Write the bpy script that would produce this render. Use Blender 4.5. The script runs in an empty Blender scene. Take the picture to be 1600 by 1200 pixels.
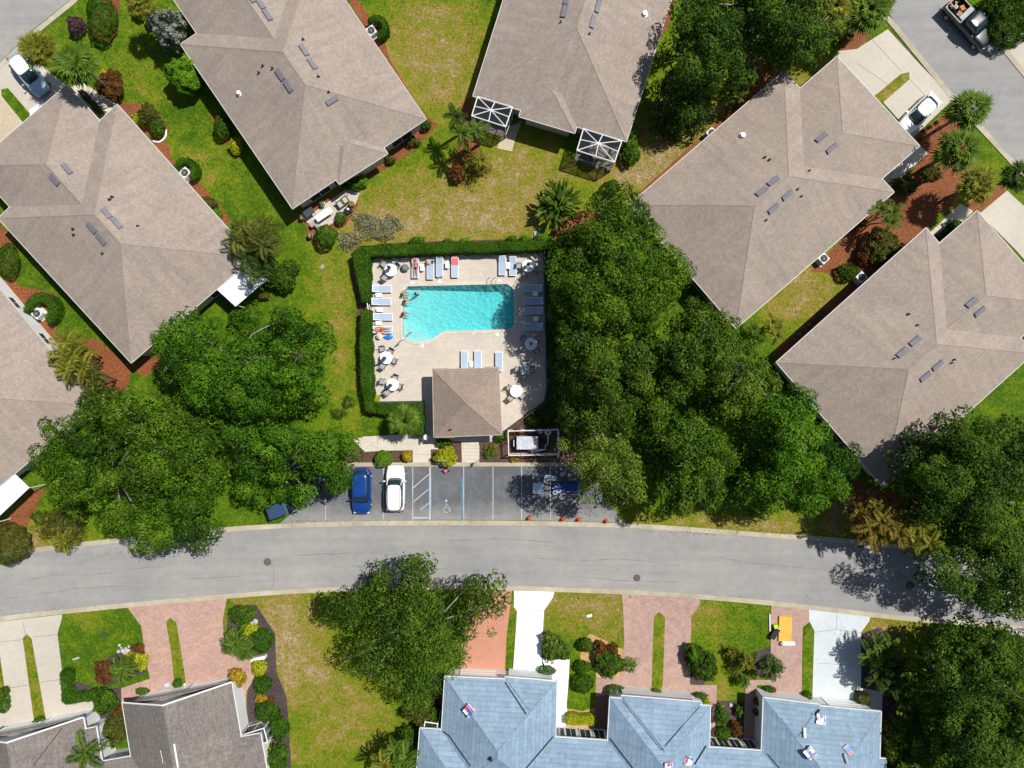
import bpy, bmesh, math, random
import numpy as np
from mathutils import Vector, Matrix
R = math.radians
S = bpy.context.scene
C = S.collection
# ------------------------------------------------------------ camera, world, sun, exposure
H = 66.7                                   # drone height in metres; the ground in view is 100 x 75 m
cam = bpy.data.cameras.new("Camera"); co = bpy.data.objects.new("Camera", cam); C.objects.link(co)
co.location = (0, 0, H); co.rotation_euler = (0, 0, 0)
cam.sensor_width = 36; cam.lens = 36 * H / 100.0; cam.clip_start = 0.5; cam.clip_end = 3000
S.camera = co
SUN_EL, SUN_DIR = R(59), (0.84, 0.53)      # direction on the ground towards the sun
W = bpy.data.worlds.new("World"); S.world = W; W.use_nodes = True
wn = W.node_tree; sky = wn.nodes.new('ShaderNodeTexSky'); sky.sky_type = 'NISHITA'; sky.sun_disc = False
sky.sun_elevation = SUN_EL; sky.sun_rotation = math.atan2(SUN_DIR[0], SUN_DIR[1])
wn.links.new(sky.outputs[0], wn.nodes['Background'].inputs[0]); wn.nodes['Background'].inputs[1].default_value = 0.070
sun = bpy.data.lights.new("Sun", 'SUN'); so = bpy.data.objects.new("Sun", sun); C.objects.link(so)
sun.energy = 4.7; sun.angle = R(0.5); sun.color = (1.0, 0.955, 0.89)
_d = Vector((SUN_DIR[0] * math.cos(SUN_EL), SUN_DIR[1] * math.cos(SUN_EL), math.sin(SUN_EL)))
so.rotation_euler = _d.to_track_quat('Z', 'Y').to_euler()
S.view_settings.view_transform = 'Standard'; S.view_settings.look = 'None'
S.view_settings.exposure = 0.15; S.view_settings.gamma = 1; S.view_settings.use_curve_mapping = False
rng = np.random.default_rng(7); random.seed(7)

# ------------------------------------------------------------ helpers
def G(px, py, z=0.0):
    """point of the photograph (1600x1200) seen at height z -> metres"""
    k = (H - z) / H / 16.0
    return ((px - 800) * k, (600 - py) * k)
def GP(pts, z=0.0): return [G(x, y, z) for x, y in pts]
def tag(o, label=None, cat=None, group=None, kind=None):
    if label: o['label'] = label
    if cat: o['category'] = cat
    if group: o['group'] = group
    if kind: o['kind'] = kind
    return o
def thing(name, loc, label, cat, group=None, rz=0):
    o = bpy.data.objects.new(name, None); C.objects.link(o); o.location = loc; o.rotation_euler = (0, 0, rz)
    o.empty_display_size = 0.3
    return tag(o, label, cat, group)
def dup(root, loc, rz=0, label=None, group=None):
    def cp(o, par):
        c = o.copy(); C.objects.link(c); c.parent = par
        for ch in [k for k in root_children.get(o.name, [])]: cp(ch, c)
        return c
    r = cp(root, None); r.location = loc; r.rotation_euler = (0, 0, rz)
    if label: r['label'] = label
    if group: r['group'] = group
    return r
root_children = {}
def root_loc(p):
    while p.parent: p = p.parent
    return p.location
class MB:
    def __init__(s): s.v = []; s.f = []
    def add(s, vs, fs):
        n = len(s.v); s.v += [tuple(v) for v in vs]; s.f += [tuple(i + n for i in f) for f in fs]; return s
    def box(s, cx, cy, cz, sx, sy, sz, rz=0):
        c, d = math.cos(rz), math.sin(rz); vs = []
        for z in (-sz / 2, sz / 2):
            for x, y in ((-sx / 2, -sy / 2), (sx / 2, -sy / 2), (sx / 2, sy / 2), (-sx / 2, sy / 2)):
                vs.append((cx + x * c - y * d, cy + x * d + y * c, cz + z))
        return s.add(vs, [(0, 3, 2, 1), (4, 5, 6, 7), (0, 1, 5, 4), (1, 2, 6, 5), (2, 3, 7, 6), (3, 0, 4, 7)])
    def obox(s, c, a, b, n):
        c, a, b, n = Vector(c), Vector(a), Vector(b), Vector(n); vs = []
        for k in (-1, 1):
            for i, j in ((-1, -1), (1, -1), (1, 1), (-1, 1)): vs.append(c + a * i / 2 + b * j / 2 + n * k / 2)
        return s.add(vs, [(0, 3, 2, 1), (4, 5, 6, 7), (0, 1, 5, 4), (1, 2, 6, 5), (2, 3, 7, 6), (3, 0, 4, 7)])
    def prism(s, pts, z0, z1, cap0=False):
        a = sum(pts[i][0] * pts[(i + 1) % len(pts)][1] - pts[(i + 1) % len(pts)][0] * pts[i][1] for i in range(len(pts)))
        if a < 0: pts = pts[::-1]
        n = len(pts); vs = [(x, y, z0) for x, y in pts] + [(x, y, z1) for x, y in pts]
        fs = [tuple(range(n, 2 * n))] + [(i, (i + 1) % n, n + (i + 1) % n, n + i) for i in range(n)]
        if cap0: fs.append(tuple(reversed(range(n))))
        return s.add(vs, fs)
    def tube(s, pts, r, n=6, caps=True):
        pts = [Vector(p) for p in pts]; rs = r if isinstance(r, (list, tuple)) else [r] * len(pts); vs = []; fs = []
        for i, p in enumerate(pts):
            t = (pts[min(i + 1, len(pts) - 1)] - pts[max(i - 1, 0)])
            t = t.normalized() if t.length > 1e-9 else Vector((0, 0, 1))
            u = t.orthogonal().normalized() if abs(t.z) > .99 else Vector((0, 0, 1)).cross(t).normalized(); w = t.cross(u)
            for k in range(n):
                a = 2 * math.pi * k / n; vs.append(p + u * (rs[i] * math.cos(a)) + w * (rs[i] * math.sin(a)))
        for i in range(len(pts) - 1):
            for k in range(n): fs.append((i * n + k, i * n + (k + 1) % n, (i + 1) * n + (k + 1) % n, (i + 1) * n + k))
        if caps: fs.append(tuple(reversed(range(n)))); fs.append(tuple(range((len(pts) - 1) * n, len(pts) * n)))
        return s.add(vs, fs)
    def lathe(s, prof, c=(0, 0, 0), n=20, sx=1, sy=1):
        vs = []; fs = []
        for r, z in prof:
            for k in range(n):
                a = 2 * math.pi * k / n; vs.append((c[0] + r * sx * math.cos(a), c[1] + r * sy * math.sin(a), c[2] + z))
        for i in range(len(prof) - 1):
            for k in range(n): fs.append((i * n + k, i * n + (k + 1) % n, (i + 1) * n + (k + 1) % n, (i + 1) * n + k))
        fs.append(tuple(reversed(range(n)))); fs.append(tuple(range((len(prof) - 1) * n, len(prof) * n)))
        return s.add(vs, fs)
    def loft(s, rings, closed=True, caps=True):
        n = len(rings[0]); vs = [p for r in rings for p in r]; fs = []
        for i in range(len(rings) - 1):
            for k in range(n if closed else n - 1):
                fs.append((i * n + k, i * n + (k + 1) % n, (i + 1) * n + (k + 1) % n, (i + 1) * n + k))
        if caps: fs.append(tuple(reversed(range(n)))); fs.append(tuple(range((len(rings) - 1) * n, len(rings) * n)))
        return s.add(vs, fs)
    def build(s, name, m, parent=None, loc=None, smooth=False, uv=False, fix=False):
        if parent is not None: off = Vector(root_loc(parent))
        else:
            if loc is None:
                a = np.array(s.v); loc = ((a[:, 0].min() + a[:, 0].max()) / 2, (a[:, 1].min() + a[:, 1].max()) / 2, a[:, 2].min())
            off = Vector(loc)
        me = bpy.data.meshes.new(name)
        me.from_pydata([(v[0] - off[0], v[1] - off[1], v[2] - off[2]) for v in s.v], [], s.f); me.update()
        if fix:
            b = bmesh.new(); b.from_mesh(me); bmesh.ops.recalc_face_normals(b, faces=b.faces); b.to_mesh(me); b.free()
        if uv:
            l = me.uv_layers.new(name='UVMap')
            for p in me.polygons:
                n = p.normal; t = Vector((-n.y, n.x, 0))
                t = t.normalized() if t.length > 1e-4 else Vector((1, 0, 0)); w = n.cross(t)
                for li in p.loop_indices:
                    q = me.vertices[me.loops[li].vertex_index].co; l.data[li].uv = (q.dot(t), q.dot(w))
        if smooth:
            for p in me.polygons: p.use_smooth = True
        for mm in (m if isinstance(m, list) else [m]): me.materials.append(mm)
        o = bpy.data.objects.new(name, me); C.objects.link(o)
        if parent is None: o.location = loc
        else:
            o.parent = parent; root_children.setdefault(parent.name, []).append(o)
        return o

# ------------------------------------------------------------ materials
def mat(name, c, rough=.8, spec=.3, metal=0.0):
    m = bpy.data.materials.new(name); m.use_nodes = True; b = m.node_tree.nodes['Principled BSDF']
    b.inputs['Base Color'].default_value = (*c, 1); b.inputs['Roughness'].default_value = rough
    b.inputs['Specular IOR Level'].default_value = spec; b.inputs['Metallic'].default_value = metal
    return m
def nodes(m): return m.node_tree.nodes, m.node_tree.links, m.node_tree.nodes['Principled BSDF']
def noise(nt, ln, vec, scale, detail=4, rough=.6):
    n = nt.new('ShaderNodeTexNoise'); n.inputs['Scale'].default_value = scale; n.inputs['Detail'].default_value = detail
    n.inputs['Roughness'].default_value = rough; ln.new(vec, n.inputs['Vector']); return n.outputs['Fac']
def ramp(nt, ln, fac, stops):
    r = nt.new('ShaderNodeValToRGB'); e = r.color_ramp.elements
    while len(e) < len(stops): e.new(.5)
    for i, (p, c) in enumerate(stops): e[i].position = p; e[i].color = (*c, 1)
    ln.new(fac, r.inputs[0]); return r.outputs[0]
def mix(nt, ln, f, a, b, mode='MIX'):
    n = nt.new('ShaderNodeMix'); n.data_type = 'RGBA'; n.blend_type = mode
    for k, v in ((0, f), (6, a), (7, b)):
        if hasattr(v, 'links'): ln.new(v, n.inputs[k])
        else: n.inputs[k].default_value = v if k == 0 else (*v, 1)
    return n.outputs[2]
def bump(nt, ln, b, hgt, strength, dist=.05):
    n = nt.new('ShaderNodeBump'); n.inputs['Strength'].default_value = strength; n.inputs['Distance'].default_value = dist
    ln.new(hgt, n.inputs['Height']); ln.new(n.outputs[0], b.inputs['Normal'])
def mul(c, k): return tuple(min(1, x * k) for x in c)
def nmat(name, c, var=.2, scale=3, big=.25, bvar=.12, rough=.85, bmp=.3, c2=None, spec=.25, stain=0, stainc=(.1, .09, .08)):
    """colour + fine noise + broad noise + optional stains, world position based"""
    m = mat(name, c, rough, spec); nt, ln, b = nodes(m)
    g = nt.new('ShaderNodeNewGeometry').outputs['Position']
    f = noise(nt, ln, g, scale, 6, .7); k = noise(nt, ln, g, big, 3, .6)
    c2 = c2 or mul(c, 1 + var * 1.6)
    col = ramp(nt, ln, f, [(.28, mul(c, 1 - var * 1.6)), (.5, c), (.72, c2)])
    bc = ramp(nt, ln, k, [(.3, (1 - bvar * 1.5,) * 3), (.7, (1, 1, 1))])
    col = mix(nt, ln, 1.0, col, bc, 'MULTIPLY')
    if stain:
        s = noise(nt, ln, g, .55, 5, .75); sf = ramp(nt, ln, s, [(.5, (0, 0, 0)), (.75, (stain,) * 3)])
        col = mix(nt, ln, sf, col, stainc)
    ln.new(col, b.inputs['Base Color'])
    if bmp: bump(nt, ln, b, f, bmp, .03)
    return m
def tilemat(name, c, mortar, w, h, rough=.85, var=.15, big=.3, offset=.5, mort=.012, bmp=.3, uv=False, rot=0, gs=8, gv=.25):
    m = mat(name, c, rough, .25); nt, ln, b = nodes(m)
    if uv: v = nt.new('ShaderNodeUVMap').outputs[0]
    else: v = nt.new('ShaderNodeNewGeometry').outputs['Position']
    g = nt.new('ShaderNodeNewGeometry').outputs['Position']
    mp = nt.new('ShaderNodeMapping'); mp.inputs['Rotation'].default_value = (0, 0, rot); ln.new(v, mp.inputs[0])
    t = nt.new('ShaderNodeTexBrick'); t.offset = offset; ln.new(mp.outputs[0], t.inputs['Vector'])
    t.inputs['Scale'].default_value = 1; t.inputs['Brick Width'].default_value = w; t.inputs['Row Height'].default_value = h
    t.inputs['Mortar Size'].default_value = mort; t.inputs['Mortar Smooth'].default_value = .3
    t.inputs['Color1'].default_value = (*mul(c, 1 - var), 1); t.inputs['Color2'].default_value = (*mul(c, 1 + var), 1)
    t.inputs['Mortar'].default_value = (*mortar, 1)
    f = noise(nt, ln, g, gs, 5, .75); k = noise(nt, ln, g, big, 4, .65)
    bc = ramp(nt, ln, k, [(.3, (.86, .86, .87)), (.7, (1.04, 1.03, 1.0))])
    fc = ramp(nt, ln, f, [(.3, (1 - gv,) * 3), (.7, (1 + gv,) * 3)])
    col = mix(nt, ln, 1.0, t.outputs['Color'], bc, 'MULTIPLY'); col = mix(nt, ln, 1.0, col, fc, 'MULTIPLY')
    if uv:
        m2 = nt.new('ShaderNodeMapping'); m2.inputs['Scale'].default_value = (1.3, .12, 1); ln.new(v, m2.inputs[0]); sn = noise(nt, ln, m2.outputs[0], 1.0, 5, .7)
        col = mix(nt, ln, 1.0, col, ramp(nt, ln, sn, [(.3, (.88, .88, .88)), (.7, (1.08, 1.08, 1.07))]), 'MULTIPLY')
    ln.new(col, b.inputs['Base Color'])
    if bmp: bump(nt, ln, b, t.outputs['Fac'], -bmp, .02)
    return m
def leafmat(name, dark, mid, light, trans=.24, rough=.6, spec=.12):
    m = mat(name, mid, rough, spec); nt, ln, b = nodes(m)
    a = nt.new('ShaderNodeAttribute'); a.attribute_name = 'tone'
    col = ramp(nt, ln, a.outputs['Fac'], [(.0, dark), (.5, mid), (1.0, light)])
    ln.new(col, b.inputs['Base Color'])
    t = nt.new('ShaderNodeBsdfTranslucent'); ln.new(mix(nt, ln, 1.0, col, (1.0, 1.15, .5), 'MULTIPLY'), t.inputs[0])
    ms = nt.new('ShaderNodeMixShader'); ms.inputs[0].default_value = trans
    ln.new(b.outputs[0], ms.inputs[1]); ln.new(t.outputs[0], ms.inputs[2])
    ln.new(ms.outputs[0], nt['Material Output'].inputs[0]); return m
L = {
 'oak': leafmat('oak_leaves', (.010, .034, .002), (.044, .106, .004), (.150, .250, .012)),
 'oak3': leafmat('bright_oak_leaves', (.010, .040, .002), (.046, .128, .004), (.13, .27, .010)),
 'oak4': leafmat('olive_oak_leaves', (.012, .034, .003), (.050, .108, .006), (.155, .235, .018)),
 'grass': leafmat('grass_blades', (.035, .095, .003), (.16, .19, .012), (.42, .34, .18), trans=.1),
 'oak2': leafmat('oak_leaves_yellowish', (.022, .045, .003), (.090, .145, .010), (.22, .29, .032)),
 'dark': leafmat('dark_leaves', (.009, .030, .002), (.042, .096, .006), (.125, .205, .016)),
 'clip': leafmat('clipped_leaves', (.012, .045, .003), (.05, .125, .006), (.12, .23, .012)),
 'hedge': leafmat('hedge_leaves', (.012, .045, .002), (.040, .115, .004), (.085, .185, .008)),
 'bright': leafmat('bright_leaves', (.05, .13, .005), (.11, .24, .008), (.19, .36, .02)),
 'lime': leafmat('yellow_green_leaves', (.16, .2, .008), (.34, .38, .012), (.6, .58, .03)),
 'gold': leafmat('golden_leaves', (.16, .12, .008), (.36, .24, .012), (.62, .45, .03)),
 'olive': leafmat('olive_leaves', (.035, .05, .008), (.085, .10, .012), (.16, .17, .03)),
 'rust': leafmat('rust_leaves', (.05, .022, .008), (.13, .055, .015), (.26, .12, .03)),
 'purple': leafmat('purple_leaves', (.03, .015, .02), (.085, .045, .055), (.17, .09, .11)),
 'silver': leafmat('silver_leaves', (.07, .09, .06), (.17, .20, .15), (.36, .39, .31)),
 'scrub': leafmat('scrub_leaves', (.09, .10, .04), (.24, .24, .14), (.50, .48, .36)),
 'palm': leafmat('palm_leaves', (.035, .075, .008), (.095, .17, .016), (.24, .32, .05)),
 'palmy': leafmat('yellowing_palm_leaves', (.07, .08, .008), (.19, .2, .02), (.40, .36, .05)),
 'palmd': leafmat('dark_palm_leaves', (.015, .04, .006), (.045, .085, .012), (.14, .18, .035)),
 'palmb': leafmat('brownish_palm_leaves', (.03, .045, .005), (.085, .10, .014), (.24, .22, .05)),
 'palmo': leafmat('orange_palm_leaves', (.06, .05, .006), (.20, .15, .02), (.48, .34, .05)),
}
bark = nmat('bark', (.27, .24, .20), .3, 6, bmp=.6); palebark = nmat('pale_bark', (.36, .33, .29), .2, 5)
palmbark = nmat('palm_bark', (.22, .18, .13), .3, 9, bmp=.7)

# ------------------------------------------------------------ leaves (numpy)
def leafmesh(name, P, N, size, tone, m, parent=None, loc=None, aspect=.55, along=None):
    """diamond leaves at P with normals N (arrays), lengths size, tones 0..1"""
    n = len(P); off = np.array(root_loc(parent) if parent is not None else loc)
    N = N / np.maximum(np.linalg.norm(N, axis=1, keepdims=True), 1e-6)
    if along is None: along = rng.normal(size=(n, 3))
    T = along - (along * N).sum(1, keepdims=True) * N; T /= np.maximum(np.linalg.norm(T, axis=1, keepdims=True), 1e-6)
    B = np.cross(N, T); s = np.asarray(size).reshape(-1, 1) * np.ones((n, 1))
    V = np.empty((n, 4, 3)); V[:, 0] = P - T * s * .5; V[:, 1] = P + B * s * aspect * .5 + N * s * .06
    V[:, 2] = P + T * s * .5; V[:, 3] = P - B * s * aspect * .5 + N * s * .06
    me = bpy.data.meshes.new(name); me.vertices.add(n * 4); me.vertices.foreach_set('co', (V - off).ravel())
    me.loops.add(n * 4); me.loops.foreach_set('vertex_index', np.arange(n * 4, dtype=np.int32))
    me.polygons.add(n); me.polygons.foreach_set('loop_start', np.arange(0, n * 4, 4, dtype=np.int32))
    me.update(calc_edges=True)
    a = me.attributes.new('tone', 'FLOAT', 'FACE'); a.data.foreach_set('value', np.clip(tone, 0, 1).astype(np.float32))
    me.materials.append(m); o = bpy.data.objects.new(name, me); C.objects.link(o)
    if parent is not None: o.parent = parent; root_children.setdefault(parent.name, []).append(o)
    else: o.location = loc
    return o
def rdirs(n, zmin=-.25):
    d = rng.normal(size=(n * 3, 3)); d /= np.linalg.norm(d, axis=1, keepdims=True); d = d[d[:, 2] > zmin][:n]
    while len(d) < n: d = np.vstack([d, d[:n - len(d)]])
    return d
def clumps(Cn, Rd, per, size, zmin=-.25, flat=.75, ctone=None, jit=.38):
    """leaves on soft shells round the centres Cn with radii Rd"""
    P = []; N = []; T = []
    for i, c in enumerate(Cn):
        n = max(8, int(per * (Rd[i] ** 2))); d = rdirs(n, zmin)
        q = rng.uniform(.55, 1.06, (n, 1)) ** .6
        lump = 1 + .16 * np.sin(d[:, :1] * 7 + c[0] * 3) * np.sin(d[:, 1:2] * 7 + c[1] * 3)
        p = c + d * q * Rd[i] * lump * np.array([1, 1, flat]); P.append(p)
        N.append(d + rng.normal(size=(n, 3)) * jit + np.array([0, 0, .35]))
        T.append((ctone[i] if ctone is not None else .5) + rng.normal(size=n) * .27)
    P = np.vstack(P); N = np.vstack(N); T = np.concatenate(T); return P, N, size * rng.uniform(.7, 1.3, len(P)), T
def inpoly(x, y, poly):
    r = False; j = len(poly) - 1
    for i in range(len(poly)):
        xi, yi = poly[i]; xj, yj = poly[j]
        if (yi > y) != (yj > y) and x < (xj - xi) * (y - yi) / (yj - yi) + xi: r = not r
        j = i
    return r
def edged(x, y, poly):
    b = 1e9
    for i in range(len(poly)):
        x1, y1 = poly[i]; x2, y2 = poly[(i + 1) % len(poly)]; dx, dy = x2 - x1, y2 - y1
        t = max(0, min(1, ((x - x1) * dx + (y - y1) * dy) / (dx * dx + dy * dy + 1e-9)))
        b = min(b, math.hypot(x - x1 - t * dx, y - y1 - t * dy))
    return b
def oak(poly, label, ze=4.5, zt=9.5, leaf='oak', gap=.12, trunk=None, step=19, group='oak trees', per=430, size=.215, name='oak_tree', lobeR=52, lobeA=3.1, twigs=12, airy=1.0):
    xs = [p[0] for p in poly]; ys = [p[1] for p in poly]; cx, cy = trunk or (sum(xs) / len(xs), sum(ys) / len(ys))
    area = (max(xs) - min(xs)) * (max(ys) - min(ys)); nl = max(4, int(area / (lobeR * lobeR * 1.5)))
    lobes = [(random.uniform(min(xs), max(xs)), random.uniform(min(ys), max(ys)), random.uniform(-.9, .9)) for _ in range(nl)]; ltone = [random.gauss(0, .13) for _ in lobes]
    pts = []
    x = min(xs) - 4
    while x < max(xs) + 4:
        y = min(ys) - 4
        while y < max(ys) + 4:
            jx, jy = x + random.uniform(-.55, .55) * step, y + random.uniform(-.55, .55) * step; y += step
            if not inpoly(jx, jy, poly): continue
            d = edged(jx, jy, poly)
            if d < 5 or (d < 11 and random.random() < .3): continue
            wl = max((1 - ((jx - a) ** 2 + (jy - b) ** 2) / lobeR ** 2 * .9 + h * .25) for a, b, h in lobes); wl = max(-1.2, min(1.2, wl))
            if random.random() < gap * (2.6 if wl < 0 else .6): continue
            z = ze + (zt - ze) * (1 - math.exp(-d / 42)) + lobeA * (wl - .5) * min(1, d / 30 + .25) + random.uniform(-.45, .45)
            r = random.uniform(.62, 1.12) * (.72 if d < 13 else 1)
            li = min(range(len(lobes)), key=lambda q: (jx - lobes[q][0]) ** 2 + (jy - lobes[q][1]) ** 2)
            pts.append((jx, jy, max(1.8, z), r, d, ltone[li]))
        x += step
    A = np.array([(*G(a, b, z), z) for a, b, z, r, d, _ in pts]); Rd = np.array([p[3] for p in pts])
    bx, by = G(cx, cy, 0); t = thing(name, (bx, by, 0), label, 'tree', group)
    tone = rng.normal(.5, .13, len(A)) + np.array([p[5] for p in pts])
    P, N, Sz, T = clumps(A, Rd, per * airy, size, ctone=tone)
    inner = [p for p in pts if p[4] > 10]
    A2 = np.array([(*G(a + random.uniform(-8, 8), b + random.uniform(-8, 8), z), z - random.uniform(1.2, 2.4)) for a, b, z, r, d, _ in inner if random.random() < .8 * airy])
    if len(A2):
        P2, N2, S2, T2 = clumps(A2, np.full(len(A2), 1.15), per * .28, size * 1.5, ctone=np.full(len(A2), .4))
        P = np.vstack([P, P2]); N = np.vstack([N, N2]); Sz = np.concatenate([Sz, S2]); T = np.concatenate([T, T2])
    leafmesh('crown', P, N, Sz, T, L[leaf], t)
    nd = max(2, int(len(A) / 45)); Ad = A[rng.choice(len(A), nd, replace=False)] + np.array([0, 0, .35])
    P3, N3, S3, T3 = clumps(Ad, np.full(nd, .75), 170, size, ctone=rng.uniform(.2, .7, nd)); leafmesh('dry_leaves', P3, N3, S3, T3, L['scrub' if nd % 2 else 'olive'], t, aspect=.25)
    tb = MB(); top = Vector((bx + .2, by, ze * .62)); rr = .32 if area > 20000 else .2
    tb.tube([(bx, by, -.1), (bx + .05, by + .05, ze * .3), top], [rr * 1.35, rr, rr * .8], 9)
    ks = random.sample(range(len(A)), min(16, len(A)))
    for k in ks:
        e = Vector(A[k]); e.z -= .5; m_ = top.lerp(e, .5) + Vector((random.uniform(-.5, .5), random.uniform(-.5, .5), .6))
        tb.tube([top, m_, e], [rr * .5, rr * .26, .05], 5)
        for q in range(random.randint(2, 4) if twigs else 0):
            c = e + Vector((0, 0, Rd[k] * .25)); b_ = random.uniform(0, 6.28); l = random.uniform(.5, 1.2)
            f = e + Vector((math.cos(b_) * l, math.sin(b_) * l, random.uniform(.35, .8) + .4)); tb.tube([e, e.lerp(f, .5) + Vector((random.uniform(-.15, .15), random.uniform(-.15, .15), .12)), f], [.045, .03, .01], 4)
    tb.build('trunk', bark, t, smooth=True)
    return t
def bush(px, py, r, h, leaf, label, cat='shrub', name='shrub', loose=.0, group=None, ry=None, per=None, size=.13, ball=True):
    """round or oval bush; r, ry in photo pixels; h metres"""
    ry = ry or r; zc = h * .55; X, Y = G(px, py, zc); rx_, ry_ = r / 16.0, ry / 16.0
    t = thing(name, (X, Y, 0), label, cat, group); n = int((per or 420) * 3.2 * max(.2, rx_ * ry_) * (1 + .5 * h / max(rx_, ry_, .3)))
    n = int(n * (1 if loose < .45 else .42)); n = min(n, 16000); d = rdirs(n, -.35); q = (1 - np.abs(rng.normal(0, .06 + loose * .22, (n, 1))))
    a = np.arctan2(d[:, 1], d[:, 0]); ph = random.uniform(0, 6)
    q *= (1 + (.08 + loose * .45) * (np.sin(a * 3 + ph) * .5 + np.sin(a * 5 + ph * 2) * .3 + np.sin(a * 8 + d[:, 2] * 6) * .3))[:, None]
    tuft = np.sin(d[:, :1] * 9 + ph) * np.sin(d[:, 1:2] * 8 + ph * 2) * np.sin(d[:, 2:] * 7); q = q * (1 + tuft * (.10 + loose * .3)); P = np.array([X, Y, h * .5]) + d * q * np.array([rx_, ry_, h * .5]); P[:, 2] = np.maximum(P[:, 2], .05)
    N = d + rng.normal(size=(n, 3)) * (.45 + loose) + np.array([0, 0, .2])
    big = np.sin(P[:, 0] * 2.6 + ph) * np.sin(P[:, 1] * 2.9) * .13
    leafmesh('foliage', P, N, size * rng.uniform(.7, 1.3, n) * (1 + loose), .5 + big + tuft[:, 0] * .35 + rng.normal(0, .22, n), L[leaf], t, aspect=.6 if loose < .5 else .3)
    b = MB()
    for k in range(5):
        g_ = k * 1.26 + ph; b.tube([(X, Y, -.05), (X + math.cos(g_) * rx_ * .35, Y + math.sin(g_) * ry_ * .35, h * .35), (X + math.cos(g_) * rx_ * .6, Y + math.sin(g_) * ry_ * .6, h * .6)], [.04, .03, .015], 5)
    b.build('stem', bark, t); return t
def hedge(poly, h, leaf, label, name='hedge', per=520, size=.115, lumpy=.05, group=None, cat='hedge'):
    """clipped hedge following a photo polygon (seen at its top)"""
    p = GP(poly, h * .9); xs = [a for a, _ in p]; ys = [b for _, b in p]; X, Y = sum(xs) / len(p), sum(ys) / len(p)
    t = thing(name, (X, Y, 0), label, cat, group); P = []; N = []
    ar = abs(sum(p[i][0] * p[(i + 1) % len(p)][1] - p[(i + 1) % len(p)][0] * p[i][1] for i in range(len(p)))) / 2
    n = int(ar * per); c = 0
    while c < n:
        x, y = random.uniform(min(xs), max(xs)), random.uniform(min(ys), max(ys))
        if not inpoly(x, y, p): continue
        d = edged(x, y, p); z = h - max(0, .16 - d) * .9 + lumpy * (math.sin(x * 3.1) * math.sin(y * 2.7) + math.sin(x * 7 + y * 5) * .4) + random.uniform(-.05, .03)
        P.append((x, y, z)); N.append((random.gauss(0, .5), random.gauss(0, .5), 1)); c += 1
    for i in range(len(p)):
        (x1, y1), (x2, y2) = p[i], p[(i + 1) % len(p)]; l = math.hypot(x2 - x1, y2 - y1); nx, ny = (y2 - y1) / (l + 1e-6), -(x2 - x1) / (l + 1e-6)
        if inpoly((x1 + x2) / 2 + nx * .05, (y1 + y2) / 2 + ny * .05, p): nx, ny = -nx, -ny
        for k in range(int(l * h * per * .7)):
            a = random.random(); z = random.uniform(.03, h - .04); o_ = random.uniform(-.08, .06) + lumpy * math.sin(a * l * 4)
            P.append((x1 + (x2 - x1) * a + nx * o_, y1 + (y2 - y1) * a + ny * o_, z)); N.append((nx + random.gauss(0, .5), ny + random.gauss(0, .5), random.gauss(.2, .4)))
    P = np.array(P); N = np.array(N); k = len(P); big = np.sin(P[:, 0] * 1.7) * np.sin(P[:, 1] * 2.1) * .14
    leafmesh('foliage', P, N, size * rng.uniform(.7, 1.35, k), .5 + big + rng.normal(0, .25, k), L[leaf], t, aspect=.65)
    q = [(X + (a - X), Y + (b - Y)) for a, b in p]; cpx, cpy = X, Y; m = MB()
    for k in range(len(p)):                       # stems along the hedge, inside it
        for a in (.2, .6):
            x = p[k][0] + (p[(k + 1) % len(p)][0] - p[k][0]) * a; y = p[k][1] + (p[(k + 1) % len(p)][1] - p[k][1]) * a
            x, y = x + (X - x) * .12, y + (Y - y) * .12; m.tube([(x, y, -.05), (x, y, h * .75)], [.03, .015], 5)
    m.build('stem', bark, t)
    return t
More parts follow.
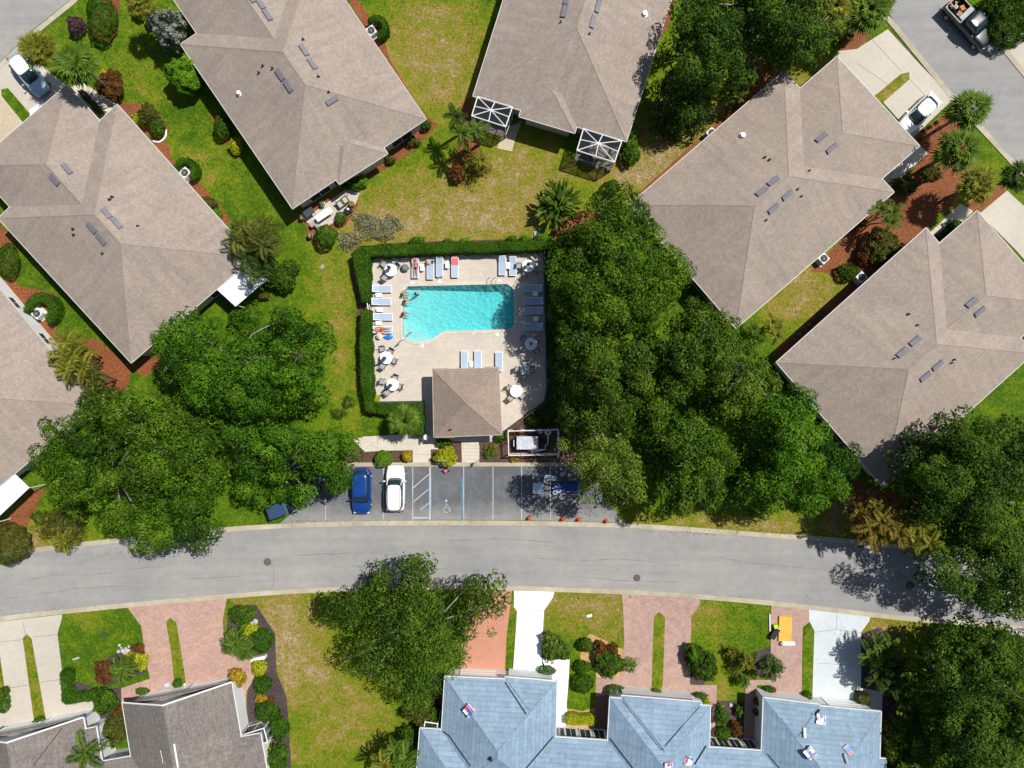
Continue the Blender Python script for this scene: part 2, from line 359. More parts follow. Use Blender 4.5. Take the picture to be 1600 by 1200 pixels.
def palm(px, py, r, h, kind, leaf, label, n=None, group='palms', lean=(0, 0), name='palm_tree', droop=.45, cat='palm tree', heads=1):
    """kind 'fan' or 'feather'; r = crown radius in photo pixels"""
    X, Y = G(px, py, h); rr = r / 16.0; bx, by = X - lean[0], Y - lean[1]
    t = thing(name, (bx, by, 0), label, cat, group); P = []; N = []; A = []; Sz = []; T = []; ra = MB()
    hs = [(X, Y, h)] if heads == 1 else [(X + math.cos(k * 2.4) * rr * .5 * math.sqrt((k + .3) / heads), Y + math.sin(k * 2.4) * rr * .5 * math.sqrt((k + .3) / heads), h * random.uniform(.75, 1.1)) for k in range(heads)]
    fr = rr if heads == 1 else rr * .62
    for (hx, hy, hz) in hs:
        nf = n or (26 if kind == 'fan' else 15)
        if heads > 1 and not n: nf = 9
        for k in range(nf):
            a = k * 2.39996 + random.uniform(-.2, .2); u = (k + .5) / nf; el = R(68 - 85 * u); ln_ = fr * random.uniform(.85, 1.08) * (.55 + .45 * u ** .5)
            tt = .5 + random.gauss(0, .14) - .12 * u
            ca, sa = math.cos(a), math.sin(a)
            if kind == 'fan':
                pl = ln_ * .5; c = Vector((hx + ca * pl * math.cos(el), hy + sa * pl * math.cos(el), hz + pl * math.sin(el)))
                ra.tube([(hx, hy, hz - .1), c], [.03, .018], 4)
                nb = 17; bl = ln_ * .58
                for j in range(nb):
                    b = (j / (nb - 1) - .5) * R(235); e2 = el - .25 - .15 * abs(b)
                    dx = Vector((ca * math.cos(e2), sa * math.cos(e2), math.sin(e2))); sd = Vector((-sa, ca, -.12)); dr = (dx * math.cos(b) + sd * math.sin(b)).normalized()
                    dr.z -= droop * .35; l = bl * (1 - .18 * abs(b) / 2) * random.uniform(.9, 1.08)
                    P.append(c + dr * l * .5); A.append(dr); N.append(dx.cross(sd) + Vector((random.gauss(0, .35), random.gauss(0, .35), .3))); Sz.append(l); T.append(tt + random.gauss(0, .12))
            else:
                pts = []; segs = 9; p = Vector((hx, hy, hz)); e_ = el
                for s_ in range(segs + 1):
                    pts.append(p.copy()); p = p + Vector((ca * math.cos(e_), sa * math.cos(e_), math.sin(e_))) * ln_ / segs; e_ -= droop * (.10 + .35 * s_ / segs)
                    a += random.uniform(-.02, .02); ca, sa = math.cos(a), math.sin(a)
                ra.tube(pts, [.03 * (1 - .8 * i / segs) for i in range(segs + 1)], 4)
                for i in range(1, segs + 1):
                    for hf in (0, .33, .66):
                        q = pts[i - 1].lerp(pts[i], hf); u2 = (i - 1 + hf) / segs; tg = (pts[i] - pts[i - 1]).normalized(); l = ln_ * .30 * math.sin(math.pi * min(.97, .18 + .8 * u2)) ** .6
                        for sg in (-1, 1):
                            sd = Vector((-sa, ca, 0)) * sg; dr = (sd * .85 + tg * .62 + Vector((0, 0, -.28))).normalized()
                            P.append(q + dr * l * .5); A.append(dr); N.append(Vector((random.gauss(0, .3), random.gauss(0, .3), 1)) - sd * .3); Sz.append(l); T.append(tt + random.gauss(0, .1))
    o = leafmesh('fronds', np.array(P), np.array(N), np.array(Sz), np.array(T), L[leaf], t, aspect=.15 if kind == 'fan' else .16, along=np.array(A))
    ra.build('frond_stalks', L[leaf], t)
    tb = MB()
    for (hx, hy, hz) in hs: tb.tube([(bx + (hx - bx) * .25, by + (hy - by) * .25, -.1), (bx + (hx - bx) * .6, by + (hy - by) * .6, hz * .5), (hx, hy, hz)], [.17 if heads == 1 else .07, .14 if heads == 1 else .05, .12 if heads == 1 else .04], 8)
    tb.build('trunk', palmbark, t, smooth=True); return t
# ------------------------------------------------------------ surface materials
M = {}
M['deck'] = tilemat('deck_pavers', (.56, .50, .43), (.48, .43, .37), .42, .21, var=.04, gs=4, gv=.1, bmp=.15)
M['coping'] = nmat('pool_coping', (.62, .54, .45), .08, 3)
M['conc'] = nmat('concrete', (.53, .485, .41), .05, 2.5, .15, .1, stain=.18, stainc=(.40, .37, .31), bmp=.12)
M['concw'] = nmat('white_painted_concrete', (.80, .83, .84), .03, 2.5, .3, .05, stain=.12, stainc=(.60, .64, .66), bmp=.08)
M['concg'] = nmat('grey_white_concrete', (.56, .61, .64), .04, 2.5, .3, .07, stain=.15, stainc=(.45, .49, .51), bmp=.08)
M['walk'] = nmat('walkway_concrete', (.60, .55, .46), .06, 3, .3, .1, stain=.2, stainc=(.42, .40, .33), bmp=.12)
M['tandrive'] = nmat('aggregate_concrete', (.52, .43, .31), .14, 5, .3, .1)
M['kerb'] = nmat('kerb_concrete', (.50, .45, .34), .10, 1.6, .22, .22, stain=.45, stainc=(.30, .26, .13))
M['pav1'] = tilemat('pink_pavers', (.47, .30, .245), (.38, .27, .22), .24, .12, var=.13, rot=R(8), gs=1.6, gv=.13)
M['pav2'] = tilemat('rose_pavers', (.42, .28, .235), (.34, .24, .20), .22, .22, var=.1, offset=0, rot=R(3), gs=1.3, gv=.14)
M['orange'] = nmat('terracotta_painted_concrete', (.52, .25, .165), .05, 2, .2, .1)
M['dkbrown'] = tilemat('brown_pavers', (.20, .11, .085), (.13, .08, .07), .22, .22, var=.1, offset=0)
M['park'] = nmat('parking_asphalt', (.125, .131, .145), .16, 9, .16, .12, stain=.55, stainc=(.20, .20, .195), bmp=.25)
M['road'] = None
def _worn():
    m = M['park']; nt, ln, b = nodes(m); old = b.inputs['Base Color'].links[0].from_socket; g = nt.new('ShaderNodeNewGeometry').outputs['Position']
    sx = nt.new('ShaderNodeSeparateXYZ'); ln.new(g, sx.inputs[0]); mr = nt.new('ShaderNodeMapRange'); mr.inputs[1].default_value = -11.4; mr.inputs[2].default_value = -13.2; ln.new(sx.outputs[1], mr.inputs[0])
    nn = noise(nt, ln, g, .9, 5, .7); a = nt.new('ShaderNodeMath'); a.operation = 'MULTIPLY_ADD'; ln.new(nn, a.inputs[0]); a.inputs[1].default_value = 1.6; a.inputs[2].default_value = -.8
    c = nt.new('ShaderNodeMath'); c.operation = 'ADD'; c.use_clamp = True; ln.new(a.outputs[0], c.inputs[0]); ln.new(mr.outputs[0], c.inputs[1])
    ln.new(mix(nt, ln, c.outputs[0], old, (.25, .25, .235)), b.inputs['Base Color'])
_worn()
M['mulchr'] = nmat('red_mulch', (.245, .078, .028), .5, 7, .4, .2, bmp=.8, c2=(.42, .17, .075))
M['mulchb'] = nmat('brown_mulch', (.115, .062, .042), .5, 7, .4, .2, bmp=.8, c2=(.21, .13, .095))
M['mulchd'] = nmat('dark_mulch', (.075, .055, .055), .4, 7, .4, .2, bmp=.8, c2=(.15, .115, .11))
M['gravel'] = nmat('tan_gravel', (.50, .31, .12), .25, 9, .5, .1, bmp=.7, c2=(.75, .52, .27))
M['rock'] = nmat('pale_rock', (.50, .48, .46), .25, 5)
M['white'] = mat('white_metal', (.82, .83, .83), .4, .4); M['whitew'] = nmat('white_wall_stucco', (.74, .76, .76), .04, 6, bmp=.1)
M['cream'] = nmat('cream_wall_stucco', (.60, .54, .44), .05, 6, bmp=.1)
M['glass'] = mat('window_glass', (.03, .045, .05), .08, .8); M['black'] = mat('black_plastic', (.02, .02, .022), .5)
M['trim'] = mat('eave_trim', (.60, .60, .58), .5)
M['grey'] = mat('grey_plastic', (.30, .31, .32), .5); M['dark'] = mat('dark_grey_metal', (.06, .06, .07), .5)
M['vent'] = nmat('vent_metal', (.20, .19, .215), .1, 4, rough=.6); M['blackfelt'] = mat('black_felt', (.018, .022, .03), .9)
M['paint'] = nmat('white_line_paint', (.50, .51, .51), .2, 6, stain=.8, stainc=(.25, .25, .26)); M['bluepaint'] = nmat('blue_line_paint', (.10, .23, .36), .12, 6, stain=.7, stainc=(.12, .13, .16))
M['iron'] = nmat('cast_iron', (.12, .11, .10), .2, 12, bmp=.6); M['alu'] = mat('brushed_aluminium', (.55, .57, .58), .35, .5, .6)
M['sling'] = nmat('pale_blue_sling', (.40, .49, .62), .04, 8, bmp=.1); M['chairs'] = nmat('grey_sling', (.34, .36, .36), .05, 8)
M['navy'] = mat('navy_canvas', (.055, .085, .17), .85); M['beigec'] = mat('beige_canvas', (.55, .50, .38), .85)
def roadmat():
    m = mat('weathered_asphalt', (.32, .32, .31), .9, .2); nt, ln, b = nodes(m)
    g = nt.new('ShaderNodeNewGeometry').outputs['Position']
    mp = nt.new('ShaderNodeMapping'); mp.inputs['Scale'].default_value = (.09, .9, 1); mp.inputs['Rotation'].default_value = (0, 0, R(3)); ln.new(g, mp.inputs[0])
    st = noise(nt, ln, mp.outputs[0], 1.0, 5, .65); f = noise(nt, ln, g, 14, 4, .7); k = noise(nt, ln, g, .13, 4, .6); q = noise(nt, ln, g, 1.1, 4, .7)
    c = ramp(nt, ln, f, [(.3, (.26, .26, .255)), (.7, (.36, .355, .34))])
    c = mix(nt, ln, 1.0, c, ramp(nt, ln, st, [(.25, (.84, .84, .85)), (.7, (1.06, 1.05, 1.03))]), 'MULTIPLY')
    c = mix(nt, ln, 1.0, c, ramp(nt, ln, k, [(.3, (.84, .86, .88)), (.7, (1.08, 1.06, 1.03))]), 'MULTIPLY')
    c = mix(nt, ln, 1.0, c, ramp(nt, ln, q, [(.35, (.93, .93, .93)), (.65, (1.04, 1.04, 1.04))]), 'MULTIPLY')
    ln.new(c, b.inputs['Base Color']); bump(nt, ln, b, f, .25, .02); return m
M['road'] = roadmat()
M['roof'] = tilemat('tan_shingles', (.335, .280, .240), (.275, .228, .195), .33, .19, uv=True, var=.10, mort=.02, bmp=.4, big=.35, gs=7, gv=.15)
M['roofb'] = tilemat('brown_shingles', (.335, .265, .22), (.24, .19, .155), .23, .17, uv=True, var=.10, mort=.03, bmp=.5, big=.6, gs=6, gv=.2)
M['roofg'] = tilemat('grey_shingles', (.205, .185, .168), (.14, .125, .115), .9, .15, uv=True, var=.12, mort=.02, bmp=.4, big=.25, gs=4, gv=.3)
M['under'] = tilemat('blue_underlayment', (.235, .33, .43), (.12, .20, .30), 2.6, .42, uv=True, var=.08, mort=.018, bmp=.15, big=.25, gs=2.5, gv=.16)
M['valley'] = nmat('dark_valley', (.11, .10, .095), .2, 4)
M['panel'] = tilemat('white_roof_panels', (.80, .83, .85), (.66, .70, .74), 20, 1.15, uv=True, var=.01, mort=.02, gs=1, gv=.03, bmp=.2)
# lawn: green and dry colours by a painted-on dryness attribute (which parts of the lawn are parched)
def lawnmat():
    m = mat('lawn_grass', (.12, .2, .02), .9, .15); nt, ln, b = nodes(m)
    g = nt.new('ShaderNodeNewGeometry').outputs['Position']; a = nt.new('ShaderNodeAttribute'); a.attribute_name = 'dry'
    f = noise(nt, ln, g, 3.2, 8, .85); f2 = noise(nt, ln, g, .62, 6, .75); f3 = noise(nt, ln, g, 8, 5, .9)
    def math_(op, x, y):
        n = nt.new('ShaderNodeMath'); n.operation = op
        for i, v in enumerate((x, y)):
            if hasattr(v, 'links'): ln.new(v, n.inputs[i])
            else: n.inputs[i].default_value = v
        return n.outputs[0]
    d = math_('ADD', a.outputs['Fac'], math_('MULTIPLY', math_('SUBTRACT', f2, .5), 1.5)); d = math_('ADD', d, math_('MULTIPLY', math_('SUBTRACT', f, .5), 2.4))
    c = ramp(nt, ln, d, [(.0, (.045, .105, .003)), (.25, (.098, .172, .004)), (.47, (.180, .190, .010)), (.62, (.255, .180, .035)), (.8, (.30, .225, .105)), (1.0, (.42, .34, .23))])
    c = mix(nt, ln, 1.0, c, ramp(nt, ln, f3, [(.34, (.42, .45, .48)), (.66, (1.5, 1.48, 1.45))]), 'MULTIPLY')
    ln.new(c, b.inputs['Base Color']); bump(nt, ln, b, f3, .9, .06); return m
M['lawn'] = lawnmat()

# ------------------------------------------------------------ the ground
DRY = [(680, 55, 75, 75, .5), (700, 140, 60, 60, .38), (620, 90, 50, 60, .2), (640, 300, 120, 50, .32), (760, 330, 100, 45, .48), (820, 260, 60, 50, .55), (700, 350, 110, 25, .45), (590, 360, 50, 30, .45),
 (1030, 230, 70, 50, .75), (1180, 200, 60, 40, .5), (1000, 290, 60, 40, .6), (520, 420, 40, 60, .22), (535, 550, 22, 90, .35), (505, 460, 30, 40, .15), (225, 130, 30, 40, .25), (300, 240, 45, 15, .3), (330, 275, 30, 20, .3),
 (1270, 440, 70, 60, .55), (1240, 470, 40, 40, .35), (430, 960, 70, 60, .58), (440, 1010, 50, 50, .62), (470, 1060, 40, 30, .5), (540, 1080, 60, 60, .22), (560, 1130, 60, 60, .3), (500, 1150, 60, 60, .12), (130, 962, 30, 15, .35), (450, 1180, 50, 30, .25),
 (860, 960, 60, 40, .34), (950, 960, 40, 50, .45), (890, 940, 60, 12, .4), (1090, 960, 25, 25, .5), (1150, 960, 60, 50, .12), (1120, 1090, 35, 60, .4), (1390, 985, 60, 22, .4), (1360, 1010, 40, 40, .5), (1040, 815, 250, 14, .45), (1230, 825, 60, 14, .5),
 (60, 830, 50, 30, .55), (100, 850, 50, 18, .5), (50, 110, 80, 40, .2), (200, 30, 60, 60, .1), (1180, 140, 120, 90, .4), (1530, 330, 60, 60, .4), (120, 290, 30, 30, .1), (560, 640, 25, 25, .1), (1320, 800, 40, 40, .5), (1440, 400, 30, 20, .3)]
def lawn():
    xs = np.concatenate([[-900, -300, -120, -75], np.arange(-56, 56.1, .7), [75, 120, 300, 900]]); ys = np.concatenate([[-900, -300, -120, -60], np.arange(-42, 42.1, .7), [60, 120, 300, 900]])
    nx, ny = len(xs), len(ys); X, Y = np.meshgrid(xs, ys); co_ = np.stack([X, Y, np.zeros_like(X)], -1).reshape(-1, 3)
    px = 800 + X * 16; py = 600 - Y * 16; d = np.full(X.shape, .10)
    for a, b, c, e, w in DRY: d += w * np.exp(-((px - a) / c) ** 2 * .7 - ((py - b) / e) ** 2 * .7)
    x0, y0 = G(627, 541); x1, y1 = G(806, 438)
    fs = []
    for j in range(ny - 1):
        for i in range(nx - 1):
            if xs[i] >= x0 - .9 and xs[i + 1] <= x1 + .9 and ys[j] >= y0 - .9 and ys[j + 1] <= y1 + .9: continue
            fs.append((j * nx + i, j * nx + i + 1, (j + 1) * nx + i + 1, (j + 1) * nx + i))
    me = bpy.data.meshes.new('lawn'); me.from_pydata(co_.tolist(), [], fs); me.update()
    at = me.attributes.new('dry', 'FLOAT', 'POINT'); at.data.foreach_set('value', np.clip(np.where(d > .5, .5 + (d - .5) * .35, d), 0, 1).ravel().astype(np.float32))
    me.materials.append(M['lawn']); o = bpy.data.objects.new('lawn', me); C.objects.link(o); tag(o, 'green and parched yellow grass between the houses', None, None, 'structure')
lawn()
def sheet(name, poly, z, m, th=.0, label=None):
    mb = MB(); pts = GP(poly)
    if th: mb.prism(pts, z - th, z)
    else:
        a = sum(pts[i][0] * pts[(i + 1) % len(pts)][1] - pts[(i + 1) % len(pts)][0] * pts[i][1] for i in range(len(pts)))
        if a < 0: pts = pts[::-1]
        mb.add([(x, y, z) for x, y in pts], [tuple(range(len(pts)))])
    o = mb.build(name, m); return tag(o, label, None, None, 'structure')
def lawnpatch(poly, z=.045, dry=.3, name='grass_strip'):
    o = sheet(name, poly, z, M['lawn'], .05); at = o.data.attributes.new('dry', 'FLOAT', 'POINT'); at.data.foreach_set('value', [dry] * len(o.data.vertices)); return o
def smooth_line(p, n=6):
    out = []
    for i in range(len(p) - 1):
        p0, p1, p2, p3 = p[max(i - 1, 0)], p[i], p[i + 1], p[min(i + 2, len(p) - 1)]
        for k in range(n):
            t = k / n; out.append(tuple(.5 * (2 * p1[j] + (p2[j] - p0[j]) * t + (2 * p0[j] - 5 * p1[j] + 4 * p2[j] - p3[j]) * t * t + (3 * p1[j] - p0[j] - 3 * p2[j] + p3[j]) * t ** 3) for j in (0, 1)))
    return out + [p[-1]]
topl = smooth_line([(-400, 960), (-150, 897), (0, 872), (40, 865), (175, 849), (330, 833), (450, 825), (600, 821), (800, 821), (950, 824), (1050, 829), (1200, 840), (1325, 849), (1480, 868), (1620, 888), (2000, 950)])
botl = smooth_line([(-400, 1050), (-150, 987), (0, 963), (175, 944), (400, 924), (525, 917), (700, 913), (800, 915), (975, 921), (1100, 929), (1200, 938), (1300, 949), (1412, 962), (1560, 974), (1700, 992), (2000, 1040)])
sheet('road', topl + botl[::-1], .012, M['road'], label='curving grey asphalt street')
def strip(name, line, off, z, m, th, label=None):
    """raised strip beside a polyline, off = signed width in photo px"""
    rl = []
    for i, (x, y) in enumerate(line):
        a, b = line[max(i - 1, 0)], line[min(i + 1, len(line) - 1)]; dx, dy = b[0] - a[0], b[1] - a[1]; l = math.hypot(dx, dy)
        rl.append((x - dy / l * off, y + dx / l * off))
    return sheet(name, line + rl[::-1], z, m, th, label)
strip('kerb', topl, -7.5, .07, M['kerb'], .1, 'stained concrete kerb on the pool side of the street')
strip('kerb', botl, 7.5, .07, M['kerb'], .1, 'stained concrete kerb on the driveway side of the street')
M['crack'] = nmat('road_crack', (.13, .13, .13), .3, 5)
def crack(pts, w=.035):
    mb = MB(); P = [Vector(G(x + random.uniform(-.6, .6), y + random.uniform(-.6, .6))) for x, y in smooth_line(pts, 8)]
    for i in range(len(P) - 1):
        d = (P[i + 1] - P[i]).normalized(); n = Vector((-d.y, d.x)) * w / 2 * random.uniform(.3, 1.2); mb.add([(*(P[i] - n), .0165), (*(P[i + 1] - n), .0165), (*(P[i + 1] + n), .0165), (*(P[i] + n), .0165)], [(0, 1, 2, 3)])
    tag(mb.build('road_crack', M['crack']), None, None, None, 'structure')
for p in ([(427, 870), (428, 895), (427, 921)], [(50, 905), (90, 898), (130, 900), (200, 890), (260, 884)], [(460, 868), (560, 864), (640, 868)], [(840, 872), (900, 876), (980, 874), (1060, 884)], [(1120, 870), (1180, 880), (1290, 890)], [(545, 880), (600, 890), (700, 888)], [(300, 905), (380, 900)], [(900, 900), (960, 906), (1060, 910)], [(10, 935), (120, 920), (200, 915)], [(1400, 60), (1450, 110), (1500, 180)], [(700, 845), (790, 842), (870, 848)]): crack(p)
# side streets
sheet('road', [(-200, -200), (300, -200), (110, 0), (52, 46), (0, 97), (-200, 300)], .012, M['road'])
strip('kerb', [(300, -200), (112, 0), (54, 47), (0, 99), (-200, 302)], -8, .07, M['kerb'], .1)
trl = [(1180, -235), (1366, 0), (1397, 35), (1490, 149), (1585, 252), (1680, 350), (1850, 520)]; trr = [(1250, -300), (1497, 0), (1547, 57), (1600, 122), (1680, 215), (1900, 460)]
sheet('road', trl + trr[::-1], .012, M['road'])
strip('kerb', trl, 8, .07, M['kerb'], .1); strip('kerb', trr, -8, .07, M['kerb'], .1)
# parking
PK = [(438, 817), (455, 803), (500, 740), (520, 728), (905, 728), (948, 776), (974, 818)]
sheet('parking_lot', PK + smooth_line([(974, 816), (800, 812.5), (600, 813), (438, 818)])[1:-1], .02, M['park'], label='dark parking bay strip between pool walk and street')
sheet('kerb', [(540, 722.5), (905, 722.5), (905, 728.5), (540, 729)], .11, M['kerb'], .12)
for x in (509, 599.5, 645, 724.6, 770.3, 815, 860): 
    y0 = 781 if x == 509 else 729; sheet('parking_line', [(x - .6, y0), (x + .6, y0), (x + .6, 812), (x - .6, 812)], .026, M['paint'])
for x, w, m in ((672, 1.3, 'paint'), (674.2, .9, 'bluepaint'), (722.3, 1.3, 'bluepaint')):
    sheet('parking_line', [(x - w, 729 if m == 'paint' else 745), (x + w, 729 if m == 'paint' else 745), (x + w, 812), (x - w, 812)], .0265, M[m])
for a, b in (((646, 762), (670, 741)), ((646, 784), (670, 764)), ((656, 797), (670, 786)), ((646, 809), (670, 809))):
    sheet('parking_line', [(a[0], a[1] - .9), (b[0], b[1] - .9), (b[0], b[1] + .9), (a[0], a[1] + .9)], .026, M['paint'])
# accessible-parking symbol: head, back, wheel arc, leg (painted, a little proud)
def symbol():
    mb = MB(); c = G(697.5, 794)
    def seg(a, b, w=.05):
        ax, ay = c[0] + a[0], c[1] + a[1]; bx, by = c[0] + b[0], c[1] + b[1]; d = math.hypot(bx - ax, by - ay); nx, ny = (by - ay) / d * w / 2, -(bx - ax) / d * w / 2
        mb.add([(ax + nx, ay + ny, 0.027), (bx + nx, by + ny, .027), (bx - nx, by - ny, .027), (ax - nx, ay - ny, .027)], [(0, 1, 2, 3)])
    k = [(math.cos(t) * .27, math.sin(t) * .27 - .15) for t in np.linspace(R(110), R(380), 14)]
    for i in range(13): seg(k[i], k[i + 1])
    seg((-.02, .5), (-.02, .05), .07); seg((-.02, .08), (.3, .05), .06); seg((.3, .05), (.42, -.35), .06); seg((-.02, .33), (.22, .3), .05)
    mb.add([(c[0] - .02 + .12 * math.cos(t), c[1] + .72 + .12 * math.sin(t), .027) for t in np.linspace(0, 6.28, 13)[:-1]], [tuple(range(12))])
    tag(mb.build('painted_wheelchair_symbol', M['paint']), 'worn white wheelchair symbol painted in the accessible bay', None, None, 'structure')
symbol()
# walks and beds near the pool house
sheet('mulch_bed', [(545, 700), (645, 700), (645, 723), (540, 723)], .03, M['mulchb'], .03)
sheet('mulch_bed', [(672, 690), (722, 680), (722, 723), (672, 723)], .03, M['mulchb'], .03)
sheet('mulch_bed', [(747, 672), (790, 668), (850, 618), (858, 395), (872, 395), (880, 600), (912, 690), (906, 723), (747, 723)], .03, M['mulchb'], .03)
sheet('mulch_bed', [(556, 386), (640, 378), (862, 372), (868, 395), (858, 399), (580, 404), (583, 480), (587, 628), (662, 626), (664, 684), (640, 684), (638, 656), (575, 650), (560, 600), (558, 480), (548, 430)], .03, M['mulchb'], .03)
sheet('path', [(551, 687), (570, 682), (600, 680.5), (640, 678), (665, 680), (690, 684), (685, 702), (673, 702), (673, 728), (645, 728), (645, 703.5), (600, 704), (571, 706)], .055, M['walk'], .06, 'pale concrete walk from the parking bays')
sheet('path', [(720.5, 676), (745, 676), (749, 697), (749, 728), (722, 728)], .0555, M['walk'], .06)
# red mulch beds beside the houses
BEDS = [('r', [(181, 158), (190, 172), (242, 222), (262, 212), (262, 196), (240, 165), (200, 160)]), ('r', [(238, 222), (262, 222), (268, 250), (308, 262), (312, 285), (352, 330), (360, 350), (345, 352)]), ('r', [(134, 50), (150, 66), (170, 68), (184, 55), (188, -20), (180, -20), (136, 30)]),
 ('r', [(270, 60), (285, 60), (300, 85), (278, 75)]), ('r', [(328, 180), (344, 178), (368, 225), (375, 250), (345, 215)]), ('r', [(545, 0), (560, 0), (600, 60), (608, 90), (598, 92)]), ('r', [(600, 92), (608, 92), (660, 175), (685, 195), (640, 240), (560, 290), (555, 280), (640, 215), (658, 190)]),
 ('r', [(455, 345), (470, 330), (545, 290), (560, 320), (540, 352), (520, 362), (500, 380), (478, 376), (480, 350)]), ('r', [(722, 160), (736, 152), (742, 195), (752, 225), (742, 270), (722, 290), (705, 280), (712, 240)]), ('r', [(975, 225), (990, 200), (1008, 200), (985, 250), (968, 262)]),
 ('r', [(1000, 300), (1010, 290), (1100, 210), (1130, 180), (1150, 120), (1200, 90), (1230, 105), (1225, 112), (1020, 298)]), ('r', [(1010, 0), (1040, -40), (1065, -40), (1045, 40), (1015, 80), (985, 210), (975, 215)]),
 ('r', [(1312, 92), (1312, 60), (1350, 45), (1362, 55), (1338, 78)]), ('r', [(1425, 215), (1476, 176), (1500, 190), (1520, 270), (1480, 330), (1400, 330), (1395, 300), (1448, 240)]), ('r', [(1395, 300), (1480, 310), (1450, 360), (1400, 400), (1350, 440), (1215, 560), (1212, 545), (1330, 440), (1290, 425), (1265, 425), (1330, 360)]),
 ('r', [(1535, 328), (1572, 298), (1560, 285), (1500, 330), (1530, 330)]), ('r', [(-20, 330), (20, 372), (30, 395), (25, 440), (30, 448), (45, 450), (88, 458), (92, 490), (85, 530), (60, 505), (-20, 440)]), ('r', [(85, 530), (150, 530), (205, 572), (200, 610), (110, 640), (70, 530)]),
 ('r', [(-20, 860), (0, 820), (50, 765), (70, 765), (40, 828), (20, 870)]), ('r', [(205, 572), (245, 545), (250, 570), (225, 590)]), ('r', [(862, 355), (900, 330), (950, 330), (935, 380), (870, 380)]), ('r', [(1330, 745), (1380, 770), (1440, 760), (1440, 848), (1400, 846), (1345, 838), (1325, 800)])]
for k, p in BEDS: sheet('mulch_bed', p, .02 + .0007 * (BEDS.index((k, p)) % 8), M['mulchr'], .03)
# driveways, bottom row
sheet('driveway', [(-60, 976), (0, 971), (97, 960), (97, 966), (90, 990), (97, 1047), (103, 1098), (146, 1095), (157, 1140), (140, 1150), (140, 1180), (-80, 1180)], .05, M['conc'], .06, 'wide cream concrete driveway at bottom left')
for p in ([(36, 997), (42, 990), (50, 998), (68, 1100), (72, 1122), (54, 1128)], [(-20, 1000), (0, 1020), (8, 1075), (10, 1100), (-20, 1100)]): lawnpatch(p, .058, .42)
sheet('driveway', [(200, 949.5), (355, 934), (348, 970), (352, 1020), (392, 1025), (398, 1060), (385, 1080), (385, 1135), (375, 1150), (190, 1150), (190, 1075), (235, 1060), (230, 1040), (221, 978)], .05, M['pav1'], .06, 'pink paver driveway split by a grass strip')
lawnpatch([(260, 972), (266, 965), (276, 972), (290, 1060), (289, 1078), (274, 1078), (268, 1020)], .058, .33)
sheet('driveway', [(735, 924), (800, 922), (791, 1000), (788, 1075), (715, 1075), (720, 1020)], .05, M['orange'], .06, 'terracotta coloured driveway partly under the oak')
sheet('driveway', [(803, 923), (866, 924), (864, 933), (850, 954), (846, 1028), (890, 1030), (887, 1100), (882, 1150), (862, 1150), (866, 1060), (866, 1075), (800, 1075), (808, 955), (803, 948)], .051, M['concw'], .06, 'bright white concrete driveway and side walk')
sheet('driveway', [(971, 928), (1093, 936), (1094, 944), (1080, 962), (1078, 1060), (1078, 1070), (1120, 1070), (1116, 1180), (1100, 1180), (1098, 1120), (930, 1120), (931, 1060), (970, 1058), (975, 1000), (973, 945)], .05, M['pav2'], .06, 'rose paver driveway with a grass island')
lawnpatch([(1022, 963), (1030, 956), (1039, 964), (1036, 1060), (1034, 1078), (1018, 1076), (1020, 1000)], .058, .38)
lawnpatch([(890, 1040), (893, 1030), (931, 1040), (931, 1095), (925, 1106), (910, 1111), (885, 1106)], .058, .22)
sheet('path', [(930, 1088), (953, 1085), (952, 1160), (928, 1160)], .056, M['dkbrown'], .06)
sheet('path', [(1165, 1062), (1207, 1062), (1207, 1070), (1182, 1070), (1182, 1180), (1160, 1180)], .0505, M['pav2'], .06)
sheet('driveway', [(1205, 944), (1264, 951), (1264, 972), (1254, 980), (1252, 1115), (1205, 1115), (1204, 1000)], .05, M['pav2'], .06, 'brown paver driveway with roofing supplies')
sheet('driveway', [(1264, 951), (1360, 961), (1358, 970), (1345, 988), (1345, 1075), (1378, 1080), (1378, 1130), (1268, 1120), (1272, 985), (1264, 970)], .051, M['concg'], .06, 'pale blue white concrete driveway beside the dark trees')
lawnpatch([(1255, 984), (1264, 975), (1271, 984), (1269, 1098), (1252, 1098)], .058, .25)
sheet('mulch_bed', [(908, 1002), (922, 990), (940, 998), (975, 1015), (972, 1058), (905, 1060)], .03, M['gravel'], .03); sheet('mulch_bed', [(884, 1108), (930, 1106), (930, 1150), (882, 1150)], .031, M['gravel'], .03)
sheet('mulch_bed', [(105, 1060), (150, 1075), (190, 1075), (192, 1130), (150, 1130), (150, 1095), (106, 1098)], .03, M['mulchd'], .03); sheet('mulch_bed', [(147, 1050), (155, 1035), (185, 1020), (215, 1005), (228, 1010), (230, 1050), (170, 1072)], .031, M['mulchd'], .03)
sheet('mulch_bed', [(357, 960), (365, 945), (400, 945), (430, 990), (432, 1050), (448, 1090), (452, 1150), (455, 1200), (450, 1260), (385, 1260), (386, 1090), (395, 1030), (350, 1020)], .032, M['mulchd'], .03)
sheet('mulch_bed', [(1118, 1095), (1165, 1095), (1162, 1180), (1116, 1180)], .03, M['mulchd'], .03); sheet('mulch_bed', [(1072, 1015), (1085, 1005), (1110, 1020), (1100, 1072), (1078, 1068)], .031, M['mulchd'], .03); sheet('mulch_bed', [(1180, 1018), (1204, 1010), (1204, 1060), (1180, 1055)], .032, M['mulchd'], .03)
sheet('mulch_bed', [(845, 990), (860, 985), (880, 1000), (870, 1030), (846, 1028)], .033, M['mulchd'], .03); sheet('mulch_bed', [(1345, 990), (1375, 980), (1400, 1010), (1400, 1130), (1378, 1180), (1378, 1080), (1345, 1075)], .03, M['mulchd'], .03)
sheet('mulch_bed', [(676, 1090), (696, 1060), (695, 1170), (672, 1170)], .031, M['mulchb'], .03)
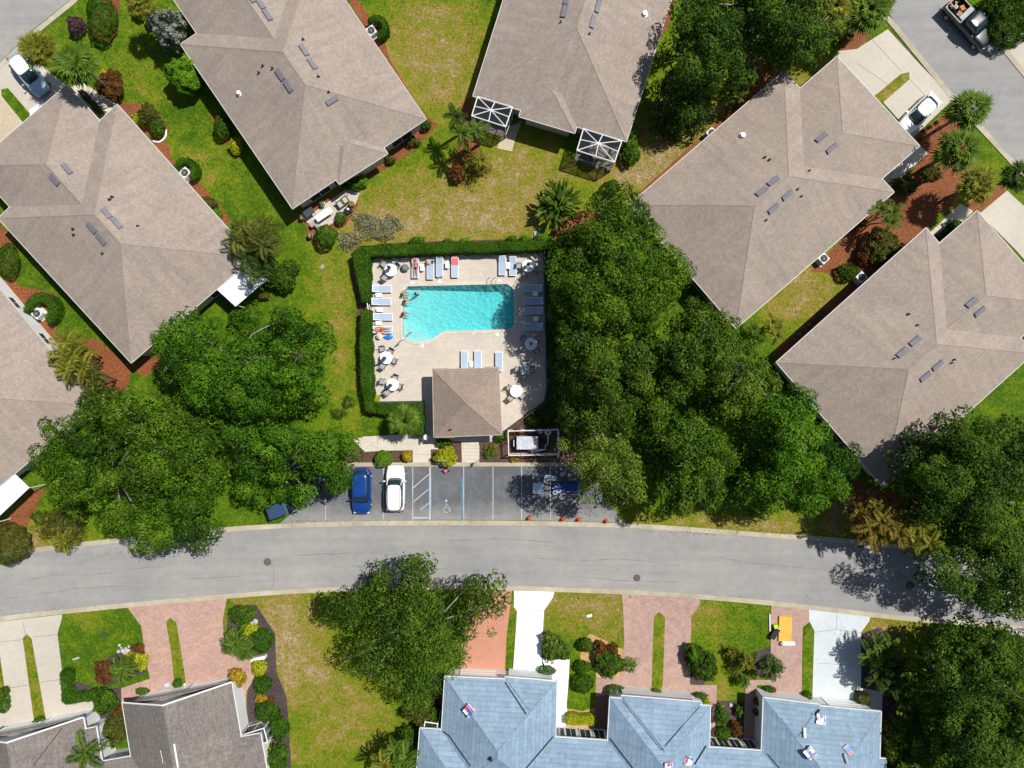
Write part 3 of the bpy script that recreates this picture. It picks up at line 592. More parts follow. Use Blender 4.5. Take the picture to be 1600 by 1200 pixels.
sheet('mulch_bed', [(1376, 1130), (1400, 1130), (1400, 1300), (1370, 1300)], .034, M['mulchr'], .03)
# driveways, top corners
sheet('driveway', [(-90, 200), (0, 107), (18, 90), (62, 100), (104, 134), (60, 190), (0, 245), (-90, 330)], .05, M['conc'], .06, 'pale driveway with the silver car at upper left')
sheet('driveway', [(-100, 170), (0, 150), (34, 190), (0, 228), (-100, 320)], .056, M['tandrive'], .03); lawnpatch([(3, 140), (13, 138), (52, 183), (40, 196), (3, 150)], .064, .1)
sheet('path', [(112, 137), (128, 127), (146, 140), (186, 166), (160, 190)], .05, M['walk'], .06)
sheet('driveway', [(1338, 77), (1387, 46), (1437, 101), (1489, 155), (1427, 214), (1378, 158), (1300, 130), (1310, 80)], .05, M['conc'], .06, 'pale double driveway of the house at upper right'); lawnpatch([(1407, 116), (1420, 113), (1421, 124), (1380, 160), (1350, 160), (1370, 147)], .058, .5)
sheet('driveway', [(1530, 334), (1573, 298), (1680, 395), (1640, 450), (1586, 390)], .05, M['conc'], .06, 'pale driveway at the right edge'); sheet('path', [(1450, 366), (1500, 318), (1520, 330), (1474, 376)], .05, M['walk'], .06)
sheet('driveway', [(1556, 66), (1640, 20), (1700, 120), (1612, 128)], .05, M['conc'], .06)
sheet('driveway', [(1560, 975), (1640, 985), (1660, 1010), (1575, 990)], .05, M['conc'], .06)
# patios
sheet('patio', [(474, 343), (500, 325), (548, 290), (563, 300), (556, 318), (536, 338), (518, 350), (498, 360)], .05, M['conc'], .06)
sheet('patio', [(776, 232), (790, 200), (815, 190), (806, 214), (800, 237)], .05, M['tandrive'], .06)
for cx, cy, r in ((418, 878, 5.2), (995, 903, 4.8), (1422, 915, 6)):
    x, y = G(cx, cy); MBm = MB().lathe([(r / 16 + .05, 0), (r / 16 + .05, .012), (r / 16, .02), (.05, .022)], (x, y, .008), 20)
    tag(MBm.build('manhole_cover', M['iron']), {418: 'round iron manhole cover in the street near the left trees', 995: 'round iron manhole cover in the street above the white driveway', 1422: 'round manhole cover in the tree shade on the street'}[cx], 'manhole cover', 'manhole covers in the street')

# ------------------------------------------------------------ roofs and houses
class Hse:
    def __init__(s, name, label, cat, px, py): s.t = thing(name, (*G(px, py), 0), label, cat); s.q = []; s.name = name
    def add(s, q, ze=2.9, pitch=.36, gable=(0, 0), inset=.6, grow=0.0):
        P = [Vector(p) for p in GP(q, ze)]
        a = sum(P[i].x * P[(i + 1) % 4].y - P[(i + 1) % 4].x * P[i].y for i in range(4))
        assert a > 0, (s.name, q)
        s.q.append((P, ze - .003 * len(s.q), pitch, gable, inset)); return s
    def z(s, x, y):
        best = 0
        for P, ze, pt, gb, _ in s.q:
            h = 99
            for i in range(4):
                a, b = P[i], P[(i + 1) % 4]; d = (b - a).normalized(); dist = d.x * (y - a.y) - d.y * (x - a.x)
                if dist < -.02: h = -1; break
                if (i == 0 and gb[0]) or (i == 2 and gb[1]): continue
                h = min(h, dist)
            if h >= 0: best = max(best, ze + pt * h)
        return best
    def at(s, px, py):
        z = 4.
        for _ in range(8):
            x, y = G(px, py, z); z = .5 * z + .5 * (s.z(x, y) or 2.9)
        x, y = G(px, py, z); return Vector((x, y, s.z(x, y) or z))
    def nrm(s, p):
        e = .15; dx = (s.z(p.x + e, p.y) - s.z(p.x - e, p.y)) / (2 * e); dy = (s.z(p.x, p.y + e) - s.z(p.x, p.y - e)) / (2 * e)
        dx = max(-.6, min(.6, dx)); dy = max(-.6, min(.6, dy)); return Vector((-dx, -dy, 1)).normalized()
    def build(s, roofm, wallm, trim=None, overhang=.55, windows=True):
        mr = MB(); mf = MB(); mw = MB(); mc = MB(); s.wall_edges = []
        for k, (P, ze, pt, gb, ins) in enumerate(s.q):
            w = ((P[1] - P[0]).length + (P[3] - P[2]).length) / 2; Ln = ((P[2] - P[1]).length + (P[0] - P[3]).length) / 2
            m0, m1 = (P[0] + P[1]) / 2, (P[2] + P[3]) / 2; ax = (m1 - m0).normalized(); i0 = 0 if gb[0] else min(w / 2, Ln / 2 - .01); i1 = 0 if gb[1] else min(w / 2, Ln / 2 - .01)
            zr = ze + pt * w / 2; r0 = m0 + ax * i0; r1 = m1 - ax * i1
            vs = [(p.x, p.y, ze) for p in P] + [(r0.x, r0.y, zr), (r1.x, r1.y, zr)] + [(p.x, p.y, ze - .16) for p in P]
            fs = [(1, 2, 5, 4), (3, 0, 4, 5), (0, 1, 4), (2, 3, 5), (9, 8, 7, 6), (0, 6, 7, 1), (1, 7, 8, 2), (2, 8, 9, 3), (3, 9, 6, 0)]
            if gb[0]: fs.remove((0, 1, 4))
            if gb[1]: fs.remove((2, 3, 5))
            mr.add(vs, fs)
            caps_ = [(r0, r1, zr, zr)] + [(P[j], (r0 if j < 2 else r1), ze, zr) for j in range(4) if not gb[0 if j < 2 else 1]]
            for e0, e1, z0_, z1_ in caps_:
                if (Vector((e1.x, e1.y)) - Vector((e0.x, e0.y))).length > .3: mc.tube([(e0.x, e0.y, z0_ - .068), (e1.x, e1.y, z1_ - .068)], .09, 8)
            ct = sum(P, Vector((0, 0))) / 4; Wq = []
            for i in range(4):
                a, b, c = P[(i - 1) % 4], P[i], P[(i + 1) % 4]; d1 = (a - b).normalized(); d2 = (c - b).normalized(); Wq.append(b + (d1 + d2) * overhang)
            mw.prism([(p.x, p.y) for p in Wq], -.1, ze - .17 - .004 * k)
            s.wall_edges.append(Wq)
            for i in range(4):                          # fascia board and gutter, straight along every eave
                if (i == 0 and gb[0]) or (i == 2 and gb[1]):   # raking board and gable wall
                    a, b = P[i], P[(i + 1) % 4]; r = r0 if i == 0 else r1; out = (m0 - m1).normalized() * (1 if i == 0 else -1)
                    for e, f in ((a, r), (r, b)):
                        mf.tube([(e.x + out.x * .05, e.y + out.y * .05, ze - .03 if e is not r else zr - .03), (f.x + out.x * .05, f.y + out.y * .05, ze - .03 if f is not r else zr - .03)], .085, 4)
                    wa, wb = (Wq[0], Wq[1]) if i == 0 else (Wq[2], Wq[3]); wr = (wa + wb) / 2; hz = zr - .2 - .0 
                    q_ = [(wa.x, wa.y, ze - .2), (wb.x, wb.y, ze - .2), (wr.x, wr.y, hz - pt * overhang * .0)]
                    o2 = -out * .15; mw.add(q_ + [(x + o2.x, y + o2.y, z) for x, y, z in q_], [(0, 1, 2), (5, 4, 3), (0, 2, 5, 3), (2, 1, 4, 5)])
                    continue
                a, b = P[i], P[(i + 1) % 4]; d = (b - a).normalized(); n = Vector((d.y, -d.x)); c = (a + b) / 2 + n * .025
                mf.obox((c.x, c.y, ze - .085), (d.x * ((b - a).length + .06), d.y * ((b - a).length + .06), 0), (n.x * .05, n.y * .05, 0), (0, 0, .19))
        s.roof = mr.build('roof', roofm, s.t, uv=True); mc.build('ridge_cap', roofm, s.t, uv=True); mf.build('fascia', trim or M['white'], s.t); s.wall = mw.build('wall', wallm, s.t, fix=True)
        if windows:
            for Wq in s.wall_edges[:1]:
                for i in (1, 3):
                    a, b = Wq[i], Wq[(i + 1) % 4]
                    for f in (.2, .45, .7): s.window(a.lerp(b, f), (b - a).normalized(), 1.3, 1.1, 1.45)
        return s
    def window(s, c, d, w, h, zc, name='window'):
        n = Vector((d.y, -d.x)); g = MB().obox((c.x + n.x * .012, c.y + n.y * .012, zc), (d.x * w, d.y * w, 0), (n.x * .05, n.y * .05, 0), (0, 0, h)).build(name, M['glass'] if name == 'window' else M['white'], s.t)
        f = MB()
        for k in (-1, 1): f.obox((c.x + d.x * k * (w / 2 + .035) + n.x * .02, c.y + d.y * k * (w / 2 + .035) + n.y * .02, zc), (d.x * .07, d.y * .07, 0), (n.x * .09, n.y * .09, 0), (0, 0, h + .14)); f.obox((c.x + n.x * .018, c.y + n.y * .018, zc + k * (h / 2 + .035)), (d.x * w, d.y * w, 0), (n.x * .085, n.y * .085, 0), (0, 0, .07))
        if name == 'window': f.obox((c.x + n.x * .03, c.y + n.y * .03, zc), (d.x * .04, d.y * .04, 0), (n.x * .05, n.y * .05, 0), (0, 0, h))
        else:
            for k in range(1, 4): f.obox((c.x + n.x * .04, c.y + n.y * .04, zc - h / 2 + k * h / 4), (d.x * w, d.y * w, 0), (n.x * .02, n.y * .02, 0), (0, 0, .03))
        f.build('frame', M['white'], g)
    def vent(s, px, py, ax, l=1.12, w=.42, m=None, hgt=.13):
        p = s.at(px, py); n = s.nrm(p); a = Vector((ax[0], -ax[1], 0)).normalized(); a = (a - n * a.dot(n)).normalized(); b = n.cross(a)
        o = MB().obox(p + n * (hgt * .5 + .02), a * l, b * w, n * hgt).obox(p + n * .02, a * (l + .1), b * (w + .1), n * .03).build('roof_vent', m or M['vent'], s.t)
        return o
    def pipe(s, px, py, r=.07, m='black', h=.2):
        p = s.at(px, py); MB().lathe([(r * 1.8, -.05), (r * 1.5, .03), (r, .06), (r, h), (r * 1.25, h + .02), (r * 1.1, h + .08), (.02, h + .1)], p, 10).build('vent_pipe', M[m], s.t)
    def seam(s, pts, w, m, name='valley'):
        """strip of felt or flashing following the roof along a photo polyline"""
        mb = MB(); P = []
        for i in range(len(pts) - 1):
            for k in range(8): t = k / 8; P.append(s.at(pts[i][0] * (1 - t) + pts[i + 1][0] * t, pts[i][1] * (1 - t) + pts[i + 1][1] * t))
        P.append(s.at(*pts[-1])); mb.tube([p + Vector((0, 0, .0)) for p in P], w / 2, 6); mb.build(name, m, s.t)
SH = 1
def duplex(name, label, px, py, Mq, Gq, ext=(), vents=(), ax=(1, 1), pipes=(), wall='cream', **k):
    h = Hse(name, label, 'house', px, py); h.add(Mq)
    if Gq: h.add(Gq)
    for e in ext: h.add(e)
    h.build(M['roof'], M[wall], M['trim'])
    for v in vents: h.vent(v[0], v[1], v[2] if len(v) > 2 else ax)
    for v in pipes: h.pipe(*v)
    return h
def joint(pts, z=.0525, w=.03):
    mb = MB(); P = [Vector(G(x, y)) for x, y in pts]
    for a, b in zip(P, P[1:]): d = (b - a).normalized(); n = Vector((-d.y, d.x)) * w; mb.add([(*(a - n), z), (*(b - n), z), (*(b + n), z), (*(a + n), z)], [(0, 1, 2, 3)])
    tag(mb.build('driveway_joint', M['jointm']), None, None, None, 'structure')
M['jointm'] = nmat('concrete_joint', (.30, .28, .24), .2, 6)
for p in ([(0, 1003), (36, 999)], [(54, 995), (91, 991)], [(9, 1076), (49, 1069)], [(62, 1066), (98, 1061)], [(1340, 100), (1395, 138)], [(1362, 62), (1408, 112)], [(1421, 124), (1462, 168)], [(36, 950 + 20), (40, 990)]): joint(p)
for p in ([(805, 954), (850, 954)], [(822, 955), (822, 1068)], [(806, 1057), (846, 1057)], [(846, 1047), (888, 1047)], [(867, 1110), (885, 1110)]): joint(p, .0535, .02)
for p in ([(1271, 988), (1307, 983), (1345, 989)], [(1307, 954), (1307, 983)], [(1278, 1036), (1335, 1039)], [(1270, 1092), (1345, 1096)]): joint(p, .0535, .022)
for x in range(8): joint([(722, 684 + x * 5.6), (748, 684 + x * 5.6)], .0575, .012)
for p in ([(590, 681), (590, 704)], [(617, 680), (617, 703)], [(645, 692), (673, 692)], [(645, 710), (673, 710)]): joint(p, .0575, .014)
# corner order: 0-1 is a short end, counter-clockwise as seen in the photo (world axes)
h1 = duplex('duplex_house', 'tan roofed house at left with white panel porch roof', 200, 400, [(205, 567), (396, 402), (183, 163), (-3, 341)], [(105, 132), (-42, 259), (151, 476), (298, 349)],
 vents=[(105, 264), (86, 281), (167, 333), (183, 349), (144, 356), (159, 374)], ax=(9, 10.5), pipes=[(172, 312), (176, 308, .07), (115, 358), (116, 367), (161, 396, .06), (216, 353, .05)])
h2 = duplex('duplex_house', 'tan roofed house at upper left above the furnished patio', 470, 170, [(457, 326), (666, 186), (491, -71), (282, 69)], [(424, -116), (265, -10), (428, 229), (587, 123)], ext=[[(485, 222), (530, 288), (606, 240), (561, 174)]],
 vents=[(407, 6), (418, 24), (475, 79), (488, 100), (438, 117), (451, 135), (519, 157, (18, -11)), (392, -4)], ax=(9, 13.5), pipes=[(374, 146, .16, 'white'), (405, 114), (411, 103), (426, 107), (474, 62), (498, 120), (514, 144, .06)])
h3 = duplex('duplex_house', 'tan roofed house at top centre with two screened cages', 880, 60, [(739, 150), (979, 221), (1074, -80), (834, -151)], None, ext=[[(811, 182), (898, 208), (922, 130), (835, 104)]],
 vents=[(882, 18), (886, -2), (926, 34), (934, 10), (938, -8)], ax=(-5, 19), pipes=[(1007, 22, .2, 'white'), (876, 35, .06), (921, 53, .06)])
h4 = duplex('duplex_house', 'tan roofed house at right behind the white sedan', 1200, 290, [(983, 320), (1150, 513), (1397, 300), (1225, 111)], [(1437, 228), (1308, 88), (1089, 277), (1218, 417)],
 vents=[(1283, 215), (1299, 232), (1208, 283), (1190, 299), (1230, 305), (1208, 326)], ax=(17, -14), pipes=[(1160, 212, .2, 'white'), (1195, 246), (1202, 250), (1264, 267, .06), (1246, 296, .06), (1252, 307, .06), (1197, 344, .06)])
h5 = duplex('duplex_house', 'tan roofed house at right edge above the dark trees', 1420, 560, [(1213, 566), (1381, 762), (1615, 552), (1447, 356)], [(1654, 476), (1527, 329), (1308, 518), (1435, 665)],
 vents=[(1518, 473), (1530, 487), (1430, 533), (1410, 551), (1464, 571), (1445, 588)], ax=(17, -14), pipes=[(1419, 491), (1433, 508, .06), (1490, 562), (1486, 567, .06), (1397, 560, .05)])
for hh, fs in ((h2, (.16, .36, .62, .84)), (h3, (.42, .58)), (h1, (.3, .7)), (h4, (.3, .7)), (h5, (.3, .7))):
    a, b = hh.wall_edges[0][0], hh.wall_edges[0][1]
    for f in fs: hh.window(a.lerp(b, f), (b - a).normalized(), 2.2, 1.9, 1.15)
h6 = duplex('duplex_house', 'tan roofed house at left edge with lit white side wall', 20, 620, [(-42, 794), (151, 633), (-54, 388), (-247, 549)], None, wall='whitew')
# grey roofed houses at bottom left
b2 = Hse('gabled_house', 'grey shingled house with white gable front at bottom left', 'house', 290, 1180)
b2.add([(362, 1067), (191, 1099), (222, 1290), (395, 1260)], pitch=.5, gable=(1, 0)); b2.add([(140, 1193), (170, 1370), (438, 1322), (407, 1146)], pitch=.42)
b2.build(M['roofg'], M['whitew'], overhang=.4, windows=False)
b1 = Hse('gabled_house', 'grey shingled house cut off by the bottom left corner', 'house', 40, 1180)
b1.add([(130, 1122), (-44, 1155), (-20, 1300), (155, 1265)], pitch=.5, gable=(1, 0)); b1.add([(-70, 1177), (-40, 1360), (180, 1320), (150, 1136)], pitch=.42)
b1.build(M['roofg'], M['whitew'], overhang=.4, windows=False)
for h in (b1, b2):
    Wq = h.wall_edges[0]; a, b = Wq[0], Wq[1]; d = (b - a).normalized()
    for f in (.27, .73): h.window(a.lerp(b, f), d, 3.6, 2.15, 1.1, 'garage_door')
b2.seam([(272, 1162), (278, 1199)], .16, M['white'], 'ridge_vent'); b2.seam([(251, 1172), (255, 1192)], .05, M['white'], 'ridge_vent')
b1.seam([(97, 1138), (52, 1196)], .12, M['valley'])
# white framed entry screen on the east side of the middle house
def cage(name, label, top_px, z, base=True, cross=None, cat='screen enclosure', mid=None):
    P = [Vector((*G(x, y, z), z)) for x, y in top_px]; c = sum(P, Vector()) / 4; t = thing(name, (c.x, c.y, 0), label, cat)
    f = MB()
    for i in range(4):
        a, b = P[i], P[(i + 1) % 4]; f.tube([a, b], .055, 4); f.tube([a, (a.x, a.y, 0)], .05, 4); m_ = (a + b) / 2; f.tube([m_, (m_.x, m_.y, 0)], .035, 4)
        f.tube([(a.x, a.y, .9), (b.x, b.y, .9)], .03, 4)
        if cross: f.tube([a, cross3 := Vector((*G(*cross, z + .12), z + .12))], .045, 4); f.tube([m_, cross3], .045, 4)
    f.build('frame', M['white'], t); sc = MB(); cc = Vector((*G(*cross, z + .12), z + .1)) if cross else c
    for i in range(4):
        a, b = P[i], P[(i + 1) % 4]; sc.add([a, b, (b.x, b.y, .02), (a.x, a.y, .02)], [(0, 1, 2, 3)]); sc.add([a, b, cc], [(0, 1, 2)])
    sc.build('screen', M['screen'], t); sl = MB().prism([(p.x, p.y) for p in P], -.02, .06); sl.build('floor_slab', M['deck'], t); return t, P
m = mat('insect_screen', (.03, .035, .04), .9, .1); nt, ln, b = nodes(m); tr = nt.new('ShaderNodeBsdfTransparent'); ms = nt.new('ShaderNodeMixShader'); ms.inputs[0].default_value = .5
ln.new(tr.outputs[0], ms.inputs[1]); ln.new(b.outputs[0], ms.inputs[2]); ln.new(ms.outputs[0], nt['Material Output'].inputs[0]); M['screen'] = m
cage('screen_cage', 'white framed screen cage at the left rear of the top centre house', [(746, 151), (737, 181), (790, 198), (800.5, 167.5)], 2.95, cross=(767, 172))
cage('screen_cage', 'white framed screen cage with a beige umbrella inside', [(911.5, 201), (901.5, 235), (960, 253.5), (971.5, 220)], 2.95, cross=(935, 224))
cage('screen_cage', 'white screened entry on the grey gabled house', [(377, 1149), (382, 1170), (418, 1160), (412, 1138)], 2.5)
cage('screen_cage', 'small white screened corner beside the blue roof', [(664, 1128), (662, 1139), (682, 1141), (684, 1131)], 2.5)
# blue underlayment roofs
w = Hse('townhouse', 'long townhouse row with pale blue bare roof at the bottom', 'house', 1020, 1200)
Wb = [[(870, 1065), (695, 1057), (683, 1250), (866, 1250)], [(1110, 1103), (953, 1090), (942, 1290), (1106, 1290)], [(1377, 1112), (1193, 1095), (1184, 1310), (1371, 1310)]]
for q in Wb: w.add(q, pitch=.5)
for q in ([(870.3, 1064.5), (789, 1058), (784, 1190), (866, 1190)], [(1095, 1097), (971, 1087), (966, 1240), (1092, 1240)], [(1281, 1101), (1192.8, 1090), (1188, 1220), (1277, 1225)]): w.add(q, pitch=.5)
w.add([(656, 1138), (640, 1350), (1376, 1400), (1385, 1186)], pitch=.5)
w.build(M['under'], M['whitew'], overhang=.35, windows=False)
for Wq, fs in zip(w.wall_edges[:3], ((.24, .72), (.26, .74), (.22, .72))):
    a, b = Wq[0], Wq[1]; d = (b - a).normalized()
    for f in fs: w.window(a.lerp(b, f), d, 3.4, 2.15, 1.1, 'garage_door')
for pts, wd in (([(789, 1066), (822, 1116)], .13), ([(864, 1151), (822, 1200)], .16), ([(692, 1143), (702, 1150), (735, 1197)], .13), ([(953, 1154), (990, 1202)], .14), ([(973, 1096), (1032, 1171)], .07), ([(1093, 1104), (1033, 1172)], .10), ([(1103, 1165), (1085, 1194)], .2), ([(1199, 1178), (1219, 1202)], .1)):
    w.seam(pts, wd, M['blackfelt'])
w.pipe(767, 1185, .12, 'black')
# entry windows and screens between the garages (front wall faces the street)
Wk = w.wall_edges[6]; a, b = Wk[3], Wk[0]; d = (b - a).normalized(); Lk = (b - a).length
for px_ in (875, 893, 916, 938, 1116, 1134, 1153, 1176):
    p = Vector(G(px_, 1150 + (px_ - 865) * .06, 2.0)); f = (p - a).dot(d); w.window(a + d * f, d, .95, 1.7, 1.25)
# white metal panel roofs
def panelroof(label, q, z, py):
    P = GP(q, z); t = thing('porch_roof', (sum(p[0] for p in P) / 4, sum(p[1] for p in P) / 4, 0), label, 'porch roof')
    a = MB().prism(P, z - .08, z, True); a.build('panel', M['panel'], t, uv=True); c = Vector((sum(p[0] for p in P) / 4, sum(p[1] for p in P) / 4)); m = MB(); s_ = MB()
    for p in P:
        v = Vector(p).lerp(c, .06); m.tube([(v.x, v.y, -.05), (v.x, v.y, z - .08)], .05, 6)
    m.build('post', M['white'], t)
    for k in range(1, 4):
        u = k / 4; A_ = Vector(P[0]).lerp(Vector(P[3]), u); B_ = Vector(P[1]).lerp(Vector(P[2]), u); s_.tube([(A_.x, A_.y, z + .02), (B_.x, B_.y, z + .02)], .035, 4)
    s_.build('roof_rib', M['white'], t)
panelroof('white panel porch roof on the left house partly under palms', [(334, 448), (368, 479), (417, 437), (384, 404)], 2.75, 0)
panelroof('white panel porch roof at left edge below the trees', [(18, 736), (-45, 795), (-18, 822), (46, 762)], 2.75, 0)
# flat slab beside the right house entry
sheet('path', [(1378, 280), (1437, 228), (1449, 240), (1392, 292)], .06, M['walk'], .06)

# ------------------------------------------------------------ grass tufts and fallen leaves (uncountable)
def dryat(px, py):
    d = .10
    for a, b, c, e, w_ in DRY: d += w_ * math.exp(-((px - a) / c) ** 2 * .7 - ((py - b) / e) ** 2 * .7)
    return d
LAWNS = [[(612, 60), (560, -10), (790, -10), (735, 150), (700, 185), (675, 180)], [(570, 300), (690, 200), (735, 235), (740, 300), (840, 300), (840, 368), (640, 374), (560, 380), (552, 330)], [(780, 240), (890, 262), (950, 285), (840, 300), (760, 290)], [(470, 400), (545, 385), (556, 480), (562, 640), (590, 655), (630, 676), (560, 684), (520, 600), (515, 520), (500, 480), (460, 470)], [(195, 70), (235, 60), (270, 150), (330, 170), (380, 260), (450, 350), (470, 395), (420, 340), (352, 320), (320, 260), (275, 250), (262, 190), (200, 150), (180, 80)],
 [(20, 375), (60, 400), (200, 560), (150, 525), (95, 500), (88, 455), (35, 440)], [(1215, 480), (1265, 430), (1310, 432), (1330, 440), (1225, 530), (1240, 500)], [(100, 962), (200, 952), (220, 985), (222, 1005), (180, 1020), (150, 1042), (118, 1050), (97, 1045), (92, 990)], [(410, 935), (495, 930), (480, 980), (540, 1060), (620, 1130), (640, 1200), (460, 1200), (450, 1100), (434, 1040), (432, 985), (402, 950)], [(868, 928), (970, 930), (972, 1005), (925, 990), (890, 1010), (850, 985), (852, 955)], [(1096, 940), (1203, 948), (1203, 1005), (1150, 1010), (1110, 1015), (1082, 1000), (1082, 962)], [(1362, 966), (1455, 980), (1440, 1000), (1400, 1000), (1370, 975), (1350, 985)], [(1000, 822), (1240, 838), (1320, 845), (1320, 800), (1000, 812)], [(1000, 250), (1090, 190), (1130, 180), (1020, 285), (960, 285)]]
def tufts():
    P = []; T = []; S_ = []
    for pl in LAWNS:
        xs = [p[0] for p in pl]; ys = [p[1] for p in pl]; n = int((max(xs) - min(xs)) * (max(ys) - min(ys)) / 256 * 34)
        for _ in range(n):
            x, y = random.uniform(min(xs), max(xs)), random.uniform(min(ys), max(ys))
            if not inpoly(x, y, pl): continue
            c = math.sin(x * .21 + 2 * math.sin(y * .13)) * math.sin(y * .19 + 2 * math.sin(x * .11)); e = math.sin(x * .9) * math.sin(y * .8)
            if random.random() > .45 + .35 * c + .15 * e: continue
            X, Y = G(x, y); P.append((X, Y, random.uniform(.02, .07))); T.append(dryat(x, y) * 1.15 + .12 * c + random.gauss(0, .22)); S_.append(random.uniform(.08, .22))
    n = len(P); N = rng.normal(size=(n, 3)) * .6 + np.array([0, 0, 1]); o = leafmesh('grass_tufts', np.array(P), N, np.array(S_), np.array(T), L['grass'], None, (0, 0, 0), aspect=.45); tag(o, 'longer grass tufts and straw scattered over the lawns', None, None, 'stuff')
tufts()
def litter():
    P = []
    for cx, cy, sx, sy, n in ((220, 865, 90, 10, 260), (480, 815, 60, 8, 160), (650, 905, 110, 14, 260), (890, 800, 50, 20, 300), (850, 560, 12, 60, 120), (1150, 832, 140, 6, 260), (1440, 900, 60, 30, 420), (760, 960, 25, 40, 120), (1320, 1000, 25, 40, 60), (560, 690, 30, 10, 60), (640, 818, 200, 3, 160), (1000, 933, 300, 5, 160), (200, 950, 200, 4, 110)):
        for _ in range(n): P.append((*G(random.gauss(cx, sx * .5), random.gauss(cy, sy * .5)), random.uniform(.06, .085)))
    n = len(P); o = leafmesh('fallen_leaves', np.array(P), rng.normal(size=(n, 3)) * .2 + np.array([0, 0, 1]), rng.uniform(.06, .13, n), rng.uniform(.2, 1, n), L['rust'], None, (0, 0, 0), aspect=.5); tag(o, 'fallen brown leaves along the kerbs and under the trees', None, None, 'stuff')
litter()
# ------------------------------------------------------------ pool
POOL = [(630, 456), (638, 447.5), (792, 444), (800, 449), (803, 456), (803, 506), (800, 512), (792, 514.5), (740, 516), (696, 517.5), (688, 521), (678, 528), (668, 532), (655, 534), (640, 532), (630, 526)]
def holed(name, outer, inner, z, m, label=None):
    bm = bmesh.new()
    for loop in (outer, inner):
        vs = [bm.verts.new((x, y, z)) for x, y in loop]
        for i in range(len(vs)): bm.edges.new((vs[i], vs[(i + 1) % len(vs)]))
    bmesh.ops.triangle_fill(bm, use_beauty=True, use_dissolve=False, edges=bm.edges[:], normal=(0, 0, 1))
    me = bpy.data.meshes.new(name); bm.to_mesh(me); bm.free(); me.materials.append(m); o = bpy.data.objects.new(name, me); C.objects.link(o); return tag(o, label, None, None, 'structure')
DECK = [(578.5, 404), (849, 393), (853.5, 606), (850, 626), (795, 668), (786, 674), (786, 690), (665, 690), (663, 626), (584, 627.5)]
pin = GP(POOL); pc = Vector((sum(p[0] for p in pin) / len(pin), sum(p[1] for p in pin) / len(pin)))
def grow(P, d):
    out = []
    for i in range(len(P)):
        a, b, c = Vector(P[i - 1]), Vector(P[i]), Vector(P[(i + 1) % len(P)]); d1 = (b - a).normalized(); d2 = (c - b).normalized(); n = Vector((d1.y + d2.y, -d1.x - d2.x)).normalized()
        if (b + n * .1 - pc).length < (b - pc).length: n = -n
        out.append(tuple(b + n * d))
    return out
holed('pool_deck', GP(DECK), pin, .045, M['deck'], 'beige paver deck around the pool')
pool = thing('swimming_pool', (pc.x, pc.y, 0), 'turquoise swimming pool with cut corners and shallow west end', 'swimming pool')
def poolfloor(x): px = 800 + x * 16; t = max(0, min(1, (px - 640) / 110)); return -.75 - .75 * t - .25 * max(0, min(1, (px - 750) / 50))
M['plaster'] = nmat('pool_plaster', (.54, .88, .88), .05, 1.6, .5, .06, rough=.7, bmp=.2)
me_ = MB(); co0 = pin; n_ = len(pin)
cg = grow(pin, .32); ring = MB(); ring.add([(x, y, .09) for x, y in pin] + [(x, y, .09) for x, y in cg] + [(x, y, .0) for x, y in cg] + [(x, y, -.1) for x, y in pin], [(i, (i + 1) % n_, n_ + (i + 1) % n_, n_ + i) for i in range(n_)] + [(n_ + i, n_ + (i + 1) % n_, 2 * n_ + (i + 1) % n_, 2 * n_ + i) for i in range(n_)] + [(i, 3 * n_ + i, 3 * n_ + (i + 1) % n_, (i + 1) % n_) for i in range(n_)])
ring.build('coping', M['coping'], pool, fix=True)
bs = MB(); xs_ = np.linspace(G(625, 0)[0], G(808, 0)[0], 30)
ylo, yhi = G(0, 540)[1], G(0, 440)[1]
for i in range(29): bs.add([(xs_[i], ylo, poolfloor(xs_[i])), (xs_[i + 1], ylo, poolfloor(xs_[i + 1])), (xs_[i + 1], yhi, poolfloor(xs_[i + 1])), (xs_[i], yhi, poolfloor(xs_[i]))], [(0, 1, 2, 3)])
for i in range(n_):
    a, b = pin[i], pin[(i + 1) % n_]; bs.add([(*a, -.05), (*b, -.05), (*b, -2), (*a, -2)], [(0, 1, 2, 3)])
for k, (d, z) in enumerate(((34, -.28), (26, -.5), (18, -.68))):   # corner steps at the south-west
    c = [(630, 532 - 0), (630, 500 + k * 8), (640 + d * .6, 534)]; bs.prism(GP([(629, 534), (629, 534 - d), (629 + d * 1.6, 534 + 1)]), -1.2, z)
bs.prism(GP([(629, 452), (634, 452), (634, 520), (629, 520)]), -1.2, -.42)
bs.build('basin', M['plaster'], pool)
mw_ = mat('pool_water', (.05, .62, .62), .04, .6); nt, ln, b = nodes(mw_)
g = nt.new('ShaderNodeNewGeometry').outputs['Position']; mp = nt.new('ShaderNodeMapping'); mp.inputs['Rotation'].default_value = (0, 0, .5); mp.inputs['Scale'].default_value = (1, 1.5, 1); ln.new(g, mp.inputs[0])
n1 = noise(nt, ln, mp.outputs[0], 3.0, 3, .6); wv = nt.new('ShaderNodeTexVoronoi'); wv.inputs['Scale'].default_value = 2.4; wv.feature = 'SMOOTH_F1'; ln.new(mp.outputs[0], wv.inputs['Vector'])
ad = nt.new('ShaderNodeMath'); ad.operation = 'ADD'; ln.new(n1, ad.inputs[0]); ln.new(wv.outputs['Distance'], ad.inputs[1]); bump(nt, ln, b, ad.outputs[0], 1.0, 2.2)
b.inputs['Base Color'].default_value = (.32, .97, .95, 1); b.inputs['Roughness'].default_value = .22
tr = nt.new('ShaderNodeBsdfTransparent'); tr.inputs[0].default_value = (.93, .99, .99, 1)
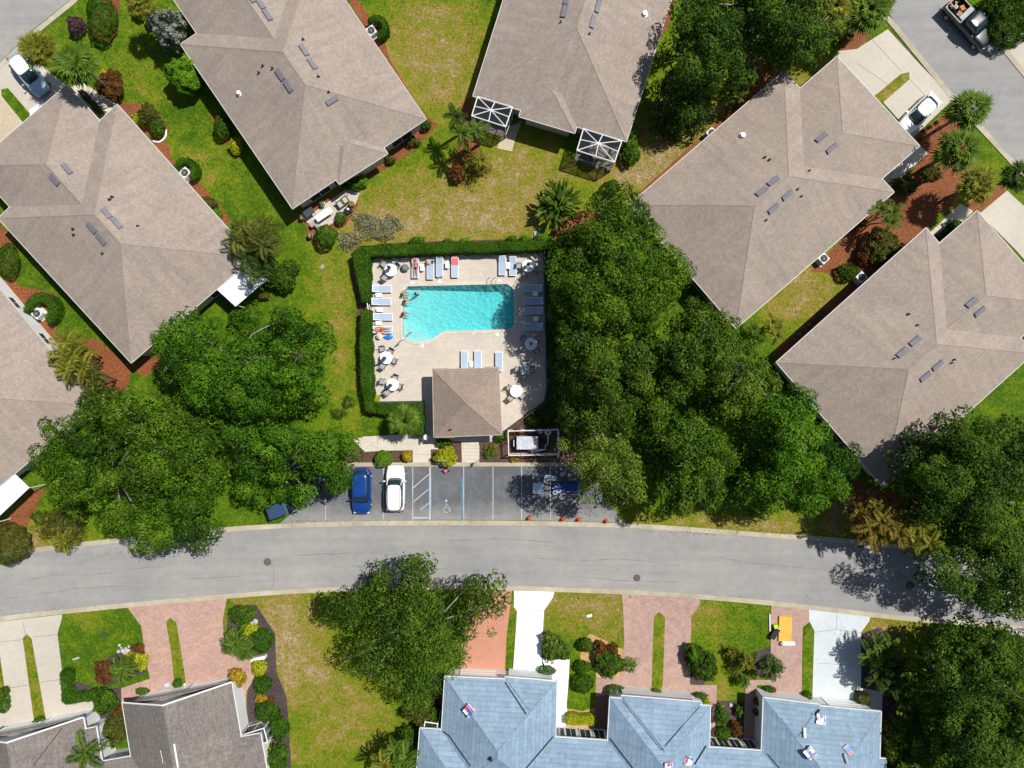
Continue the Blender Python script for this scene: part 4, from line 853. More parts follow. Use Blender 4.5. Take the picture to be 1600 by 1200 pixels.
ms = nt.new('ShaderNodeMixShader'); ms.inputs[0].default_value = .26; ln.new(tr.outputs[0], ms.inputs[1]); ln.new(b.outputs[0], ms.inputs[2]); ln.new(ms.outputs[0], nt['Material Output'].inputs[0])
va = nt.new('ShaderNodeVolumeAbsorption'); va.inputs[0].default_value = (.05, .89, .92, 1); va.inputs[1].default_value = .52; ln.new(va.outputs[0], nt['Material Output'].inputs[1])
wt = MB(); wt.prism(grow(pin, -.004), -2.3, -.06, True); wt.build('water', mw_, pool, fix=True)
# rails
def rail(name, label, pairs, r=.028, m='alu', cat='handrail', group=None):
    mb = MB()
    for P in pairs: mb.tube(P, r, 6)
    return tag(mb.build(name, M[m], smooth=True), label, cat, group)
lad = []
for px in (765.5, 773.5):
    x, y = G(px, 434); y2 = G(px, 445.5)[1]
    lad.append([(x, y, .04), (x, y, .5), (x + .05, y - .12, .82), (x + .08, y - .4, .85), (x + .08, y2 - .1, .6), (x + .08, y2 - .12, -.6)])
rail('pool_ladder', 'chrome grab rails at the north edge of the pool', lad, cat='pool ladder')
x0, y0 = G(622, 539); x1, y1 = G(641, 520)
rail('handrail', 'long sloping handrail into the shallow pool corner', [[(x0, y0, .04), (x0, y0, .8), (x0 * .6 + x1 * .4, y0 * .6 + y1 * .4, .95), (x1, y1, .35), (x1, y1, -.6)], [(x0 + .12, y0 + .05, .04), (x0 + .12, y0 + .05, .8), (x0 * .6 + x1 * .4 + .12, y0 * .6 + y1 * .4 + .05, .95), (x1 + .12, y1 + .05, .35), (x1 + .12, y1 + .05, -.6)]], .035)
for k, (px, py) in enumerate(((645, 443), (687, 441), (781, 439), (710, 520), (740, 520), (777, 522), (660, 540))):
    x, y = G(px, py); o = MB().lathe([(.17, 0), (.17, .012), (.02, .015)], (x, y, .046), 14).build('skimmer_lid', M['white'])
    tag(o, {645: 'white round skimmer lid at the north west pool corner', 687: 'white skimmer lid south of the blue lounger with the green towel', 781: 'white skimmer lid right of the pool ladder', 710: 'white skimmer lid on the south deck nearest the diagonal pool edge', 740: 'white skimmer lid midway along the south pool edge', 777: 'white skimmer lid at the tree shade on the south deck', 660: 'white skimmer lid below the shallow pool tip'}[px], 'skimmer lid', 'skimmer lids in the pool deck')
# fence round the deck
def fence(name, label, pts, h=1.2, m='dark', step=.13, post=2.4, z0=.03, r=.013):
    P = [Vector(G(x, y)) for x, y in pts]; t = thing(name, (P[0].x, P[0].y, 0), label, 'fence'); rl = MB(); pk = MB(); po = MB()
    for i in range(len(P) - 1):
        a, b = P[i], P[i + 1]; d = (b - a); l = d.length; ang = math.atan2(d.y, d.x)
        for z in (z0 + .12, h * .86, h): rl.box((a.x + b.x) / 2, (a.y + b.y) / 2, z, l, .045 if z < h else .07, .04, ang)
        for k in range(int(l / step)): p = a + d * ((k + .5) * step / l); pk.box(p.x, p.y, h * .5 + z0, .022, .022, h * .94)
        for k in range(int(l / post) + 1): p = a + d * min(1, k * post / l); po.box(p.x, p.y, h * .5 + .06, .07, .07, h + .12)
    rl.build('rail', M[m], t); pk.build('pickets', M[m], t); po.build('post', M[m], t); return t
fence('pool_fence', 'dark metal picket fence along the north and east sides of the deck', [(578, 402.5), (850, 391.5), (855, 606), (851, 628), (792, 671)])
fence('pool_fence', 'slim light metal fence along the west hedge of the deck', [(577.5, 404), (577, 470), (580, 490), (583, 560), (584, 629)], m='white', step=.4)
fence('pool_fence', 'dark metal fence above the south hedge of the deck', [(585, 629.5), (661, 627.5), (664, 690)])

# ------------------------------------------------------------ pool house
ph = Hse('pool_house', 'small brown hipped pool house between deck and parking', 'pool house', 730, 630)
ph.add([(676, 577), (678, 683), (784, 679), (779, 575)], ze=2.75, pitch=.48)
ph.build(M['roofb'], M['cream'], trim=nmat('tan_fascia', (.50, .42, .33), .1, 5), overhang=.55, windows=False)
for q in ([(677, 672), (677.5, 684.5), (711, 684), (700, 672)], [(760, 672), (752, 681), (784.5, 680), (784, 672)], [(676, 575.5), (676, 584), (700, 584), (700, 575)], [(757, 573), (757, 582), (779, 582), (779, 573)]):
    P = GP(q, 2.6); a = MB().prism(P, 2.45, 2.6, True); a.build('eave_flare', M['roofb'], ph.t, uv=True)
ph.pipe(704, 671, .07, 'black', .25)
Wq = ph.wall_edges[0]; a, b = Wq[1], Wq[2]; d = (b - a).normalized()
def door(h, c, d, name='door', w=.95):
    n = Vector((d.y, -d.x)); o = MB().obox((c.x + n.x * .02, c.y + n.y * .02, 1.05), (d.x * w, d.y * w, 0), (n.x * .06, n.y * .06, 0), (0, 0, 2.0)).build(name, M['white'], h.t)
    MB().obox((c.x + d.x * .36 + n.x * .09, c.y + d.y * .36 + n.y * .09, 1.0), (d.x * .12, d.y * .12, 0), (n.x * .05, n.y * .05, 0), (0, 0, .04)).build('handle', M['alu'], o)
door(ph, a.lerp(b, .28), d); door(ph, a.lerp(b, .72), d)
a, b = Wq[3], Wq[0]; d = (b - a).normalized()
ph.window(a.lerp(b, .5), d, 1.2, .9, 1.5)

# ------------------------------------------------------------ loungers, tables, chairs
def make_lounger():
    t = thing('sun_lounger', (0, 0, 0), 'x', 'sun lounger', 'sun loungers round the pool'); f = MB()
    for s in (-1, 1):
        f.box(s * .33, 0, .33, .05, 1.9, .06); 
        for y in (-.8, .72): f.box(s * .33, y, .16, .045, .06, .32)
    f.box(0, -.93, .33, .7, .05, .06); f.box(0, .93, .33, .7, .05, .06); f.build('frame', M['white'], t)
    s1 = MB().box(0, -.3, .375, .6, 1.2, .02); o = s1.build('seat_sling', M['sling'], t)
    b = MB().obox((0, .6, .47), (.6, 0, 0), (0, .62, .22), (0, -.006, .02)); o2 = b.build('backrest', M['sling'], t)
    fr = MB()
    for s in (-1, 1): fr.obox((s * .31, .6, .475), (.035, 0, 0), (0, .64, .225), (0, -.01, .04))
    fr.obox((0, .89, .58), (.64, 0, 0), (0, .04, .012), (0, -.01, .04)); fr.build('backrest_frame', M['white'], o2)
    return t
def make_chair():
    t = thing('patio_chair', (0, 0, 0), 'x', 'patio chair', 'patio chairs round the pool tables'); l = MB()
    for s in (-1, 1): l.tube([(s * .26, -.24, 0), (s * .27, -.22, .62), (s * .27, .2, .64), (s * .25, .27, .9)], .018, 5); l.tube([(s * .25, .28, 0), (s * .26, .16, .4), (s * .26, -.2, .42)], .016, 5)
    l.tube([(-.25, .27, .9), (.25, .27, .9)], .018, 5); l.build('frame', M['dark'], t)
    MB().obox((0, -.01, .42), (.5, 0, 0), (0, .44, -.02), (0, 0, .02)).build('seat', M['chairs'], t); MB().obox((0, .24, .68), (.48, 0, 0), (0, .07, .44), (0, .02, -.005)).build('backrest', M['chairs'], t)
    return t
def make_table(round_=True, r=.6):
    t = thing('patio_table', (0, 0, 0), 'x', 'patio table', 'tables on the pool deck')
    if round_: MB().lathe([(r - .02, .70), (r, .705), (r, .73), (r - .02, .74), (.02, .74)], (0, 0, 0), 32).build('tabletop', M['white'], t)
    else: MB().box(0, 0, .72, .88, .88, .035).build('tabletop', M['tglass'], t)
    for k in range(4):
        a = k * math.pi / 2 + .78; MB().tube([(math.cos(a) * r * .72, math.sin(a) * r * .72, 0), (math.cos(a) * r * .6, math.sin(a) * r * .6, .70)], .022, 6).build('leg', M['white'], t)
    return t
M['tglass'] = nmat('frosted_table_top', (.46, .50, .52), .15, 8, rough=.2)
def make_side(rnd=False):
    t = thing('side_table', (0, 0, 0), 'x', 'side table', 'small white side tables by the loungers')
    if rnd: MB().lathe([(.27, .42), (.28, .45), (.02, .46)], (0, 0, 0), 20).build('tabletop', M['white'], t)
    else: MB().box(0, 0, .44, .38, .62, .03).build('tabletop', M['white'], t)
    for a, b in ((-1, -1), (1, -1), (1, 1), (-1, 1)): MB().box(a * (.15 if not rnd else .13), b * (.26 if not rnd else .13), .21, .035, .035, .42).build('leg', M['white'], t)
    return t
used = {}
def place(key, mk, px, py, z, rz, label, group=None, sc=None):
    first = key not in used
    if first: used[key] = mk()
    o = used[key] if first else dup(used[key], (0, 0, 0))
    if first: pend.append((o, px, py, z, rz, label, group))
    else: setp(o, px, py, z, rz, label, group)
    return o
pend = []
def setp(o, px, py, z, rz, label, group):
    x, y = G(px, py, z); o.location = (x, y, .05); o.rotation_euler = (0, 0, rz); o['label'] = label
    if group: o['group'] = group
LG = [(597, 451, R(90), 'pale blue lounger by the west fence, northernmost of that row'), (596, 471, R(90), 'pale blue lounger by the west fence, second from the north'), (598.5, 495, R(90), 'pale blue lounger by the west fence, just above the striped towel one'), (598, 515, R(90), 'lounger by the west fence covered with a striped orange towel'),
 (649, 419, 0, 'north side lounger under the pink towel and sunbather'), (672.5, 421, 0, 'north side lounger with a patterned bag at its head'), (687, 416.5, 0, 'north side lounger with a pale green towel at its foot'), (711, 418, 0, 'north side lounger with a coral red towel on its backrest'), (785, 414.5, 0, 'empty pale lounger left of the pair by the north east table'), (801.5, 415.5, 0, 'empty pale lounger right of the pair by the north east table'),
 (832, 450, R(-90), 'shaded blue lounger by the east fence, northernmost'), (833.5, 470, R(-90), 'shaded blue lounger by the east fence, second from the north'), (833.5, 485, R(-90), 'shaded blue lounger by the east fence, third from the north'), (833, 510.5, R(-90), 'shaded blue lounger by the east fence, southernmost'),
 (726, 563, R(180), 'pale lounger north of the pool house roof, leftmost of three'), (747, 563, R(180), 'pale lounger north of the pool house roof, middle of three'), (780, 565, R(180), 'pale lounger at the north east corner of the pool house roof')]
for px, py, rz, lb in LG: place('lounger', make_lounger, px, py, .4, rz, lb)
ST = [(592, 461, R(90), 0, 'white side table between the first and second west loungers'), (593.5, 484, R(90), 0, 'white side table between the second and third west loungers'), (592, 505, R(90), 0, 'white side table above the striped towel lounger'), (592.5, 525, 0, 1, 'round side table beside the blue float'), (660, 418, 0, 0, 'side table right of the pink towel lounger'), (699, 414, 0, 0, 'white side table left of the coral towel lounger'), (794, 415, 0, 0, 'white side table between the two north east loungers'), (736.5, 569, 0, 0, 'white side table between loungers north of the pool house'), (836.5, 459, 0, 1, 'round side table between the first and second east loungers'), (837.5, 498.5, 0, 1, 'round side table above the southernmost east lounger')]
for px, py, rz, rd, lb in ST: place('side%d' % rd, (lambda rd=rd: make_side(bool(rd))), px, py, .45, rz, lb)
TB = [(610.5, 422, 'NW', 'white round table in the north west deck corner'), (603.5, 559, 'W', 'white round table below the blue float'), (613.5, 601, 'SW', 'white round table in the south west deck corner'), (825.5, 415.5, 'NE', 'white round table in the north east deck corner'), (829.5, 537.5, 'E', 'round table in the tree shade below the east loungers'), (806.5, 611, 'SE', 'round table just east of the pool house roof')]
CH = {'NW': [(600, 413), (617, 409), (601, 434), (620, 415)], 'W': [(597, 545), (611, 548), (617, 564), (598, 572)], 'SW': [(598, 596), (618, 589), (626, 604), (605, 613)], 'NE': [(834, 402), (811, 415), (821, 429), (838, 421)], 'E': [(818, 529), (839, 531), (817, 545), (838, 548)], 'SE': [(796, 606), (815, 602), (798, 622), (817, 619)]}
nm = {'NW': 'the north west table', 'W': 'the table below the blue float', 'SW': 'the south west table', 'NE': 'the north east table', 'E': 'the shaded east table', 'SE': 'the table east of the pool house'}
def side_of(dx, dy): return ('upper' if dy < 0 else 'lower') + (' left' if dx < 0 else ' right')
for px, py, k, lb in TB:
    place('table', make_table, px, py, .74, 0, lb)
    for cx, cy in CH[k]:
        X1, Y1 = G(cx, cy); X0, Y0 = G(px, py); a = math.atan2(-(X0 - X1), (Y0 - Y1)) + math.pi + random.uniform(-.2, .2)
        place('chair', make_chair, cx, cy, .5, a, 'grey sling chair at the %s side of %s' % (side_of(cx - px, cy - py), nm[k]))
place('tablesq', (lambda: make_table(False, .5)), 820, 578, .74, 0, 'square frosted table in the tree shade east of the pool house', None)
for cx, cy, a, s_ in ((821, 567, 0, 'north'), (809, 577, R(90), 'west'), (832, 578, R(-90), 'east'), (819, 589, R(180), 'south')): place('chair', make_chair, cx, cy, .5, a, 'grey sling chair at the %s side of the square table' % s_)
for p_ in pend: setp(*p_)
# closed umbrellas standing in tables
def umbrella(px, py, col, label, h=2.4, tilt=(0, 0)):
    x, y = G(px, py, .74); t = thing('closed_umbrella', (x, y, .05), label, 'umbrella', 'closed umbrellas in the pool tables')
    MB().tube([(x, y, .05), (x + tilt[0], y + tilt[1], h)], .022, 6).build('pole', M['alu'], t); c = MB(); rings = []
    for z, r in ((1.15, .13), (1.3, .17), (1.7, .13), (2.2, .07), (h + .05, .02)):
        rings.append([(x + tilt[0] * z / h + r * (1 + .25 * math.cos(k * math.pi)) * math.cos(k * math.pi / 6), y + tilt[1] * z / h + r * (1 + .25 * math.cos(k * math.pi)) * math.sin(k * math.pi / 6), z) for k in range(12)])
    c.loft(rings).build('canopy', M[col], t)
umbrella(603, 560, 'navy', 'folded blue umbrella in the round table below the blue float'); umbrella(612, 602, 'navy', 'folded blue umbrella in the south west round table'); umbrella(829.5, 537.5, 'navy', 'folded umbrella in the shaded east round table', 2.2); umbrella(610, 420, 'navy', 'folded dark umbrella in the north west round table'); umbrella(825, 415, 'navy', 'folded dark umbrella in the north east round table')

# ------------------------------------------------------------ towels, bags, floats
def slab(name, label, cat, px, py, z, w, l, m, rz=0, th=.02, slope=0, mats=None):
    x, y = G(px, py, z); mb = MB(); n = 8; a = []
    c, s_ = math.cos(rz), math.sin(rz)
    for k in range(n + 1):
        v = -l / 2 + l * k / n
        for u in (-w / 2, w / 2):
            uu = u * (1 + .05 * math.sin(k * 2.1)); a.append((x + uu * c - v * s_, y + uu * s_ + v * c, z + slope * v + .006 * math.sin(k * 1.7 + u * 9)))
    top = a; bot = [(p[0], p[1], p[2] - th) for p in a]; N = len(a)
    fs = [(2 * k, 2 * k + 1, 2 * k + 3, 2 * k + 2) for k in range(n)] + [(N + 2 * k + 2, N + 2 * k + 3, N + 2 * k + 1, N + 2 * k) for k in range(n)] + [(2 * k + 2, N + 2 * k + 2, N + 2 * k, 2 * k) for k in range(n)] + [(2 * k + 1, N + 2 * k + 1, N + 2 * k + 3, 2 * k + 3) for k in range(n)] + [(0, N, N + 1, 1), (2 * n, 2 * n + 1, N + 2 * n + 1, N + 2 * n)]
    mb.add(top + bot, fs); return tag(mb.build(name, m), label, cat)
def stripes(name, c1, c2, w, axis='X', rot=0):
    m = mat(name, c1, .9, .1); nt, ln, b = nodes(m); tc = nt.new('ShaderNodeTexCoord'); wv = nt.new('ShaderNodeTexWave'); wv.wave_type = 'BANDS'; wv.bands_direction = axis; wv.inputs['Scale'].default_value = w; ln.new(tc.outputs['Object'], wv.inputs[0])
    r = nt.new('ShaderNodeValToRGB'); r.color_ramp.interpolation = 'CONSTANT'; r.color_ramp.elements[0].color = (*c1, 1); r.color_ramp.elements[1].color = (*c2, 1); r.color_ramp.elements[1].position = .5; ln.new(wv.outputs[0], r.inputs[0]); ln.new(r.outputs[0], b.inputs['Base Color']); return m
slab('towel', 'pink towel on the sunbather lounger at the north side', 'towel', 649, 410, .53, .62, .95, nmat('pink_terry', (.72, .36, .50), .08, 10), slope=.30)
slab('towel', 'coral red towel on a north side lounger backrest', 'towel', 711, 409, .53, .62, 1.05, nmat('coral_terry', (.75, .16, .18), .08, 10), slope=.30)
slab('towel', 'orange and white striped towel on the west lounger', 'towel', 592, 515, .50, .95, .66, stripes('orange_stripes', (.72, .16, .06), (.75, .60, .48), 1.6, 'Y'))
slab('towel', 'pale green towel at the foot of a north side lounger', 'towel', 687, 429, .42, .55, .42, nmat('green_terry', (.42, .60, .48), .08, 10), rz=.3)
def blob(name, label, cat, px, py, z, r, sx, sy, h, m, rz=0):
    x, y = G(px, py, z); mb = MB(); rings = []
    for k in range(7):
        t = k / 6; rr = math.sin(math.pi * (.12 + .8 * t)) ** .5; rings.append([(x + r * sx * rr * (1 + .12 * math.sin(j * 2 + k)) * math.cos(j * .524 + rz), y + r * sy * rr * (1 + .12 * math.sin(j * 3 + k)) * math.sin(j * .524 + rz), z + h * t) for j in range(12)])
    mb.loft(rings); return tag(mb.build(name, m, smooth=True), label, cat)
blob('beach_bag', 'patterned orange beach bag at a north lounger head', 'bag', 669.5, 410, .42, .24, 1, 1.1, .3, nmat('patterned_cloth', (.55, .38, .25), .6, 12, c2=(.75, .7, .6)))
blob('beach_bag', 'dark teal bag beside the patterned beach bag', 'bag', 676, 409, .42, .18, .8, 1.2, .25, nmat('teal_cloth', (.03, .10, .13), .2, 8))
blob('water_float', 'bright blue swim float lying on the west deck', 'pool float', 607, 527, .06, .42, 1.1, .55, .16, nmat('blue_vinyl', (.01, .22, .72), .1, 3, rough=.35), .5)
blob('cooler_bag', 'black and grey stroller bag left of the pink towel lounger', 'bag', 633.5, 419.5, .06, .40, 1, .9, .6, nmat('grey_nylon', (.16, .20, .21), .5, 7, c2=(.35, .45, .46)))
blob('sun_hat', 'straw hat resting on the round west side table', 'hat', 592, 525, .52, .2, 1, 1, .12, nmat('straw', (.62, .53, .36), .1, 20))
blob('cap', 'white folded towel on the side table by the pink lounger', 'towel', 660, 418, .46, .15, 1, 1, .08, M['white'])

# ------------------------------------------------------------ people
SK = {'a': nmat('tanned_skin', (.42, .20, .12), .05, 9, rough=.5), 'b': nmat('light_skin', (.55, .31, .22), .05, 9, rough=.5)}
HAIR = {'d': mat('dark_hair', (.03, .02, .015), .6), 'g': mat('grey_hair', (.35, .32, .29), .7), 'n': mat('brown_hair', (.12, .06, .03), .6), 'l': mat('blond_hair', (.45, .30, .14), .6)}
def person(px, py, z, rz, pose, label, skin='a', hair='d', wear=None, cat='person'):
    """one continuous skinned body; local axes: +Y towards the head when lying, up = Z"""
    x, y = G(px, py, z); J = {}
    if pose == 'lying':
        J = dict(pel=(0, 0, .0), bel=(0, .18, .03), che=(0, .40, .08), nek=(0, .58, .14), hd=(0, .70, .20), cr=(0, .80, .22))
        for s, n in ((-1, 'l'), (1, 'r')): J.update({n + 'hip': (s * .1, -.04, 0), n + 'kn': (s * .13, -.44, .10 if s < 0 else .16), n + 'an': (s * .12, -.84, -.01), n + 'to': (s * .14, -.9, .12), n + 'sh': (s * .17, .50, .09), n + 'el': (s * .30, .24, .04), n + 'wr': (s * .22, .0, .03), n + 'pa': (s * .19, -.08, .03)})
    elif pose == 'stand':
        J = dict(pel=(0, 0, .0), bel=(0, .01, .18), che=(0, 0, .42), nek=(0, .02, .60), hd=(0, .05, .70), cr=(0, .05, .82))
        for s, n in ((-1, 'l'), (1, 'r')): J.update({n + 'hip': (s * .1, 0, -.05), n + 'kn': (s * .12, .05, -.46), n + 'an': (s * .12, 0, -.88), n + 'to': (s * .13, .14, -.91), n + 'sh': (s * .18, 0, .50), n + 'el': (s * .34, .05, .32), n + 'wr': (s * .42, .22, .24), n + 'pa': (s * .43, .31, .23)})
    else:
        J = dict(pel=(0, 0, .0), bel=(0, .02, .16), che=(0, .06, .38), nek=(0, .1, .54), hd=(0, .14, .64), cr=(0, .14, .76))
        for s, n in ((-1, 'l'), (1, 'r')): J.update({n + 'hip': (s * .1, .04, -.02), n + 'kn': (s * .14, .45, .02), n + 'an': (s * .13, .50, -.40), n + 'to': (s * .13, .62, -.43), n + 'sh': (s * .18, .06, .46), n + 'el': (s * .27, .0, .2), n + 'wr': (s * .24, .22, .06), n + 'pa': (s * .22, .30, .06)})
    Rd = dict(pel=(.15, .11), bel=(.125, .095), che=(.15, .105), nek=(.055, .055), hd=(.085, .095), cr=(.06, .07), hip=(.09, .085), kn=(.055, .055), an=(.04, .04), to=(.035, .025), sh=(.055, .055), el=(.04, .04), wr=(.028, .028), pa=(.04, .016))
    E = [('pel', 'bel'), ('bel', 'che'), ('che', 'nek'), ('nek', 'hd'), ('hd', 'cr')]
    for n in 'lr': E += [('pel', n + 'hip'), (n + 'hip', n + 'kn'), (n + 'kn', n + 'an'), (n + 'an', n + 'to'), ('che', n + 'sh'), (n + 'sh', n + 'el'), (n + 'el', n + 'wr'), (n + 'wr', n + 'pa')]
    keys = list(J); vs = [Vector(J[k]) for k in keys]; rad = [Rd.get(k) or Rd[k[1:]] for k in keys]; es = [(keys.index(a), keys.index(b)) for a, b in E]
    for n in 'lr':
        w_, p_ = Vector(J[n + 'wr']), Vector(J[n + 'pa']); f = (p_ - w_).normalized(); sd = f.cross(Vector((0, 0, 1))).normalized(); pi_ = keys.index(n + 'pa')
        for q, ln_ in ((-1.5, .055), (-.5, .07), (.5, .075), (1.5, .065)):
            a_ = p_ + f * .04 + sd * q * .019; vs += [a_, a_ + f * ln_ * .55, a_ + f * ln_ + Vector((0, 0, -.02))]; k0 = len(vs) - 3; rad += [(.009, .009), (.0085, .0085), (.007, .007)]; es += [(pi_, k0), (k0, k0 + 1), (k0 + 1, k0 + 2)]
        a_ = w_ + f * .03 + sd * (.035 if n == 'l' else -.035); vs += [a_, a_ + f * .04 + sd * (.02 if n == 'l' else -.02)]; rad += [(.01, .01), (.008, .008)]; k0 = len(vs) - 2; es += [(keys.index(n + 'wr'), k0), (k0, k0 + 1)]
    hd, cr, nk = Vector(J['hd']), Vector(J['cr']), Vector(J['nek']); up = (cr - nk).normalized(); fw = Vector((0, 0, 1)) if pose == 'lying' else Vector((0, 1, 0)); fw = (fw - up * fw.dot(up)).normalized()
    vs += [hd + fw * .11]; rad += [(.014, .02)]; es += [(keys.index('hd'), len(vs) - 1)]                      # nose
    sdw = fw.cross(up)
    for s in (-1, 1): vs += [hd + sdw * s * .095]; rad += [(.012, .02)]; es += [(keys.index('hd'), len(vs) - 1)]   # ears
    me = bpy.data.meshes.new('person'); me.from_pydata(vs, es, [])
    me.materials.append(SK[skin]); t = thing('person', (x, y, z), label, cat, None, rz); o = bpy.data.objects.new('body', me); C.objects.link(o); o.parent = t
    md = o.modifiers.new('skin', 'SKIN'); md.use_smooth_shade = True; 
    for i, r in enumerate(rad): me.skin_vertices[0].data[i].radius = r; me.skin_vertices[0].data[i].use_root = (i == 0)
    sb = o.modifiers.new('sub', 'SUBSURF'); sb.levels = 1; sb.render_levels = 2
    def child(name, mb, m):
        me2 = bpy.data.meshes.new(name); me2.from_pydata(mb.v, [], mb.f); me2.materials.append(m); k = bpy.data.objects.new(name, me2); C.objects.link(k); k.parent = t
        for p in me2.polygons: p.use_smooth = True
    hb = MB(); rings = []
    for k in range(7):                                   # hair: a cap over the back and crown of the head
        a = k / 6 * math.pi * .56; rings.append([hd + up * .035 - fw * .012 + (up * math.cos(a) + (sdw * math.cos(j * .524) + -fw * math.sin(j * .524) * (1 if math.sin(j * .524) > 0 else .72)) * math.sin(a)) * (.118 + .006 * math.sin(j * 3 + k)) for j in range(12)])
    hb.loft(rings); child('hair', hb, HAIR[hair])
    eb = MB()
    for s in (-1, 1): c = hd + fw * .088 + sdw * s * .034 + up * .018; eb.lathe([(.004, -.01), (.012, 0), (.004, .01)], c, 8)
    child('eyes', eb, M['black']); mo = MB().obox(hd + fw * .092 - up * .045, sdw * .045, up * .012, fw * .012); child('mouth', mo, mat('lips', (.35, .10, .09), .5))
    if wear:
        wb = MB(); p0, b0 = Vector(J['pel']), Vector(J['bel']); d_ = (b0 - p0).normalized(); u_ = Vector((1, 0, 0)); v_ = d_.cross(u_)
        wb.loft([[p0 + d_ * h_ + u_ * (r1 * math.cos(j * .449)) + v_ * (r2 * math.sin(j * .449)) for j in range(14)] for h_, r1, r2 in ((-.11, .155, .115), (-.03, .178, .135), (.06, .165, .125), (.10, .15, .11))]); child('shorts', wb, wear)
    return t
ws = [nmat('navy_swimwear', (.02, .03, .10), .1, 8), nmat('red_swimwear', (.45, .04, .04), .1, 8), nmat('black_swimwear', (.02, .02, .02), .1, 8), nmat('teal_swimwear', (.02, .22, .24), .1, 8)]
person(649, 419, .45, 0, 'lying', 'tanned sunbather on the pink towel lounger', 'a', 'n', ws[2]); person(595, 515.5, .50, R(90), 'lying', 'sunbather in red lying on the striped towel', 'a', 'd', ws[1])
person(651, 460, .08, R(20), 'stand', 'bather standing in the pool near the north west corner', 'b', 'd', ws[0]); person(632.5, 472, .19, R(-80), 'sit', 'dark haired bather sitting on the west pool edge, middle of three', 'b', 'd', ws[2])
person(629.5, 460, .19, R(-85), 'sit', 'blond bather sitting on the west pool edge, nearest the corner', 'a', 'l', ws[3]); person(630, 490.5, .19, R(-100), 'sit', 'brown haired bather sitting on the west pool edge, southernmost', 'a', 'n', ws[1])
# ------------------------------------------------------------ vehicles
def carpaint(name, c, metal=.3): 
    m = mat(name, c, .28, .5, metal); b = m.node_tree.nodes['Principled BSDF']; b.inputs['Coat Weight'].default_value = .6; b.inputs['Coat Roughness'].default_value = .06; return m
tyre = mat('tyre_rubber', (.02, .02, .02), .85); rimm = mat('alloy_rim', (.45, .46, .47), .3, .5, .7); hl = mat('headlight_lens', (.65, .70, .72), .1, .6); tl = mat('taillight_lens', (.35, .02, .02), .2, .5)
cglass = mat('car_glass', (.012, .03, .032), .06, .9)
def sup(yc, a, b, z, n=4.5, k=28, skew=0):
    out = []
    for i in range(k):
        t = 2 * math.pi * i / k; c, s_ = math.cos(t), math.sin(t); Y = a * math.copysign(abs(s_) ** (2 / n), s_); X = b * math.copysign(abs(c) ** (2 / n), c); out.append((X * (1 - skew * (Y / a)), yc + Y, z))
    return out
